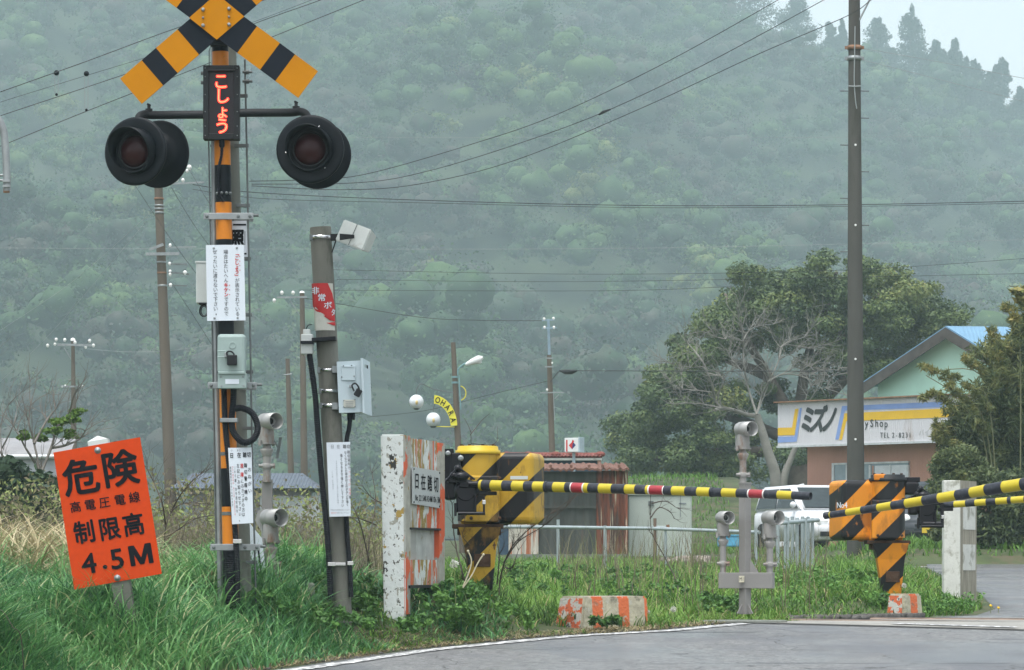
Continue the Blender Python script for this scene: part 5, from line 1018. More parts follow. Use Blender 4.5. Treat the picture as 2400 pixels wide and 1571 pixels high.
wire('pale wire rising from the left edge towards the brown grey pole, lower one', [(0, 895, 110), (120, 780, 105), (300, 570, 95), (340, 520, 80)], 1.3, Wg)
wire('pale wire from the distant left pole dipping behind the mast', [(205, 818, 105), (300, 825, 102), (400, 822, 100), (500, 808, 98)], 1.6, Wg)

# ================================================================ BUILDINGS
salmon = add_ribs(mat('salmon_sheet', (.46, .25, .18), .7, var=.06, vs=2), 'X', 9, .5); sheetw = add_ribs(mat('fascia_sheet', (.60, .60, .62), .6, var=.05, vs=2, dirt=(.42, .36, .33), dirt_amt=.33, ds=1.5, stretch=(1, 1, .3)), 'X', 7, .4)
bluep = mat('blue_band', (.22, .33, .62), .6, var=.08, vs=4); goldp = mat('gold_band', (.72, .46, .03), .6, var=.06, vs=4); charc = mat('charcoal_letters', (.045, .055, .055), .6, dirt=(.25, .25, .25), dirt_amt=.25, ds=5)
winm = mat('window_glass', (.25, .32, .35), .15, var=.1, spec=.7); alum = mat('aluminium', (.55, .58, .58), .45, .4); curtain = mat('curtain', (.62, .66, .68), .7, var=.08)
A = P(1823, 1, 85.2); B = P(2240, 1, 81.2); A.z = B.z = 0; e = (B-A).normalized(); bk = Vector((-e.y, e.x, 0)); Ls = (B-A).length
sh = T('shop', 'salmon walled shop with a blue and yellow striped ribbed fascia', 'shop', (A.x, A.y, G(A.x, A.y)))
ori = A+bk*.55+e*.45; z0 = G(A.x, A.y)-.1; zf0, zf1 = 3.35, 4.38
RS = Matrix((e, bk, Vector((0, 0, 1)))).transposed()
mb = MB(); mb.prism([(0, z0), (7.5, z0), (7.5, 3.5), (0, 3.5)], ori, e, (0, 0, 1), 5.0); sh.part('wall', mb, salmon)
mb = MB(); mb.prism([(0, zf0), (Ls, zf0), (Ls, zf1), (0, zf1)], A, e, (0, 0, 1), 1.6); fa = sh.part('fascia', mb, sheetw)
mb = MB(); mb.box(A+e*(Ls/2)+Vector((0, 0, zf1+.012))+bk*.75, (Ls+.06, 1.75, .03), RS, 1); mb.box(A+e*(Ls/2)+Vector((0, 0, zf0-.02))-bk*.0, (Ls+.03, .06, .05), RS, 0); sh.part('fascia_trim', mb, [alum, rusty], fa)
mb = MB(); F_ = lambda a, b, c=.006: A+e*a+Vector((0, 0, b))-bk*c
def fp(u, v):
    """photo pixel onto the fascia plane"""
    r_ = Vector(((u-U0)/F, 1, (V0-v)/F)); s1 = (A-Vector((0, 0, CZ))).dot(bk)/r_.dot(bk); p = Vector((0, 0, CZ))+r_*s1; return (p-A).dot(e), p.z
def patch(mb, q, mi, c=.008): mb.add([F_(*fp(u, v), c) for u, v in q], [[0, 1, 2, 3]], mi)
patch(mb, ((1823.5, 1003), (1858, 1002), (1856, 1020), (1823.5, 1021)), 0); patch(mb, ((1864, 959), (1872, 958), (1863, 1020), (1854, 1020)), 0, .010)
patch(mb, ((1823.5, 1024), (1866, 1023), (1864, 1036), (1823.5, 1038)), 1); patch(mb, ((1875, 957), (1880, 956), (1868, 1035), (1861, 1036)), 1, .010)
patch(mb, ((1974, 953), (1984, 952), (1966, 1030), (1958, 1031)), 1); patch(mb, ((1974, 952), (2228, 941), (2228, 954), (1974, 963)), 1, .010); patch(mb, ((1979, 971), (1988, 970), (1974, 1031), (1967, 1032)), 0); patch(mb, ((1979, 969), (2228, 957), (2228, 978), (1979, 988)), 0, .010)
sh.part('fascia_stripes', mb, [goldp, bluep], fa)
mb = MB(); f = lambda x, y: F_(*fp(x, -y), .012)
for ch, u, w in (('ミ', 1894, 30), ('ズ', 1919, 34), ('ノ', 1946, 34)): put(mb, ch, u, -984, w, 66, f, .05, 0, .20)
x = 2027
for ch, w in (('y', 9), (' ', 2), ('S', 12), ('h', 11), ('o', 11), ('p', 11)): put(mb, ch, x+w/2, -992+(0 if ch not in 'yp' else -1), 17, 25, f, .012); x += w
x = 2063
for ch in 'TEL 2-8231':
    w = 8 if ch != ' ' else 4; put(mb, ch, x+w/2, -1020+(0 if ch != '-' else 0), 12, 17, f, .008); x += w-.2
for i, ch in enumerate('バイク店'): put(mb, ch, 2160+13*i, -1014, 12, 15, f, .0, 1)
sh.part('lettering', mb, [charc, mat('faded_letters', (.40, .41, .40), .7)], fa)
def wp(u, v):
    r_ = Vector(((u-U0)/F, 1, (V0-v)/F)); s1 = (ori-Vector((0, 0, CZ))).dot(bk)/r_.dot(bk); p = Vector((0, 0, CZ))+r_*s1; return p-ori
def wbox(mb, u0, v0, u1, v1, c0, c1, mi=0):
    a = wp(u0, v0); b = wp(u1, v1); x0, x1 = a.dot(e), b.dot(e); zt_, zb2 = wp(u0, v0).z, wp(u0, v1).z; c = ori+e*((x0+x1)/2)+Vector((0, 0, (zt_+zb2)/2))-bk*((c0+c1)/2); mb.box(c, (abs(x1-x0), abs(c1-c0), abs(zt_-zb2)), RS, mi)
mb = MB(); wbox(mb, 1957, 1088, 2131, 1200, 0.0, .03, 0); wn = sh.part('window', mb, winm)
mb = MB()
for a in ((1953, 1086, 2133, 1090), (1953, 1090, 1958, 1205), (2128, 1090, 2133, 1205), (2088, 1090, 2091, 1205), (2040, 1090, 2044, 1205), (1986, 1090, 1989, 1205)): wbox(mb, *a, 0., .06)
sh.part('window_frame', mb, alum, wn)
mb = MB(); wbox(mb, 2053, 1092, 2127, 1200, .031, .036); wbox(mb, 2046, 1092, 2050, 1200, .031, .036, 1); sh.part('curtain', mb, [curtain, salmon], wn)
# house with the mint gable
mint = mat('mint_wall', (.48, .76, .64), .8, var=.04, vs=1.5, dirt=(.42, .68, .57), dirt_amt=.35, ds=1); woodb = mat('barge_board', (.075, .072, .064), .85, var=.25, vs=4); bluer = add_ribs(mat('blue_roof', (.16, .31, .45), .45, var=.06, vs=2), 'X', 3, .5)
pk = P(2227, 776, 90.); le = P(2030, 908, 92.4); re = P(2440, 908, 87.6); z0 = G(pk.x, pk.y)-.1
ho = T('house', 'mint walled house with a blue roof rising behind the shop fascia', 'house', (pk.x, pk.y, z0))
gv = (re-le); gv.z = 0; gn = gv.normalized(); back = Vector((.93, .36, 0))*7.5
lw = le.lerp(re, .07); rw = le.lerp(re, .93); hp = pk.z-.12; slope = (pk.z-le.z)/((pk-le).xy.length)
lz = hp-slope*(pk-lw).xy.length; rz = hp-slope*(rw-pk).xy.length
fr = [Vector((lw.x, lw.y, z0)), Vector((rw.x, rw.y, z0)), Vector((rw.x, rw.y, rz)), Vector((pk.x, pk.y, hp)), Vector((lw.x, lw.y, lz))]; bkv = [p+back for p in fr]
mb = MB(); mb.add(fr+bkv, [[0, 1, 2, 3, 4], [9, 8, 7, 6, 5], [1, 0, 5, 6], [2, 1, 6, 7], [0, 4, 9, 5]]); ho.part('wall', mb, mint)
off = Vector((-.16, -.40, 0)); up = Vector((0, 0, .10))
mb = MB(); a, b, c = le+off, pk+off, re+off; a2, b2, c2 = le+back, pk+back+Vector((0, 0, .12)), re+back
for q in ((a, b, b2, a2), (b, c, c2, b2)): mb.add([*(p for p in q), *(p+up for p in q)], [[0, 3, 2, 1], [4, 5, 6, 7], [0, 1, 5, 4], [1, 2, 6, 5], [2, 3, 7, 6], [3, 0, 4, 7]])
ho.part('roof', mb, bluer)
mb = MB(); dn = Vector((0, 0, -.22)); fo_ = Vector((-.02, -.05, .0))
for q0, q1 in ((a, b), (b, c)): q = [q0+fo_+Vector((0, 0, .06)), q1+fo_+Vector((0, 0, .06)), q1+fo_+dn, q0+fo_+dn]; mb.add(q+[p+Vector((.02, .06, 0)) for p in q], [[3, 2, 1, 0], [4, 5, 6, 7], [0, 1, 5, 4], [2, 3, 7, 6], [0, 4, 7, 3], [1, 2, 6, 5]])
ho.part('barge_board', mb, woodb)
# rusty shed, tiled workshop, sign box
rustw = mat('rust_sheet', (.20, .07, .04), .9, var=.35, vs=2.5, stretch=(3, 1, .35)); add_layer(rustw, (.07, .04, .03), 3.5, .50, .60, (3, 1, .3), seed=4); add_layer(rustw, (.60, .54, .40), 5, .59, .66, (4, 1, .18), seed=9)
darkw = mat('dark_sheet', (.060, .066, .058), .85, var=.3, vs=3, stretch=(3, 1, .3), dirt=(.11, .085, .07), dirt_amt=.33, ds=2); palew = mat('pale_rust_sheet', (.50, .48, .41), .85, var=.2, vs=3, stretch=(5, 1, .3)); add_layer(palew, (.36, .13, .06), 3.2, .50, .58, (4, 1, .25), seed=6)
rustr = mat('rust_roof', (.17, .085, .06), .9, var=.4, vs=5, dirt=(.30, .24, .20), dirt_amt=.3, ds=7)
d = 66.; X = lambda u, dd=d: (u-U0)/F*dd
def ribwall(mb, x0, x1, y, zb, zt, pitch=.13, dep=.035, mi=0):
    n_ = max(2, int((x1-x0)/pitch*4)); vs = []
    for i in range(n_+1):
        x = x0+(x1-x0)*i/n_; yy = y-dep*(0, 1, 1, 0)[i % 4]; vs += [(x, yy, zb), (x, yy, zt)]
    mb.add(vs, [[2*i, 2*i+2, 2*i+3, 2*i+1] for i in range(n_)], mi)
zt = CZ+(1330-1103)/F*d; gb_ = G(.9, d)
sd_ = T('shed', 'low rusty corrugated shed behind the lowered barrier arm', 'shed', (X(1330), d, gb_))
mb = MB(); mb.box(((X(1192)+X(1470))/2, d+1.25, (gb_+zt)/2-.05), (X(1470)-X(1192)-.02, 2.4, zt-gb_), mi=0); sd_.part('wall', mb, darkw)
mb = MB(); ribwall(mb, X(1398), X(1471), d, gb_+.08, zt, .16, .04); sd_.part('rusty_sheet', mb, rustw, None, 'orange brown rusty sheeting at the right end')
mb = MB(); ribwall(mb, X(1192), X(1262), d, gb_+.08, zt, .16, .04); sd_.part('pale_sheet', mb, palew)
mb = MB(); ribwall(mb, X(1263), X(1397), d+.02, gb_+.08, zt-.2, .26, .02); mb.box((X(1330), d-.02, zt-.12), (X(1397)-X(1263), .05, .2)); mb.box((X(1330), d-.03, (gb_+zt)/2+.15), (X(1397)-X(1263), .03, .05)); sd_.part('dark_sheet', mb, darkw)
mb = MB(); mb.box((X(1328), d+.3, gb_+.03), (X(1475)-X(1192), .9, .14)); sd_.part('plinth', mb, conc_pale)
mb = MB(); x0, x1 = X(1180), X(1474); y0, y1 = d-.25, d+2.6; n_ = 44; vs = []
for i in range(n_+1):
    x = x0+(x1-x0)*i/n_; w = .025*(i % 2)+random.uniform(-.012, .012); vs += [(x, y0, zt+.02+w), (x, y1, zt+.20+w), (x, y1, zt+.16+w), (x, y0, zt-.02+w)]
fs = []
for i in range(n_): k = 4*i; fs += [[k, k+4, k+5, k+1], [k+3, k+2, k+6, k+7], [k, k+3, k+7, k+4]]
mb.add(vs, fs)
for u in (1290, 1338, 1380, 1412, 1450): mb.box((X(u), y0+.0, zt+.07), (.05, .12, .05))
sd_.part('roof', mb, rustr)
d = 72.; gb_ = G(.6, d); ws = T('workshop', 'low dark blue workshop with a white eave and red tiled roof behind the rusty shed', 'workshop', (X(1290, d), d, gb_)); navyw = mat('navy_wall', (.035, .07, .11), .6, var=.2); tiler = mat('red_tiles', (.20, .055, .04), .7, var=.3, vs=8)
zz2 = lambda v: CZ+(1330-v)/F*d
mb = MB(); mb.box((X(1285, d), d+1.5, (gb_+zz2(1080))/2), (X(1400, d)-X(1170, d), 3, zz2(1080)-gb_)); ws.part('wall', mb, navyw)
mb = MB(); mb.box((X(1288, d), d-.10, zz2(1077)), (X(1411, d)-X(1166, d), .16, .045)); ws.part('eave_board', mb, whitec)
mb = MB(); mb.box((X(1404, d), d-.12, zz2(1083)), (.07, .10, .10)); ws.part('gutter_end', mb, rusty)
mb = MB(); n_ = 60; vs = []; x0, x1 = X(1164, d), X(1412, d)
for i in range(n_+1):
    x = x0+(x1-x0)*i/n_; w = .03*abs(math.sin(i*1.57)); vs += [(x, d-.22, zz2(1072)+w), (x, d+1.4, zz2(1064)+.05+w)]
mb.add(vs, [[2*i, 2*i+2, 2*i+3, 2*i+1] for i in range(n_)]); mb.box(((x0+x1)/2, d+.2, zz2(1073)), (x1-x0-.02, .7, .06)); 
for u in (1188, 1238, 1303, 1344, 1408): mb.sphere((X(u, d), d+.3, zz2(1064)), .075, 0, 10, (1.4, 1.5, .8))
mb.tube([(x0, d+.8, zz2(1063)), (x1, d+.8, zz2(1064))], .05, 8); ws.part('roof', mb, tiler)
d = 70.; sb = T('sign_box', 'small white sign box with a red and blue diamond mark above the workshop roof', 'sign', (X(1350, d), d, zz2(1062))); mb = MB(); zc = CZ+(1330-1043.5)/F*d; R = Matrix.Rotation(-.35, 3, 'Z'); c = Vector((X(1345, d), d+.05, zc)); mb.box(c+Vector((0, 0, 0)), (.30, .26, .28), R, 0, .01); mb.box(c+R @ Vector((.155, 0, .005)), (.03, .29, .30), R, 1, .004); mb.tube([c, c+Vector((0, .1, -.9))], .03, 8, 1); cs = sb.part('case', mb, [lampw, mat('pale_blue_side', (.40, .50, .55), .5)])
mb = MB(); o = c+R @ Vector((0, -.131, 0)); ax_ = R @ Vector((1, 0, 0)); f = plane(o, ax_, (0, 0, 1), .002)
mb.add([f(-.115, -.13), f(-.085, -.13), f(-.085, .10), f(-.115, .10)], [[0, 1, 2, 3]], 0)
q = [(.03, .115), (.0, .05), (-.065, 0), (0, -.085), (.075, -.01)]; mb.add([f(.0, .05), f(-.06, -.005), f(.01, -.085), f(.02, .02)], [[0, 1, 2, 3]], 0); mb.add([f(.02, .02), f(.01, -.085), f(.085, -.005), f(.04, .05)], [[0, 1, 2, 3]], 1); mb.add([f(.0, .05), f(.02, .02), f(.04, .05), f(.055, .075), f(.02, .105)], [[0, 1, 2, 3, 4]], 0)
sb.part('emblem', mb, [redink, mat('navy_ink', (.03, .04, .16), .5)], cs)
d = 68.; gb_ = G(2.8, d); mb = MB(); palec = mat('pale_green_plastic', (.46, .52, .47), .55, var=.06, vs=2, dirt=(.34, .40, .37), dirt_amt=.3, ds=2); mb.box((X(1547, d), d+.6, (gb_+CZ+(1330-1161)/F*d)/2), (X(1622, d)-X(1472, d), 1.1, CZ+(1330-1161)/F*d-gb_), None, 0, .04, 3); tk = T('storage_locker', 'pale grey green storage locker right of the rusty shed', 'locker', (X(1547, d), d, gb_)); lk = tk.part('body', mb, palec)
mb = MB(); mb.box((X(1526, d), d+.04, CZ+(1330-1180)/F*d), (.10, .02, .09)); tk.part('vent_plate', mb, galv_dark); mb = MB(); mb.box((X(1595, d), d+.045, CZ+(1330-1178)/F*d), (.012, .012, .55)); mb.box((X(1600, d), d+.045, CZ+(1330-1180)/F*d), (.14, .012, .02)); tk.part('door_seam', mb, greyink)
mb = MB(); mb.box((X(1547, d), d+.6, CZ+(1330-1160)/F*d+.012), (X(1626, d)-X(1468, d), 1.16, .05), None, 0, .015); tk.part('lid', mb, palec)
# roofs seen at the left
greyr = add_ribs(mat('grey_blue_tiles', (.11, .135, .17), .6, var=.14, vs=5), 'X', 4, .8, .05); d = 78.; gb_ = G(-6, d)
hb = T('low_house', 'low house with a blue grey tiled roof behind the signal mast', 'house', (X(560, d), d, gb_)); zq = lambda v: CZ+(1330-v)/F*d
mb = MB(); x0, x1 = X(402, d), X(752, d); mb.add([(x0, d-.6, zq(1146)), (x1, d-.6, zq(1146)), (x1-.5, d+1.8, zq(1117)+.12), (x0+.3, d+1.8, zq(1117)+.12), (x0, d+4, zq(1146)), (x1, d+4, zq(1146))], [[0, 1, 2, 3], [3, 2, 5, 4], [0, 3, 4], [1, 5, 2]]); hb.part('roof', mb, greyr)
mb = MB(); mb.box(((x0+x1)/2, d+1.7, (gb_+zq(1147))/2), (x1-x0-.8, 3.6, zq(1147)-gb_)); hb.part('wall', mb, mat('dull_lilac_wall', (.30, .29, .31), .9, var=.12))
mb = MB(); mb.box((X(680, d), d-.12, zq(1195)), (1.3, .04, .6)); hb.part('window', mb, curtain)
d = 74.; gb_ = G(-9.5, d); zq = lambda v: CZ+(1330-v)/F*d; wh = T('greenhouse', 'long white plastic roofed shed at the left edge behind the shrubs', 'greenhouse', (X(60, d), d, gb_)); filmw = mat('white_film', (.27, .27, .275), .6, var=.14, vs=2, dirt=(.26, .23, .23), dirt_amt=.40, ds=1)
mb = MB(); x0, x1 = X(-160, d), X(168, d); n_ = 8; vs = []
for i in range(n_+1): a = math.pi*.5*i/n_; yy = d-.1+2.2*(1-math.cos(a)); z_ = zq(1072)+(zq(1019)-zq(1072))*math.sin(a); vs += [(x0, yy, z_), (x1, yy, z_)]
mb.add(vs, [[2*i, 2*i+1, 2*i+3, 2*i+2] for i in range(n_)], 0, True); mb.box(((x0+x1)/2, d+1.6, (zq(1072)+zq(1030))/2-.12), (x1-x0, 3., zq(1030)-zq(1072)-.3)); wh.part('roof', mb, filmw)
mb = MB(); mb.box(((x0+x1)/2, d+1.5, (gb_+zq(1074))/2), (x1-x0-.1, 3, zq(1074)-gb_)); wh.part('wall', mb, mat('grey_lilac_film', (.40, .42, .45), .7, var=.15)); mb = MB(); mb.tube([(x0, d-.14, zq(1071)), (x1, d-.14, zq(1071))], .045, 8); wh.part('eave_pipe', mb, alum)

# ================================================================ FENCES, CARS
d = 46.; rail_ = T('pipe_rail', 'long single grey pipe rail on posts in front of the rusty shed', 'rail', (X(1480, d), d, G(X(1480, d), d))); pipem = mat('pipe_grey', (.36, .42, .43), .45, .35, var=.1)
mb = MB(); mb.tube([P(1170, 1235, d+1.5), P(1308, 1236, d+.8), P(1533, 1239, d), P(1780, 1248, d-1.2)], S(4.3, d), 10); rail_.part('top_rail', mb, pipem)
for u, vt, dd in ((1308, 1218, d+.8), (1418, 1232, d+.4), (1535, 1215, d), (1560, 1240, d-.1), (1772, 1240, d-1.2)): p = P(u, vt, dd); mb = MB(); mb.tube([p, (p.x, dd, G(p.x, dd)-.1)], S(3.8 if u != 1560 else 3, d), 8); rail_.part('post', mb, pipem if u != 1535 else mat('rusty_post', (.17, .12, .09), .8, var=.3))
mb = MB(); mb.tube([P(1525, 1234, d), P(1560, 1235, d)], S(2, d), 6); mb.tube([P(1565, 1230, d-.05), P(1566, 1238, d-.05)], S(4, d), 8, 1); rail_.part('tap', mb, [pipem, rusty])
d = 42.; pf = T('picket_rail', 'short row of grey pipe pickets in front of the white car', 'fence', (X(1870, d), d, G(X(1870, d), d)))
mb = MB(); mb.tube([P(1822, 1227, d-.6), P(1918, 1219, d+.6)], S(5, d), 10); pf.part('top_rail', mb, pipem)
for i, (u, dd) in enumerate(((1823, -.7), (1846, -.35), (1857, .3), (1868, 0), (1881, .5), (1888, .15), (1894, .6), (1904, .45), (1841, .2))): p = P(u, 1211+(i % 2)*3, d+dd); mb = MB(); mb.tube([p, (p.x, d+dd, G(p.x, d+dd)-.1)], S(4.2, d), 8); pf.part('picket', mb, pipem)
carw = mat('white_car_paint', (.74, .76, .78), .25, var=.02, spec=.6); card = mat('dark_car_paint', (.035, .042, .05), .3, var=.1, spec=.6); glassc = mat('car_glass', (.03, .042, .045), .2, var=.2, spec=.4); tyre = mat('tyre', (.015, .015, .016), .8); hub = mat('hub', (.55, .57, .58), .35, .7); headl = mat('headlight', (.72, .74, .72), .1, spec=.9); platey = mat('yellow_plate', (.66, .48, .04), .5); trimk = mat('black_trim', (.02, .022, .025), .5)
def car(label, loc, fwd, paint, dark=False, hood=.25):
    x0 = Vector(loc); f = Vector((fwd[0], fwd[1], 0)).normalized(); l = Vector((-f.y, f.x, 0)); Rm = Matrix((f, l, Vector((0, 0, 1)))).transposed()
    t = T('car', label, 'car', x0, 'parked cars'); w = lambda p: x0+Rm @ Vector(p)
    def hull(secs, mi, bev, name, m, parent=None, seg=3):
        bm = bmesh.new(); k = len(secs[0]); rows = [[bm.verts.new(p) for p in s] for s in secs]
        for a_, b_ in zip(rows, rows[1:]):
            for j in range(k): bm.faces.new([a_[j], a_[(j+1) % k], b_[(j+1) % k], b_[j]])
        bm.faces.new(rows[0][::-1]); bm.faces.new(rows[-1]); bmesh.ops.recalc_face_normals(bm, faces=bm.faces[:])
        if bev: bmesh.ops.bevel(bm, geom=bm.edges[:], offset=bev, segments=seg, affect='EDGES', clamp_overlap=True)
        bm.verts.index_update(); mb = MB(); mb.add([w(v.co) for v in bm.verts], [[v.index for v in q.verts] for q in bm.faces], mi, True); bm.free(); return t.part(name, mb, m, parent)
    sec = lambda x, hw, zb, zt: [(x, -hw, zb), (x, hw, zb), (x, hw*.97, zt), (x, -hw*.97, zt)]
    body = hull([sec(-1.62, .66, .34, .80), sec(-1.5, .72, .22, .88), sec(.78, .735, .22, .90), sec(1.25, .72, .22, .80), sec(1.55, .68, .24, .68), sec(1.66, .60, .28, .56)], 0, .05, 'body', paint)
    cabn = hull([sec(-1.58, .66, .84, .86), sec(-1.38, .57, .85, 1.36)] if 0 else [[(-1.58, -.68, .85), (.98, -.68, .85), (.98, .68, .85), (-1.58, .68, .85)], [(-1.50, -.64, 1.1), (.60, -.64, 1.12), (.60, .64, 1.12), (-1.50, .64, 1.1)], [(-1.38, -.57, 1.40), (.22, -.57, 1.42), (.22, .57, 1.42), (-1.38, .57, 1.40)]], 0, .04, 'cabin', paint, body)
    def pane(pts, name, m, parent, out): mb = MB(); q = [w(p) for p in pts]; n = (q[1]-q[0]).cross(q[2]-q[0]).normalized(); n = n if n.dot(w(out)-x0) > 0 else -n; mb.add([p+n*.012 for p in q]+[p-n*.03 for p in q], [[0, 1, 2, 3], [0, 1, 5, 4], [1, 2, 6, 5], [2, 3, 7, 6], [3, 0, 4, 7]]); return t.part(name, mb, m, parent)
    pane([(.90, -.58, .93), (.90, .58, .93), (.30, .50, 1.36), (.30, -.50, 1.36)], 'windscreen', glassc, cabn, (1, 0, .6))
    for s in (-1, 1):
        pane([(-.35, .685*s, .92), (.72, .685*s, .92), (.16, .595*s, 1.34), (-.35, .595*s, 1.34)], 'side_window', glassc, cabn, (0, s, 0)); pane([(-1.42, .68*s, .92), (-.42, .685*s, .92), (-.42, .595*s, 1.34), (-1.32, .59*s, 1.33)], 'side_window', glassc, cabn, (0, s, 0))
        mb = MB(); mb.sphere(w((.66, .76*s, .99)), .085, 0, 12, (.8, .8, .8)); t.part('mirror', mb, paint, body)
        for x in (-1.05, 1.05):
            mb = MB(); mb.lathe([(.20, -.09), (.27, -.08), (.27, .07), (.24, .09), (.17, .09)], w((x, .66*s, .27)), l*s, 24); wl = t.part('wheel', mb, tyre); mb = MB(); mb.lathe([(.17, .088), (.15, .075), (.05, .085), (.01, .09)], w((x, .66*s, .27)), l*s, 20, cap0=False); t.part('rim', mb, hub, wl)
            mb = MB(); mb.lathe([(.31, -.01), (.31, .01)], w((x, .722*s, .29)), l*s, 24); t.part('wheel_arch', mb, trimk, body)
        mb = MB(); mb.lathe([(.11, -.05), (.105, .02), (.07, .05), (.01, .06)], w((1.57, .50*s, .62)), f, 18) if dark else mb.box(w((1.56, .50*s, .60)), (.13, .27, .15), Rm, 0, .05); t.part('headlight', mb, headl, body)
    mb = MB(); mb.box(w((1.645, 0, .50)), (.05, .62, .06), Rm, 0, .01); mb.box(w((1.66, 0, .36)), (.04, .86, .05), Rm, 0, .01)
    for y in (-.45, .45): mb.box(w((1.64, y, .36)), (.06, .25, .10), Rm, 0, .01)
    t.part('grille', mb, trimk, body); mb = MB(); mb.box(w((1.69, 0, .42)), (.03, .33, .165), Rm, 0, .004); t.part('number_plate', mb, platey, body); return t
d = 75.; c = P(1908, 1, d); f0 = Vector((.34, -.94, 0)).normalized(); l0 = Vector((-f0.y, f0.x, 0)); cc = Vector((c.x, d, 0))-f0*1.6+l0*.70; car('small white car parked beside the shop behind the grey pickets', (cc.x, cc.y, G(cc.x, cc.y)-.03), f0, carw)
d = 72.; c = P(2180, 1, d); f0 = Vector((-.12, -.99, 0)).normalized(); cc = Vector((c.x, d, 0))-f0*1.65; car('dark car with a round headlight behind the orange gate machine', (cc.x, cc.y, G(cc.x, cc.y)-.05), f0, card, True)
d = 84.; mb = MB(); c = P(1850, 1143, d); mb.box(c+Vector((0, 1, -.05)), (.75, 2.0, .10), Matrix.Rotation(-.28, 3, 'Y'), 0, .02); mb.box(c+Vector((.05, 1, -.50)), (.62, 1.9, .8), None, 1, .03); mb.box(c+Vector((.05, 1, -1.15)), (.70, 2.0, .55), None, 0, .05)
vt = T('van', 'white roofed vehicle just showing between the white car and the shop wall', 'van', (c.x, d+1, G(c.x, d))); vt.part('body', mb, [carw, glassc])
d = 55.; mb = MB(); bl = mat('blue_plastic', (.10, .36, .55), .5, var=.08); p = P(1708, 1278, d); mb.box((p.x, d, p.z+.06), (.34, .3, .17), None, 0, .02); mb.box((p.x, d, p.z+.15), (.37, .33, .02), None, 0, .005); single('blue_crate', 'bright blue plastic crate behind the detector post', 'crate', mb, bl, (p.x, d, p.z-.02))
# ================================================================ TREES
def limb(mb, pts, r0, r1, n=8, mi=0):
    q = spl(pts, 5) if len(pts) > 2 else [Vector(p) for p in pts]; k = len(q)
    mb.tube(q, [r0+(r1-r0)*i/(k-1) for i in range(k)], n, mi)
def twigs(mb, p, dr, L, r, depth, spread=.6, n=3, bend=.25, up=.1):
    p = Vector(p); d = Vector(dr).normalized(); q = [p]
    for i in range(4): d = (d+Vector((random.uniform(-bend, bend), random.uniform(-bend, bend), random.uniform(-bend, bend)+up*.3))).normalized(); q.append(q[-1]+d*L/4)
    mb.tube(q, [r*(1-.17*i) for i in range(5)], 5 if depth else 4, 0, caps=False)
    if depth <= 0: return
    for k in range(n):
        i = random.randint(1, 4); e = (d+Vector((random.uniform(-1, 1), random.uniform(-1, 1), random.uniform(-.7, 1)))*spread).normalized()
        twigs(mb, q[i], e, L*random.uniform(.45, .75), r*.55, depth-1, spread, n, bend, up)
# big evergreen behind the bare tree
d = 122.; bx_ = P(1880, 1, d).x; gz_ = G(bx_, d); ev = T('evergreen_tree', 'wide spreading dark evergreen tree behind the bare white tree', 'tree', (bx_, d, gz_))
evm = leafmat('evergreen_leaves', [(.055, .088, .042), (.082, .128, .048), (.118, .168, .054), (.18, .215, .065), (.27, .25, .08)], .5, .12)
mb = MB(); limb(mb, [(bx_, d, gz_-.3), P(1878, 1120, d), P(1870, 1000, d)], .6, .45, 12)
for pts in ([(1870, 1000), (1800, 880), (1740, 780), (1700, 690)], [(1870, 1000), (1890, 850), (1930, 740), (1960, 640)], [(1870, 1000), (1990, 880), (2080, 790), (2150, 740)], [(1870, 1040), (1720, 980), (1600, 950), (1530, 930)], [(1870, 1060), (1700, 1060), (1580, 1070), (1500, 1080)], [(1900, 850), (2000, 760), (2060, 690)], [(1800, 880), (1720, 850), (1640, 820)]):
    limb(mb, [P(u, v, d+random.uniform(-1.5, 1.5)) for u, v in pts], .22, .05)
ev.part('trunk', mb, barkm)
blobs = []
for (u, v, ru, rv, n_) in ((1960, 645, 95, 38, 10), (1880, 690, 95, 45, 12), (1770, 672, 60, 40, 7), (1740, 720, 70, 42, 8), (2050, 690, 80, 50, 9), (2130, 720, 85, 48, 9), (2195, 755, 45, 50, 6), (2130, 790, 95, 48, 9), (2020, 770, 80, 50, 9), (1900, 770, 110, 45, 10), (1780, 790, 80, 40, 7), (1690, 770, 60, 40, 6), (1640, 800, 55, 35, 5), (1660, 850, 65, 36, 6), (2080, 850, 90, 40, 7), (1970, 850, 90, 42, 6), (1560, 900, 60, 32, 6), (1620, 910, 80, 40, 8), (1540, 960, 80, 40, 8), (1500, 1010, 55, 32, 6), (1580, 1010, 85, 40, 8), (1690, 940, 80, 40, 6), (1500, 1060, 45, 34, 6), (1570, 1075, 80, 32, 8), (1660, 1060, 80, 36, 8), (1760, 1040, 70, 40, 6), (1640, 1095, 90, 20, 6), (1750, 1090, 60, 20, 4), (1850, 940, 70, 40, 5), (1840, 1060, 60, 36, 4)):
    for k in range(int(n_*1.7)):
        a = random.uniform(0, 6.28); q = random.random()**.5; du, dv = ru*q*math.cos(a)*1.08, rv*q*math.sin(a)*1.15; blobs.append((P(u+du, v+dv, d+random.uniform(-2.6, 2.6)), S(random.uniform(17, 36), d), -dv/rv))
C = np.array([b[0] for b in blobs]); r_ = np.array([b[1] for b in blobs]); tn = .40+.26*rng.normal(size=len(blobs))*.6
V, Q, tt = leaves(C, np.stack([r_*1.5, r_*1.5, r_*.85], 1), 520, .125, tn, flat=.55, up=.45, shell=.35, jit=.11, aspect=.55); np_mesh('crown', V, Q, tt, evm, ev.loc, ev.o)
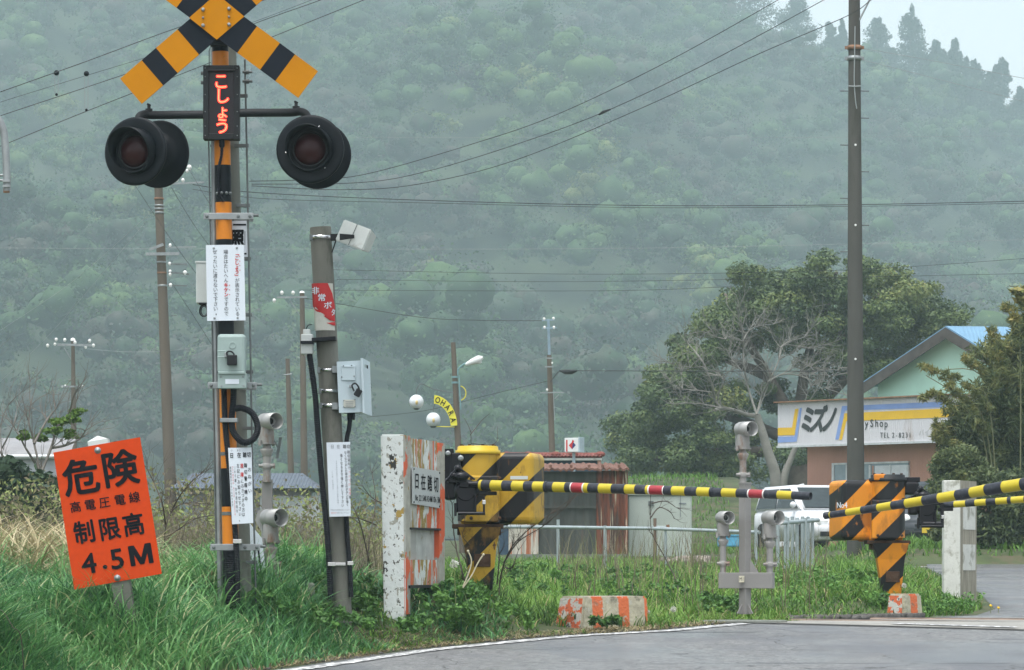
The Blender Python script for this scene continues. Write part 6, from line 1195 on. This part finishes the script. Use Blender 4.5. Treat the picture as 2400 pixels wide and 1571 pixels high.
# bare white tree
d = 96.; bwm = mat('bare_bark', (.215, .21, .185), .9, var=.25, vs=3, dirt=(.16, .15, .12), dirt_amt=.35, ds=3)
bp_ = P(1815, 1140, d); gz_ = G(bp_.x, d); bt = T('bare_tree', 'bare pale barked tree with crooked branches left of the shop', 'tree', (bp_.x, d, gz_))
mb = MB(); limb(mb, [(bp_.x, d, gz_-.3), P(1818, 1120, d), P(1800, 1060, d), P(1786, 1010, d), P(1774, 972, d)], S(15, d), S(8, d), 12); bt.part('trunk', mb, bwm)
mb = MB(); limb(mb, [(P(1830, 1, d).x, d, gz_-.3), P(1838, 1120, d), P(1852, 1080, d), P(1868, 1040, d)], S(11, d), S(6, d), 10); limb(mb, [P(1868, 1040, d), P(1880, 1000, d), P(1884, 960, d)], S(8, d), S(3, d)); bt.part('trunk', mb, bwm)
main = [([(1774, 975), (1750, 972), (1720, 962), (1690, 957), (1676, 962)], 12, 8), ([(1690, 957), (1675, 935), (1668, 900), (1648, 850), (1632, 828), (1612, 805), (1605, 790)], 6.5, 2), ([(1680, 945), (1688, 912), (1697, 898), (1692, 885)], 4, 1.5), ([(1660, 875), (1690, 880), (1715, 870), (1745, 885)], 3, 1.2),
        ([(1774, 972), (1755, 915), (1746, 870), (1742, 820), (1741, 800)], 6, 3.5), ([(1741, 800), (1752, 780), (1768, 768), (1790, 762), (1814, 760)], 3.5, 1.2), ([(1741, 800), (1738, 770), (1731, 745), (1733, 718)], 3, 1), ([(1740, 800), (1715, 790), (1700, 795), (1680, 790), (1670, 778)], 2.5, 1.2), ([(1755, 915), (1738, 870), (1715, 842), (1710, 830)], 3, 1),
        ([(1774, 972), (1785, 930), (1805, 890), (1825, 845), (1829, 815)], 5, 3), ([(1829, 815), (1845, 808), (1872, 812), (1900, 815), (1918, 812)], 3, 1.2), ([(1829, 815), (1850, 800), (1885, 790), (1902, 768)], 3, 1), ([(1825, 845), (1850, 832), (1880, 850), (1900, 860), (1925, 866)], 2.6, 1.2), ([(1805, 890), (1835, 878), (1870, 880), (1910, 895), (1935, 910), (1980, 925)], 3.5, 1.4), ([(1800, 895), (1850, 870), (1900, 878), (1960, 880)], 2.6, 1.2), ([(1870, 880), (1890, 860), (1930, 850), (1965, 862)], 2, 1), ([(1884, 960), (1890, 930), (1900, 905), (1890, 880)], 3, 1.2), ([(1884, 960), (1910, 920), (1925, 890)], 2.6, 1.2), ([(1690, 957), (1650, 948), (1610, 945), (1580, 946)], 3, 1), ([(1668, 920), (1635, 915), (1600, 912), (1575, 898), (1570, 890)], 3, 1), ([(1660, 880), (1640, 862), (1618, 862)], 2, .9), ([(1600, 912), (1596, 880), (1580, 855), (1565, 850)], 2, .9), ([(1774, 972), (1790, 930), (1800, 900), (1795, 860), (1770, 840), (1740, 850)], 2.5, 1)]
for pts, a, b in main:
    mb = MB(); q = [P(u, v, d+random.uniform(-.5, .5)) for u, v in pts]; limb(mb, q, S(a*.5, d), S(b*.5, d), 7)
    for i in range(1, len(q)):
        for k in range(4):
            e = (q[i]-q[i-1]).normalized()+Vector((random.uniform(-.9, .9), random.uniform(-.6, .6), random.uniform(-.2, .9))); twigs(mb, q[i], e, random.uniform(.3, .8), S(.9, d), 1, .8, 3, .4)
    bt.part('branch', mb, bwm)
# bamboo and bushes at the right edge
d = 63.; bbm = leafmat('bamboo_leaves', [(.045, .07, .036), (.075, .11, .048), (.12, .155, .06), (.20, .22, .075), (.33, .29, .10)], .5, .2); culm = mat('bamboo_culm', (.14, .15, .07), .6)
def clump(name, label, cat, loc_u, blobs_, per, size, tone, d, m, aspect=.2, group=None, stems=(), shell=.15, flat=.25, up=.05):
    x = P(loc_u, 1, d).x; t = T(name, label, cat, (x, d, G(x, d)), group); C = []; R = []; tn = []
    for (u, v, ru, rv, n_, tv) in blobs_:
        for k in range(n_):
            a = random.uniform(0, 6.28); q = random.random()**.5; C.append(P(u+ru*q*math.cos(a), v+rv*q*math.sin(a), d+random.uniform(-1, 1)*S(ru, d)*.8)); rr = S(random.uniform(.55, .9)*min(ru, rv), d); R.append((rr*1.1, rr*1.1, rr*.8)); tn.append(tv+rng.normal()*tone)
    V, Q, tt = leaves(np.array(C), np.array(R), per, size, np.array(tn), flat=flat, up=up, shell=shell, jit=.12, aspect=aspect); np_mesh('foliage', V, Q, tt, m, t.loc, t.o)
    mb = MB()
    for pts in stems: limb(mb, [P(u, v, d+.2) for u, v in pts], S(2.2, d), S(1, d), 6)
    if not stems: limb(mb, [(x, d, G(x, d)-.2), P(loc_u, blobs_[0][1], d)], .05, .02)
    t.part('stem', mb, culm if cat == 'bamboo' else barkm); return t
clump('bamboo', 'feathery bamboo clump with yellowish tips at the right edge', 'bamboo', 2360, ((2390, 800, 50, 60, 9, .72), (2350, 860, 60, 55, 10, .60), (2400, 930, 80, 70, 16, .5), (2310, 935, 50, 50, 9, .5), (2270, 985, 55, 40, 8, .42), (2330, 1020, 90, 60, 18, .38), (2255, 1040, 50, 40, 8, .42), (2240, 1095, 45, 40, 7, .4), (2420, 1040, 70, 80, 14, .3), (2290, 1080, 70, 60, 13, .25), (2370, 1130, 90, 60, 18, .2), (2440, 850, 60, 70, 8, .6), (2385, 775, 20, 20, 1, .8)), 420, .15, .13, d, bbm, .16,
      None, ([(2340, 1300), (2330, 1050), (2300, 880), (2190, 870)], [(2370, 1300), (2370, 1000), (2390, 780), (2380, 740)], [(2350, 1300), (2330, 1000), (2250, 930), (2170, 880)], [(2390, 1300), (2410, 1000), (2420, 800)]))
sp = []
for pts in (((2320, 960), (2270, 905), (2215, 880), (2165, 862)), ((2330, 900), (2290, 860), (2262, 835)), ((2300, 1010), (2240, 960), (2195, 925), (2170, 930)), ((2350, 860), (2335, 800), (2318, 770)), ((2390, 800), (2378, 745), (2360, 715)), ((2260, 1060), (2215, 1020), (2195, 990)), ((2400, 780), (2408, 740), (2400, 700)), ((2310, 1000), (2255, 930), (2225, 905))):
    q = spl([Vector((a, b, 0)) for a, b in pts], 6)
    for i, p in enumerate(q): sp.append((p.x, p.y, 13, 11, 2, .55+.3*i/len(q)))
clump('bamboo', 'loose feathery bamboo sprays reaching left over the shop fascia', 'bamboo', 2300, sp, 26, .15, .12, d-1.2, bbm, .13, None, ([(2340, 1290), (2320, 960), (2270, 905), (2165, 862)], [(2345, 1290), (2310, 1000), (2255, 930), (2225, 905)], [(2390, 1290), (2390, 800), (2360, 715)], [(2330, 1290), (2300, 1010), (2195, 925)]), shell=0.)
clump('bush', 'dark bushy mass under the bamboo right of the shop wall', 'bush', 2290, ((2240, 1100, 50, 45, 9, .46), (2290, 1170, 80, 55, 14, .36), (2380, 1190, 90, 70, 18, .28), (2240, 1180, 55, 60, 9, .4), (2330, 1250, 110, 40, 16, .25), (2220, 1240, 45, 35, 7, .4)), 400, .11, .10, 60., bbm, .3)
clump('bush', 'sprig of new green leaves high at the right edge above the house roof', 'bush', 2410, ((2400, 690, 20, 25, 3, .75), (2375, 735, 12, 10, 1, .8)), 60, .16, .1, 58., bbm, .4, None, ([(2430, 1290), (2420, 900), (2395, 700), (2365, 670)],))
shr = leafmat('shrub_leaves', [(.02, .04, .025), (.035, .065, .035), (.055, .095, .045), (.09, .14, .05)], .5, .15)
fresh = leafmat('fresh_leaves', [(.06, .10, .02), (.10, .19, .03), (.17, .27, .05)], .5, .3)
clump('shrub', 'dark round evergreen shrub at the left edge below the greenhouse', 'shrub', 60, ((40, 1150, 100, 60, 18, .35), (100, 1130, 40, 35, 7, .5), (-20, 1180, 80, 60, 10, .3), (80, 1200, 90, 40, 12, .25), (135, 1190, 25, 60, 5, .4)), 190, .13, .12, 44., shr, .5)
# slim leafless trees with a few fresh leaves at the left
d = 50.
def sapling(name, label, cat, base, limbs, d, r, depth, L, m=barkm, leaf=(), group=None):
    r *= .62; b0 = P(*base, d); t = T(name, label, cat, (b0.x, d, G(b0.x, d)), group); mb = MB(); first = True
    for pts in limbs:
        q = [P(u, v, d+random.uniform(-.25, .25)) for u, v in pts]
        if first: q = [Vector((q[0].x, d, G(b0.x, d)-.1))]+q; first = False
        limb(mb, q, r, r*.35, 6)
        for i in range(1, len(q)):
            for k in range(3 if depth else 0): twigs(mb, q[i], (q[i]-q[i-1]).normalized()+Vector((random.uniform(-1, 1), random.uniform(-.6, .6), random.uniform(-.1, 1)))*.8, L*random.uniform(.5, 1.1), r*.35, depth-1, .7, 3, .3)
    t.part('branches', mb, m)
    if leaf:
        C = []; R = []
        for u, v, ru, rv, n_ in leaf:
            for k in range(n_): C.append(P(u+random.uniform(-ru, ru), v+random.uniform(-rv, rv), d+random.uniform(-.4, .4))); R.append((S(12, d), S(12, d), S(5, d)))
        V, Q, tt = leaves(np.array(C), np.array(R), 40, .09, np.full(len(C), .55), flat=.4, up=.9, shell=.2, jit=.2); np_mesh('foliage', V, Q, tt, fresh, t.loc, t.o)
    return t
sapling('young_tree', 'thin grey tree with tufts of fresh green leaves in front of the greenhouse', 'tree', (92, 1200), ([(92, 1120), (80, 1040), (68, 990), (72, 950)], [(92, 1120), (120, 1050), (135, 1000), (160, 970), (172, 930)], [(92, 1100), (60, 1050), (40, 1010)], [(120, 1050), (150, 1045), (185, 1030), (200, 1010)], [(92, 1130), (20, 1080), (0, 1060)], [(80, 1040), (110, 985), (130, 960)]), d, .036, 2, .5, mat('grey_bark', (.17, .155, .135), .9, var=.2), ((60, 1020, 18, 7, 5), (90, 1027, 14, 6, 4), (122, 1008, 22, 6, 6), (145, 995, 20, 10, 6), (160, 975, 18, 12, 5), (178, 970, 14, 8, 3), (172, 1008, 10, 16, 3)))
sapling('young_tree', 'faint leafless tree at the far left edge above the greenhouse roof', 'tree', (5, 1200), ([(5, 1100), (2, 1000), (20, 950), (50, 920)], [(2, 1000), (-20, 950), (-30, 900)], [(5, 1050), (30, 1000), (40, 960)]), 58., .026, 2, .6, mat('pale_bark', (.19, .18, .165), .9, var=.2))
twm = mat('twig_bark', (.075, .060, .048), .9, var=.3)
sapling('bare_sapling', 'bare dark twiggy sapling right beside the orange danger board', 'sapling', (384, 1400), ([(386, 1300), (388, 1240), (402, 1200), (430, 1180), (465, 1180)], [(388, 1260), (420, 1240), (460, 1215), (505, 1208)], [(388, 1230), (380, 1180), (360, 1130), (345, 1100)], [(400, 1200), (430, 1150), (470, 1110)]), 29., .012, 2, .28, twm, group='bare saplings')
sapling('bare_sapling', 'arching bare branches between the button post and the guard wall', 'sapling', (872, 1400), ([(862, 1300), (880, 1180), (872, 1110)], [(868, 1330), (845, 1230), (820, 1175), (800, 1150)], [(880, 1230), (840, 1215), (790, 1210), (745, 1180)], [(895, 1180), (870, 1165), (850, 1140)]), 29.5, .010, 1, .2, twm, group='bare saplings')
sapling('bare_sapling', 'bare branches fanning up to the right from the foot of the yellow gate machine', 'sapling', (1168, 1410), ([(1172, 1360), (1195, 1290), (1235, 1245), (1290, 1205), (1345, 1165)], [(1180, 1320), (1215, 1270), (1270, 1235), (1325, 1190)], [(1165, 1370), (1170, 1300), (1160, 1260)], [(1185, 1330), (1200, 1330), (1215, 1290)]), 28.2, .011, 2, .22, twm, group='bare saplings')
sapling('bare_sapling', 'bare branches rising between the guard wall and the yellow gate column', 'sapling', (1092, 1410), ([(1085, 1350), (1070, 1290), (1062, 1230), (1060, 1180)], [(1090, 1360), (1110, 1300), (1085, 1260)], [(1095, 1380), (1098, 1340), (1090, 1310)]), 27.6, .012, 1, .2, twm, group='bare saplings')
sapling('bare_sapling', 'tall thin twig forking above the cap of the yellow gate machine', 'sapling', (1104, 1405), ([(1104, 1050), (1102, 1010), (1088, 980)], [(1102, 1020), (1130, 985), (1148, 970)], [(1104, 1040), (1160, 1040), (1166, 1000)]), 28., .006, 0, .1, twm, group='bare saplings')
sapling('bare_sapling', 'dark bent twig leaning across the grass below the barrier arm', 'sapling', (1592, 1392), ([(1588, 1372), (1560, 1310), (1530, 1255), (1524, 1210), (1525, 1160)], [(1524, 1215), (1545, 1190), (1570, 1200), (1580, 1215)], [(1528, 1180), (1560, 1175), (1585, 1190)]), 34., .012, 1, .18, twm, group='bare saplings')
sapling('bare_sapling', 'dark twig curving in the long grass at the lower left corner', 'sapling', (60, 1510), ([(50, 1500), (30, 1470), (12, 1440), (0, 1428)],), 21.6, .006, 0, .1, twm, group='bare saplings')

# ================================================================ GRASS AND WEEDS
def blades(name, label, x, y, h, w, lean, tint, m, seg=4, zoff=None, kind='grass'):
    n = len(x); a = rng.random(n)*6.283; dx, dy = np.cos(a), np.sin(a); z = gz(x, y)-.02 if zoff is None else zoff
    b = a+1.57+rng.normal(size=n)*.5; wx, wy = np.cos(b), np.sin(b); V = np.zeros((n, (seg+1)*2, 3))
    for i in range(seg+1):
        t = i/seg; c = lean*h*t**2.2; hh = h*(t-.42*np.minimum(lean, 1.3)*t**2.4); ww = w*(1-t**1.6)*.5+w*.02
        px_, py_ = x+dx*c, y+dy*c
        V[:, 2*i] = np.stack([px_-wx*ww, py_-wy*ww, z+hh], 1); V[:, 2*i+1] = np.stack([px_+wx*ww, py_+wy*ww, z+hh], 1)
    k = (seg+1)*2; o = np.arange(n)[:, None]*k; Q = np.concatenate([o+np.array([[2*i, 2*i+1, 2*i+3, 2*i+2]]) for i in range(seg)], 0)
    ob_ = np_mesh(name, V.reshape(-1, 3), Q, np.repeat(tint, k), m); ob_.data.polygons.foreach_set('use_smooth', [True]*len(ob_.data.polygons)); return tag(ob_, label, kind, kind='stuff')
lush = leafmat('long_grass', [(.035, .105, .05), (.07, .20, .08), (.13, .32, .105), (.22, .43, .15), (.48, .50, .27)], .42, .25)
bright = leafmat('field_grass', [(.036, .08, .022), (.075, .17, .032), (.135, .275, .045), (.21, .36, .07), (.38, .34, .17)], .5, .3)
straw = leafmat('dry_reed', [(.22, .19, .10), (.36, .30, .17), (.50, .43, .26), (.62, .56, .38)], .6, .2)
weedm = leafmat('weed_leaves', [(.05, .11, .04), (.085, .19, .05), (.13, .28, .06), (.20, .36, .09)], .5, .25)
brushm = leafmat('brush', [(.13, .115, .085), (.19, .165, .115), (.21, .20, .105), (.20, .25, .085), (.27, .33, .12)], .8, .25)
def clumpy(x, y, s=1.3): return .5+.25*np.sin(x*2.1*s+np.sin(y*1.7*s)*1.5)+.25*np.sin(y*2.6*s+x*.9*s)
# long dark grass of the near bank
n = 40000; y = 19.6+8.0*rng.random(n)**1.15; x = -4.1+(edge_x(y)-.12+4.1)*rng.random(n); x = np.where(x < -.153*y-.35, -.153*y-.3+rng.random(n)*.8, x)
ed = np.clip((edge_x(y)-x)/1.1, 0, 1); keep = (rng.random(n) < .35+.65*ed) & (x < -.05); x, y, ed = x[keep], y[keep], ed[keep]
fall = (1-smooth(-1.75, -1.0, x)*.55)*(1.12+.75*np.exp(-(((x+2.6)/.7)**2+((y-22.6)/.7)**2)))
h = (.12+.40*clumpy(x, y)**1.4)*(.45+.55*ed)*fall*(.7+.6*rng.random(len(x))); tn = np.clip(.42+.22*rng.normal(size=len(x))*.7+.34*(clumpy(x, y, .9)-.5), 0, .88); tn = np.where(rng.random(len(x)) < .05, 1., tn)
blades('long_grass', 'long arching dark green grass on the near bank', x, y, h, .009+.010*rng.random(len(x)), .35+.9*rng.random(len(x)), tn, lush, 5)
# verge and field
n = 90000; y = 24.5*(64/24.5)**rng.random(n); lim = np.minimum(edge_x(y)-.12, .152*y+1.0); x = -.152*y-.6+(lim+.152*y+.6)*rng.random(n)
keep = ~((y < 27.5) & (x < -1.1)) & ~((np.abs(x-.64) < .44) & (np.abs(y-27.28) < .33)); x, y = x[keep], y[keep]; ed = np.clip((edge_x(y)-x)/.8, 0, 1)
tall = np.exp(-(((x-3.0)/1.1)**2+((y-38)/2.6)**2))+.7*np.exp(-(((x-.1)/.8)**2+((y-30)/2.)**2))
h = (.08+.16*clumpy(x, y, .8)+.22*tall)*(.6+.4*ed)*(.6+.7*rng.random(len(x)))*np.where(y < 29, .75, 1); tn = np.clip(.45+.19*rng.normal(size=len(x))+.42*(clumpy(x, y, .5)-.5), 0, .9); tn = np.where(rng.random(len(x)) < .045, 1., tn)
blades('field_grass', 'bright green grass of the verge and the field beyond', x, y, h, .006+.00021*y+.004*rng.random(len(x)), .3+.8*rng.random(len(x)), tn, bright, 3)
# bank beyond the bend and the far green slope
n = 16000; y = 58.6+40*rng.random(n); x = 2.0+10*rng.random(n); x = np.where(y < 66, 6.0+6*rng.random(n), x); h = (.12+.14*clumpy(x, y, .5))*(.6+.7*rng.random(n)); tn = np.clip(.42+.12*rng.normal(size=n), 0, 1)
keep = ~((y > 70) & (x > 5.6)) & ~((y < 72) & (x < 5.5)); blades('slope_grass', 'smooth green grass of the slope behind the sheds and the far bend', x[keep], y[keep], h[keep], np.full(keep.sum(), .03), .3+.6*rng.random(keep.sum()), tn[keep], bright, 3)
# dry reeds behind and around the orange board
n = 3400; x = -4.7+2.9*rng.random(n)**1.2; y = 25.2+4.0*rng.random(n); x = np.where(x > -3.0, np.where(rng.random(n) < .5, x-1.5, x), x); h = (.45+.45*rng.random(n))*(1-.5*smooth(-3.5, -2.0, x)); tn = np.clip(.45+.3*rng.normal(size=n), 0, 1)
blades('dry_reeds', 'dry straw coloured reeds behind the orange danger board', x, y, h, .012+.012*rng.random(n), .5+1.1*rng.random(n), tn, straw, 6, kind='reeds')
n = 1700; x = -4.6+2.6*rng.random(n); y = 24.6+3.5*rng.random(n); blades('reed_grass', 'green blades growing among the dry reeds', x, y, .35+.35*rng.random(n)*(1-.4*smooth(-3.6, -2.2, x)), .012+.008*rng.random(n), .4+.8*rng.random(n), np.clip(.62+.15*rng.normal(size=n), 0, .9), lush, 5, kind='reeds')
# dead litter along the road edge
n = 17000; y = 20+9.*rng.random(n); x = edge_x(y)-.10-.62*rng.random(n)**1.3; blades('dead_grass', 'short dead grass litter along the edge of the road', x, y, .03+.06*rng.random(n), .006+.006*rng.random(n), .8+1.2*rng.random(n), np.clip(.35+.25*rng.normal(size=n), 0, 1), straw, 3)
# brown brush of twigs with a little new leaf
n = 15000; y = 31+15*rng.random(n); x = (-.152*y-.5)+(rng.random(n))*(.152*y-.6); keep = (x < -.010*y-.25); x, y = x[keep], y[keep]; n = len(x); hb = .62+.55*clumpy(x, y, .55)
blades('brush', 'brown tangle of dry stalks and twigs behind the signal posts', x, y, hb*(.5+.55*rng.random(n)), .006+.007*rng.random(n), .2+.7*rng.random(n), np.clip(.22+.2*rng.normal(size=n), 0, 1), brushm, 4, kind='brush')
n = 1300; y = 32+14*rng.random(n); x = (-.152*y-.5)+(rng.random(n))*(.152*y-.7); zt_ = gz(x, y)+(.62+.55*clumpy(x, y, .55))*(.25+.8*rng.random(n))
V, Q, tt = leaves(np.stack([x, y, zt_], 1), np.full((n, 3), .16), 12, .055, np.clip(.55+.2*rng.normal(size=n), .2, 1), flat=.2, up=.3, shell=.1, jit=.15, aspect=.45); tag(np_mesh('brush_leaves', V, Q, tt, brushm), 'sparse yellow green spring leaves on the brown brush', 'brush', kind='stuff')
n = 750; y = 30+22*rng.random(n); x = .5+3.0*rng.random(n)*y/40; blades('dry_stalks', 'thin dry stalks standing in the field grass', x, y, .35+.5*rng.random(n), .006+.004*rng.random(n), .1+.4*rng.random(n), np.clip(.3+.25*rng.normal(size=n), 0, 1), brushm, 3, kind='stalks')
# low leafy weeds
C = []; R = []; tn = []
def weeds(u0, u1, v0, v1, d0, d1, k, r, tone):
    for i in range(k):
        dd = random.uniform(d0, d1); u = random.uniform(u0, u1); p = P(u, random.uniform(v0, v1), dd); z = G(p.x, dd)
        if p.x > float(edge_x(dd))-.16 or (abs(p.x-.62) < .6 and abs(dd-27.3) < .6 and v0 < 1419): continue
        p.z = max(min(p.z, z+(.5 if tone > .7 else .16+.1*random.random())), z+.02); C.append(p); R.append((r, r, r*.7)); tn.append(tone+random.gauss(0, .12))
weeds(640, 770, 1290, 1400, 28, 30.5, 150, .10, .72); weeds(735, 880, 1345, 1460, 24.8, 27, 90, .05, .34); weeds(985, 1165, 1372, 1470, 25.9, 27.4, 110, .05, .45); weeds(1165, 1300, 1410, 1470, 26.4, 28, 45, .045, .55); weeds(1385, 1450, 1448, 1462, 27.2, 27.38, 22, .03, .35); weeds(1200, 1660, 1300, 1400, 30, 40, 90, .06, .35); weeds(1640, 1730, 1390, 1440, 28.6, 31, 30, .04, .4); weeds(2100, 2340, 1395, 1455, 32, 35, 160, .07, .5); weeds(2040, 2120, 1395, 1440, 32, 33.4, 50, .05, .4); weeds(940, 1010, 1440, 1480, 25.2, 25.6, 40, .05, .4); weeds(1800, 2050, 1330, 1435, 32, 40, 150, .07, .62); weeds(600, 700, 1390, 1450, 25, 26.4, 70, .06, .45); weeds(420, 640, 1370, 1420, 25, 27, 60, .06, .4)
V, Q, tt = leaves(np.array(C), np.array(R), 26, .045, np.array(tn), flat=.35, up=.7, shell=.2, jit=.13, aspect=.5); tag(np_mesh('weeds', V, Q, tt, weedm), 'low leafy weeds around the posts and blocks', 'weeds', kind='stuff')
# dandelion clocks
fluff = mat('dandelion_fluff', (.62, .62, .58), .9, var=.15, vs=60); stalkm = mat('dandelion_stalk', (.20, .24, .09), .7)
for u, v, d, r, lab in ((1578, 1428, 28.2, 7.5, 'white dandelion clock in the grass between the long block and the detector'), (2119, 1373, 32.3, 6.5, 'dandelion clock right of the orange gate column'), (1893, 1398, 34., 6, 'lowest of three dandelion clocks left of the orange gate column'), (1917, 1385, 34., 6, 'middle of three dandelion clocks left of the orange gate column'), (1938, 1383, 34.2, 5.5, 'rightmost of three dandelion clocks left of the orange gate column'), (1064, 1322, 26.4, 11, 'large pale seed head beside the yellow gate column'), (1519, 1434, 27.9, 5, 'small dandelion clock at the right end of the long block')):
    p = P(u, v, d); t = T('dandelion', lab, 'dandelion', (p.x, d, G(p.x, d)), 'dandelions gone to seed'); V, Q, tt = leaves(np.array([p]), np.full((1, 3), S(r, d)), 170, S(r*.55, d), np.array([.5]), flat=.1, up=0, shell=.45, jit=.1, aspect=.25); np_mesh('seed_head', V, Q, tt, fluff, t.loc, t.o)
    mb = MB(); mb.tube(spl([(p.x+.02, d, G(p.x, d)-.02), (p.x+.012, d, (G(p.x, d)+p.z)/2), p], 4), .003, 5); t.part('stalk', mb, stalkm)
yfl = mat('dandelion_yellow', (.75, .48, .02), .6)
for u, v, d, lab in ((2322, 1420, 33.6, 'yellow dandelion flower at the grass edge by the far road'), (2340, 1425, 33.6, 'second yellow dandelion flower nearest the far road')):
    p = P(u, v, d); t = T('dandelion', lab, 'dandelion', (p.x, d, G(p.x, d)), 'yellow dandelions'); mb = MB(); mb.lathe([(.003, -.008), (.012, .0), (.014, .004), (.003, .007)], p, (.2, -.7, .6), 14); t.part('flower', mb, yfl); mb = MB(); mb.tube([(p.x, d, G(p.x, d)-.02), p], .003, 5); t.part('stalk', mb, stalkm)
# pale dead stems by the gate column
deadst = mat('dead_stem', (.50, .46, .32), .8)
for pts, lab in (([(1085, 1375), (1098, 1345), (1105, 1315), (1097, 1292)], 'pale curved dead stem in front of the yellow gate column'), ([(1085, 1378), (1105, 1350), (1120, 1320), (1133, 1300)], 'straight pale dead stem leaning right on the yellow gate column')):
    d = 26.3; mb = MB(); q = [P(u, v, d) for u, v in pts]; mb.tube(spl(q, 5), S(1.8, d), 6); mb.sphere(q[-1], S(3.2, d), 0, 8); single('dead_stem', lab, 'stem', mb, deadst, (q[0].x, d, G(q[0].x, d)))
# stones
def stones(name, label, pts, rs, m):
    V = []; Q = []; o = 0; base = np.array([(a, b, c) for a in (-1, 1) for b in (-1, 1) for c in (-1, 1)], float); fq = np.array([(0, 1, 3, 2), (4, 6, 7, 5), (0, 4, 5, 1), (2, 3, 7, 6), (0, 2, 6, 4), (1, 5, 7, 3)])
    for p, r in zip(pts, rs):
        k = base*rng.uniform(.35, .85, (8, 3))*np.array([1.3, 1, .7])*r; a = rng.random()*6.28; c_, s_2 = math.cos(a), math.sin(a); k = k @ np.array([[c_, s_2, 0], [-s_2, c_, 0], [0, 0, 1]]); V.append(k+p); Q.append(fq+o); o += 8
    return tag(np_mesh(name, np.concatenate(V), np.concatenate(Q), None, m), label, 'gravel', kind='stuff')
stm = mat('dark_stone', (.10, .095, .088), .9, var=.5, vs=9, bump=.5)
n = 190; sx = 2.35+1.5*rng.random(n); sy = np.array([29.6+.9*(a-2.35)+rng.random()*.45 for a in sx]); sx = np.minimum(sx, edge_x(sy)-.05); stones('gravel', 'dark broken stones along the edge of the crossing deck', np.stack([sx, sy, gz(sx, sy)+.02], 1), rng.uniform(.02, .065, n), stm)
n = 500; sy = 20+8.5*rng.random(n); sx = edge_x(sy)+.02-.35*rng.random(n); stones('roadside_grit', 'fine grit and crumbs along the road edge', np.stack([sx, sy, gz(sx, sy)+.004], 1), rng.uniform(.006, .018, n), stm)
n = 60; sx = X(1560, 57.)+X(1375, 57.)*rng.random(n)*.5; sy = 56+2*rng.random(n); stones('rubble', 'heap of pale broken blocks beyond the pipe rail', np.stack([sx, sy, gz(sx, sy)+.12*rng.random(n)], 1), rng.uniform(.07, .17, n), mat('pale_rubble', (.32, .28, .24), .9, var=.4, vs=2))
mb = MB(); pth = mat('path_concrete', (.34, .34, .31), .9, var=.12); 
strip('path', [(.6, 60), (2.2, 59.6), (3.6, 59.)], 1.0, .05, pth, 'pale concrete path in front of the sheds')
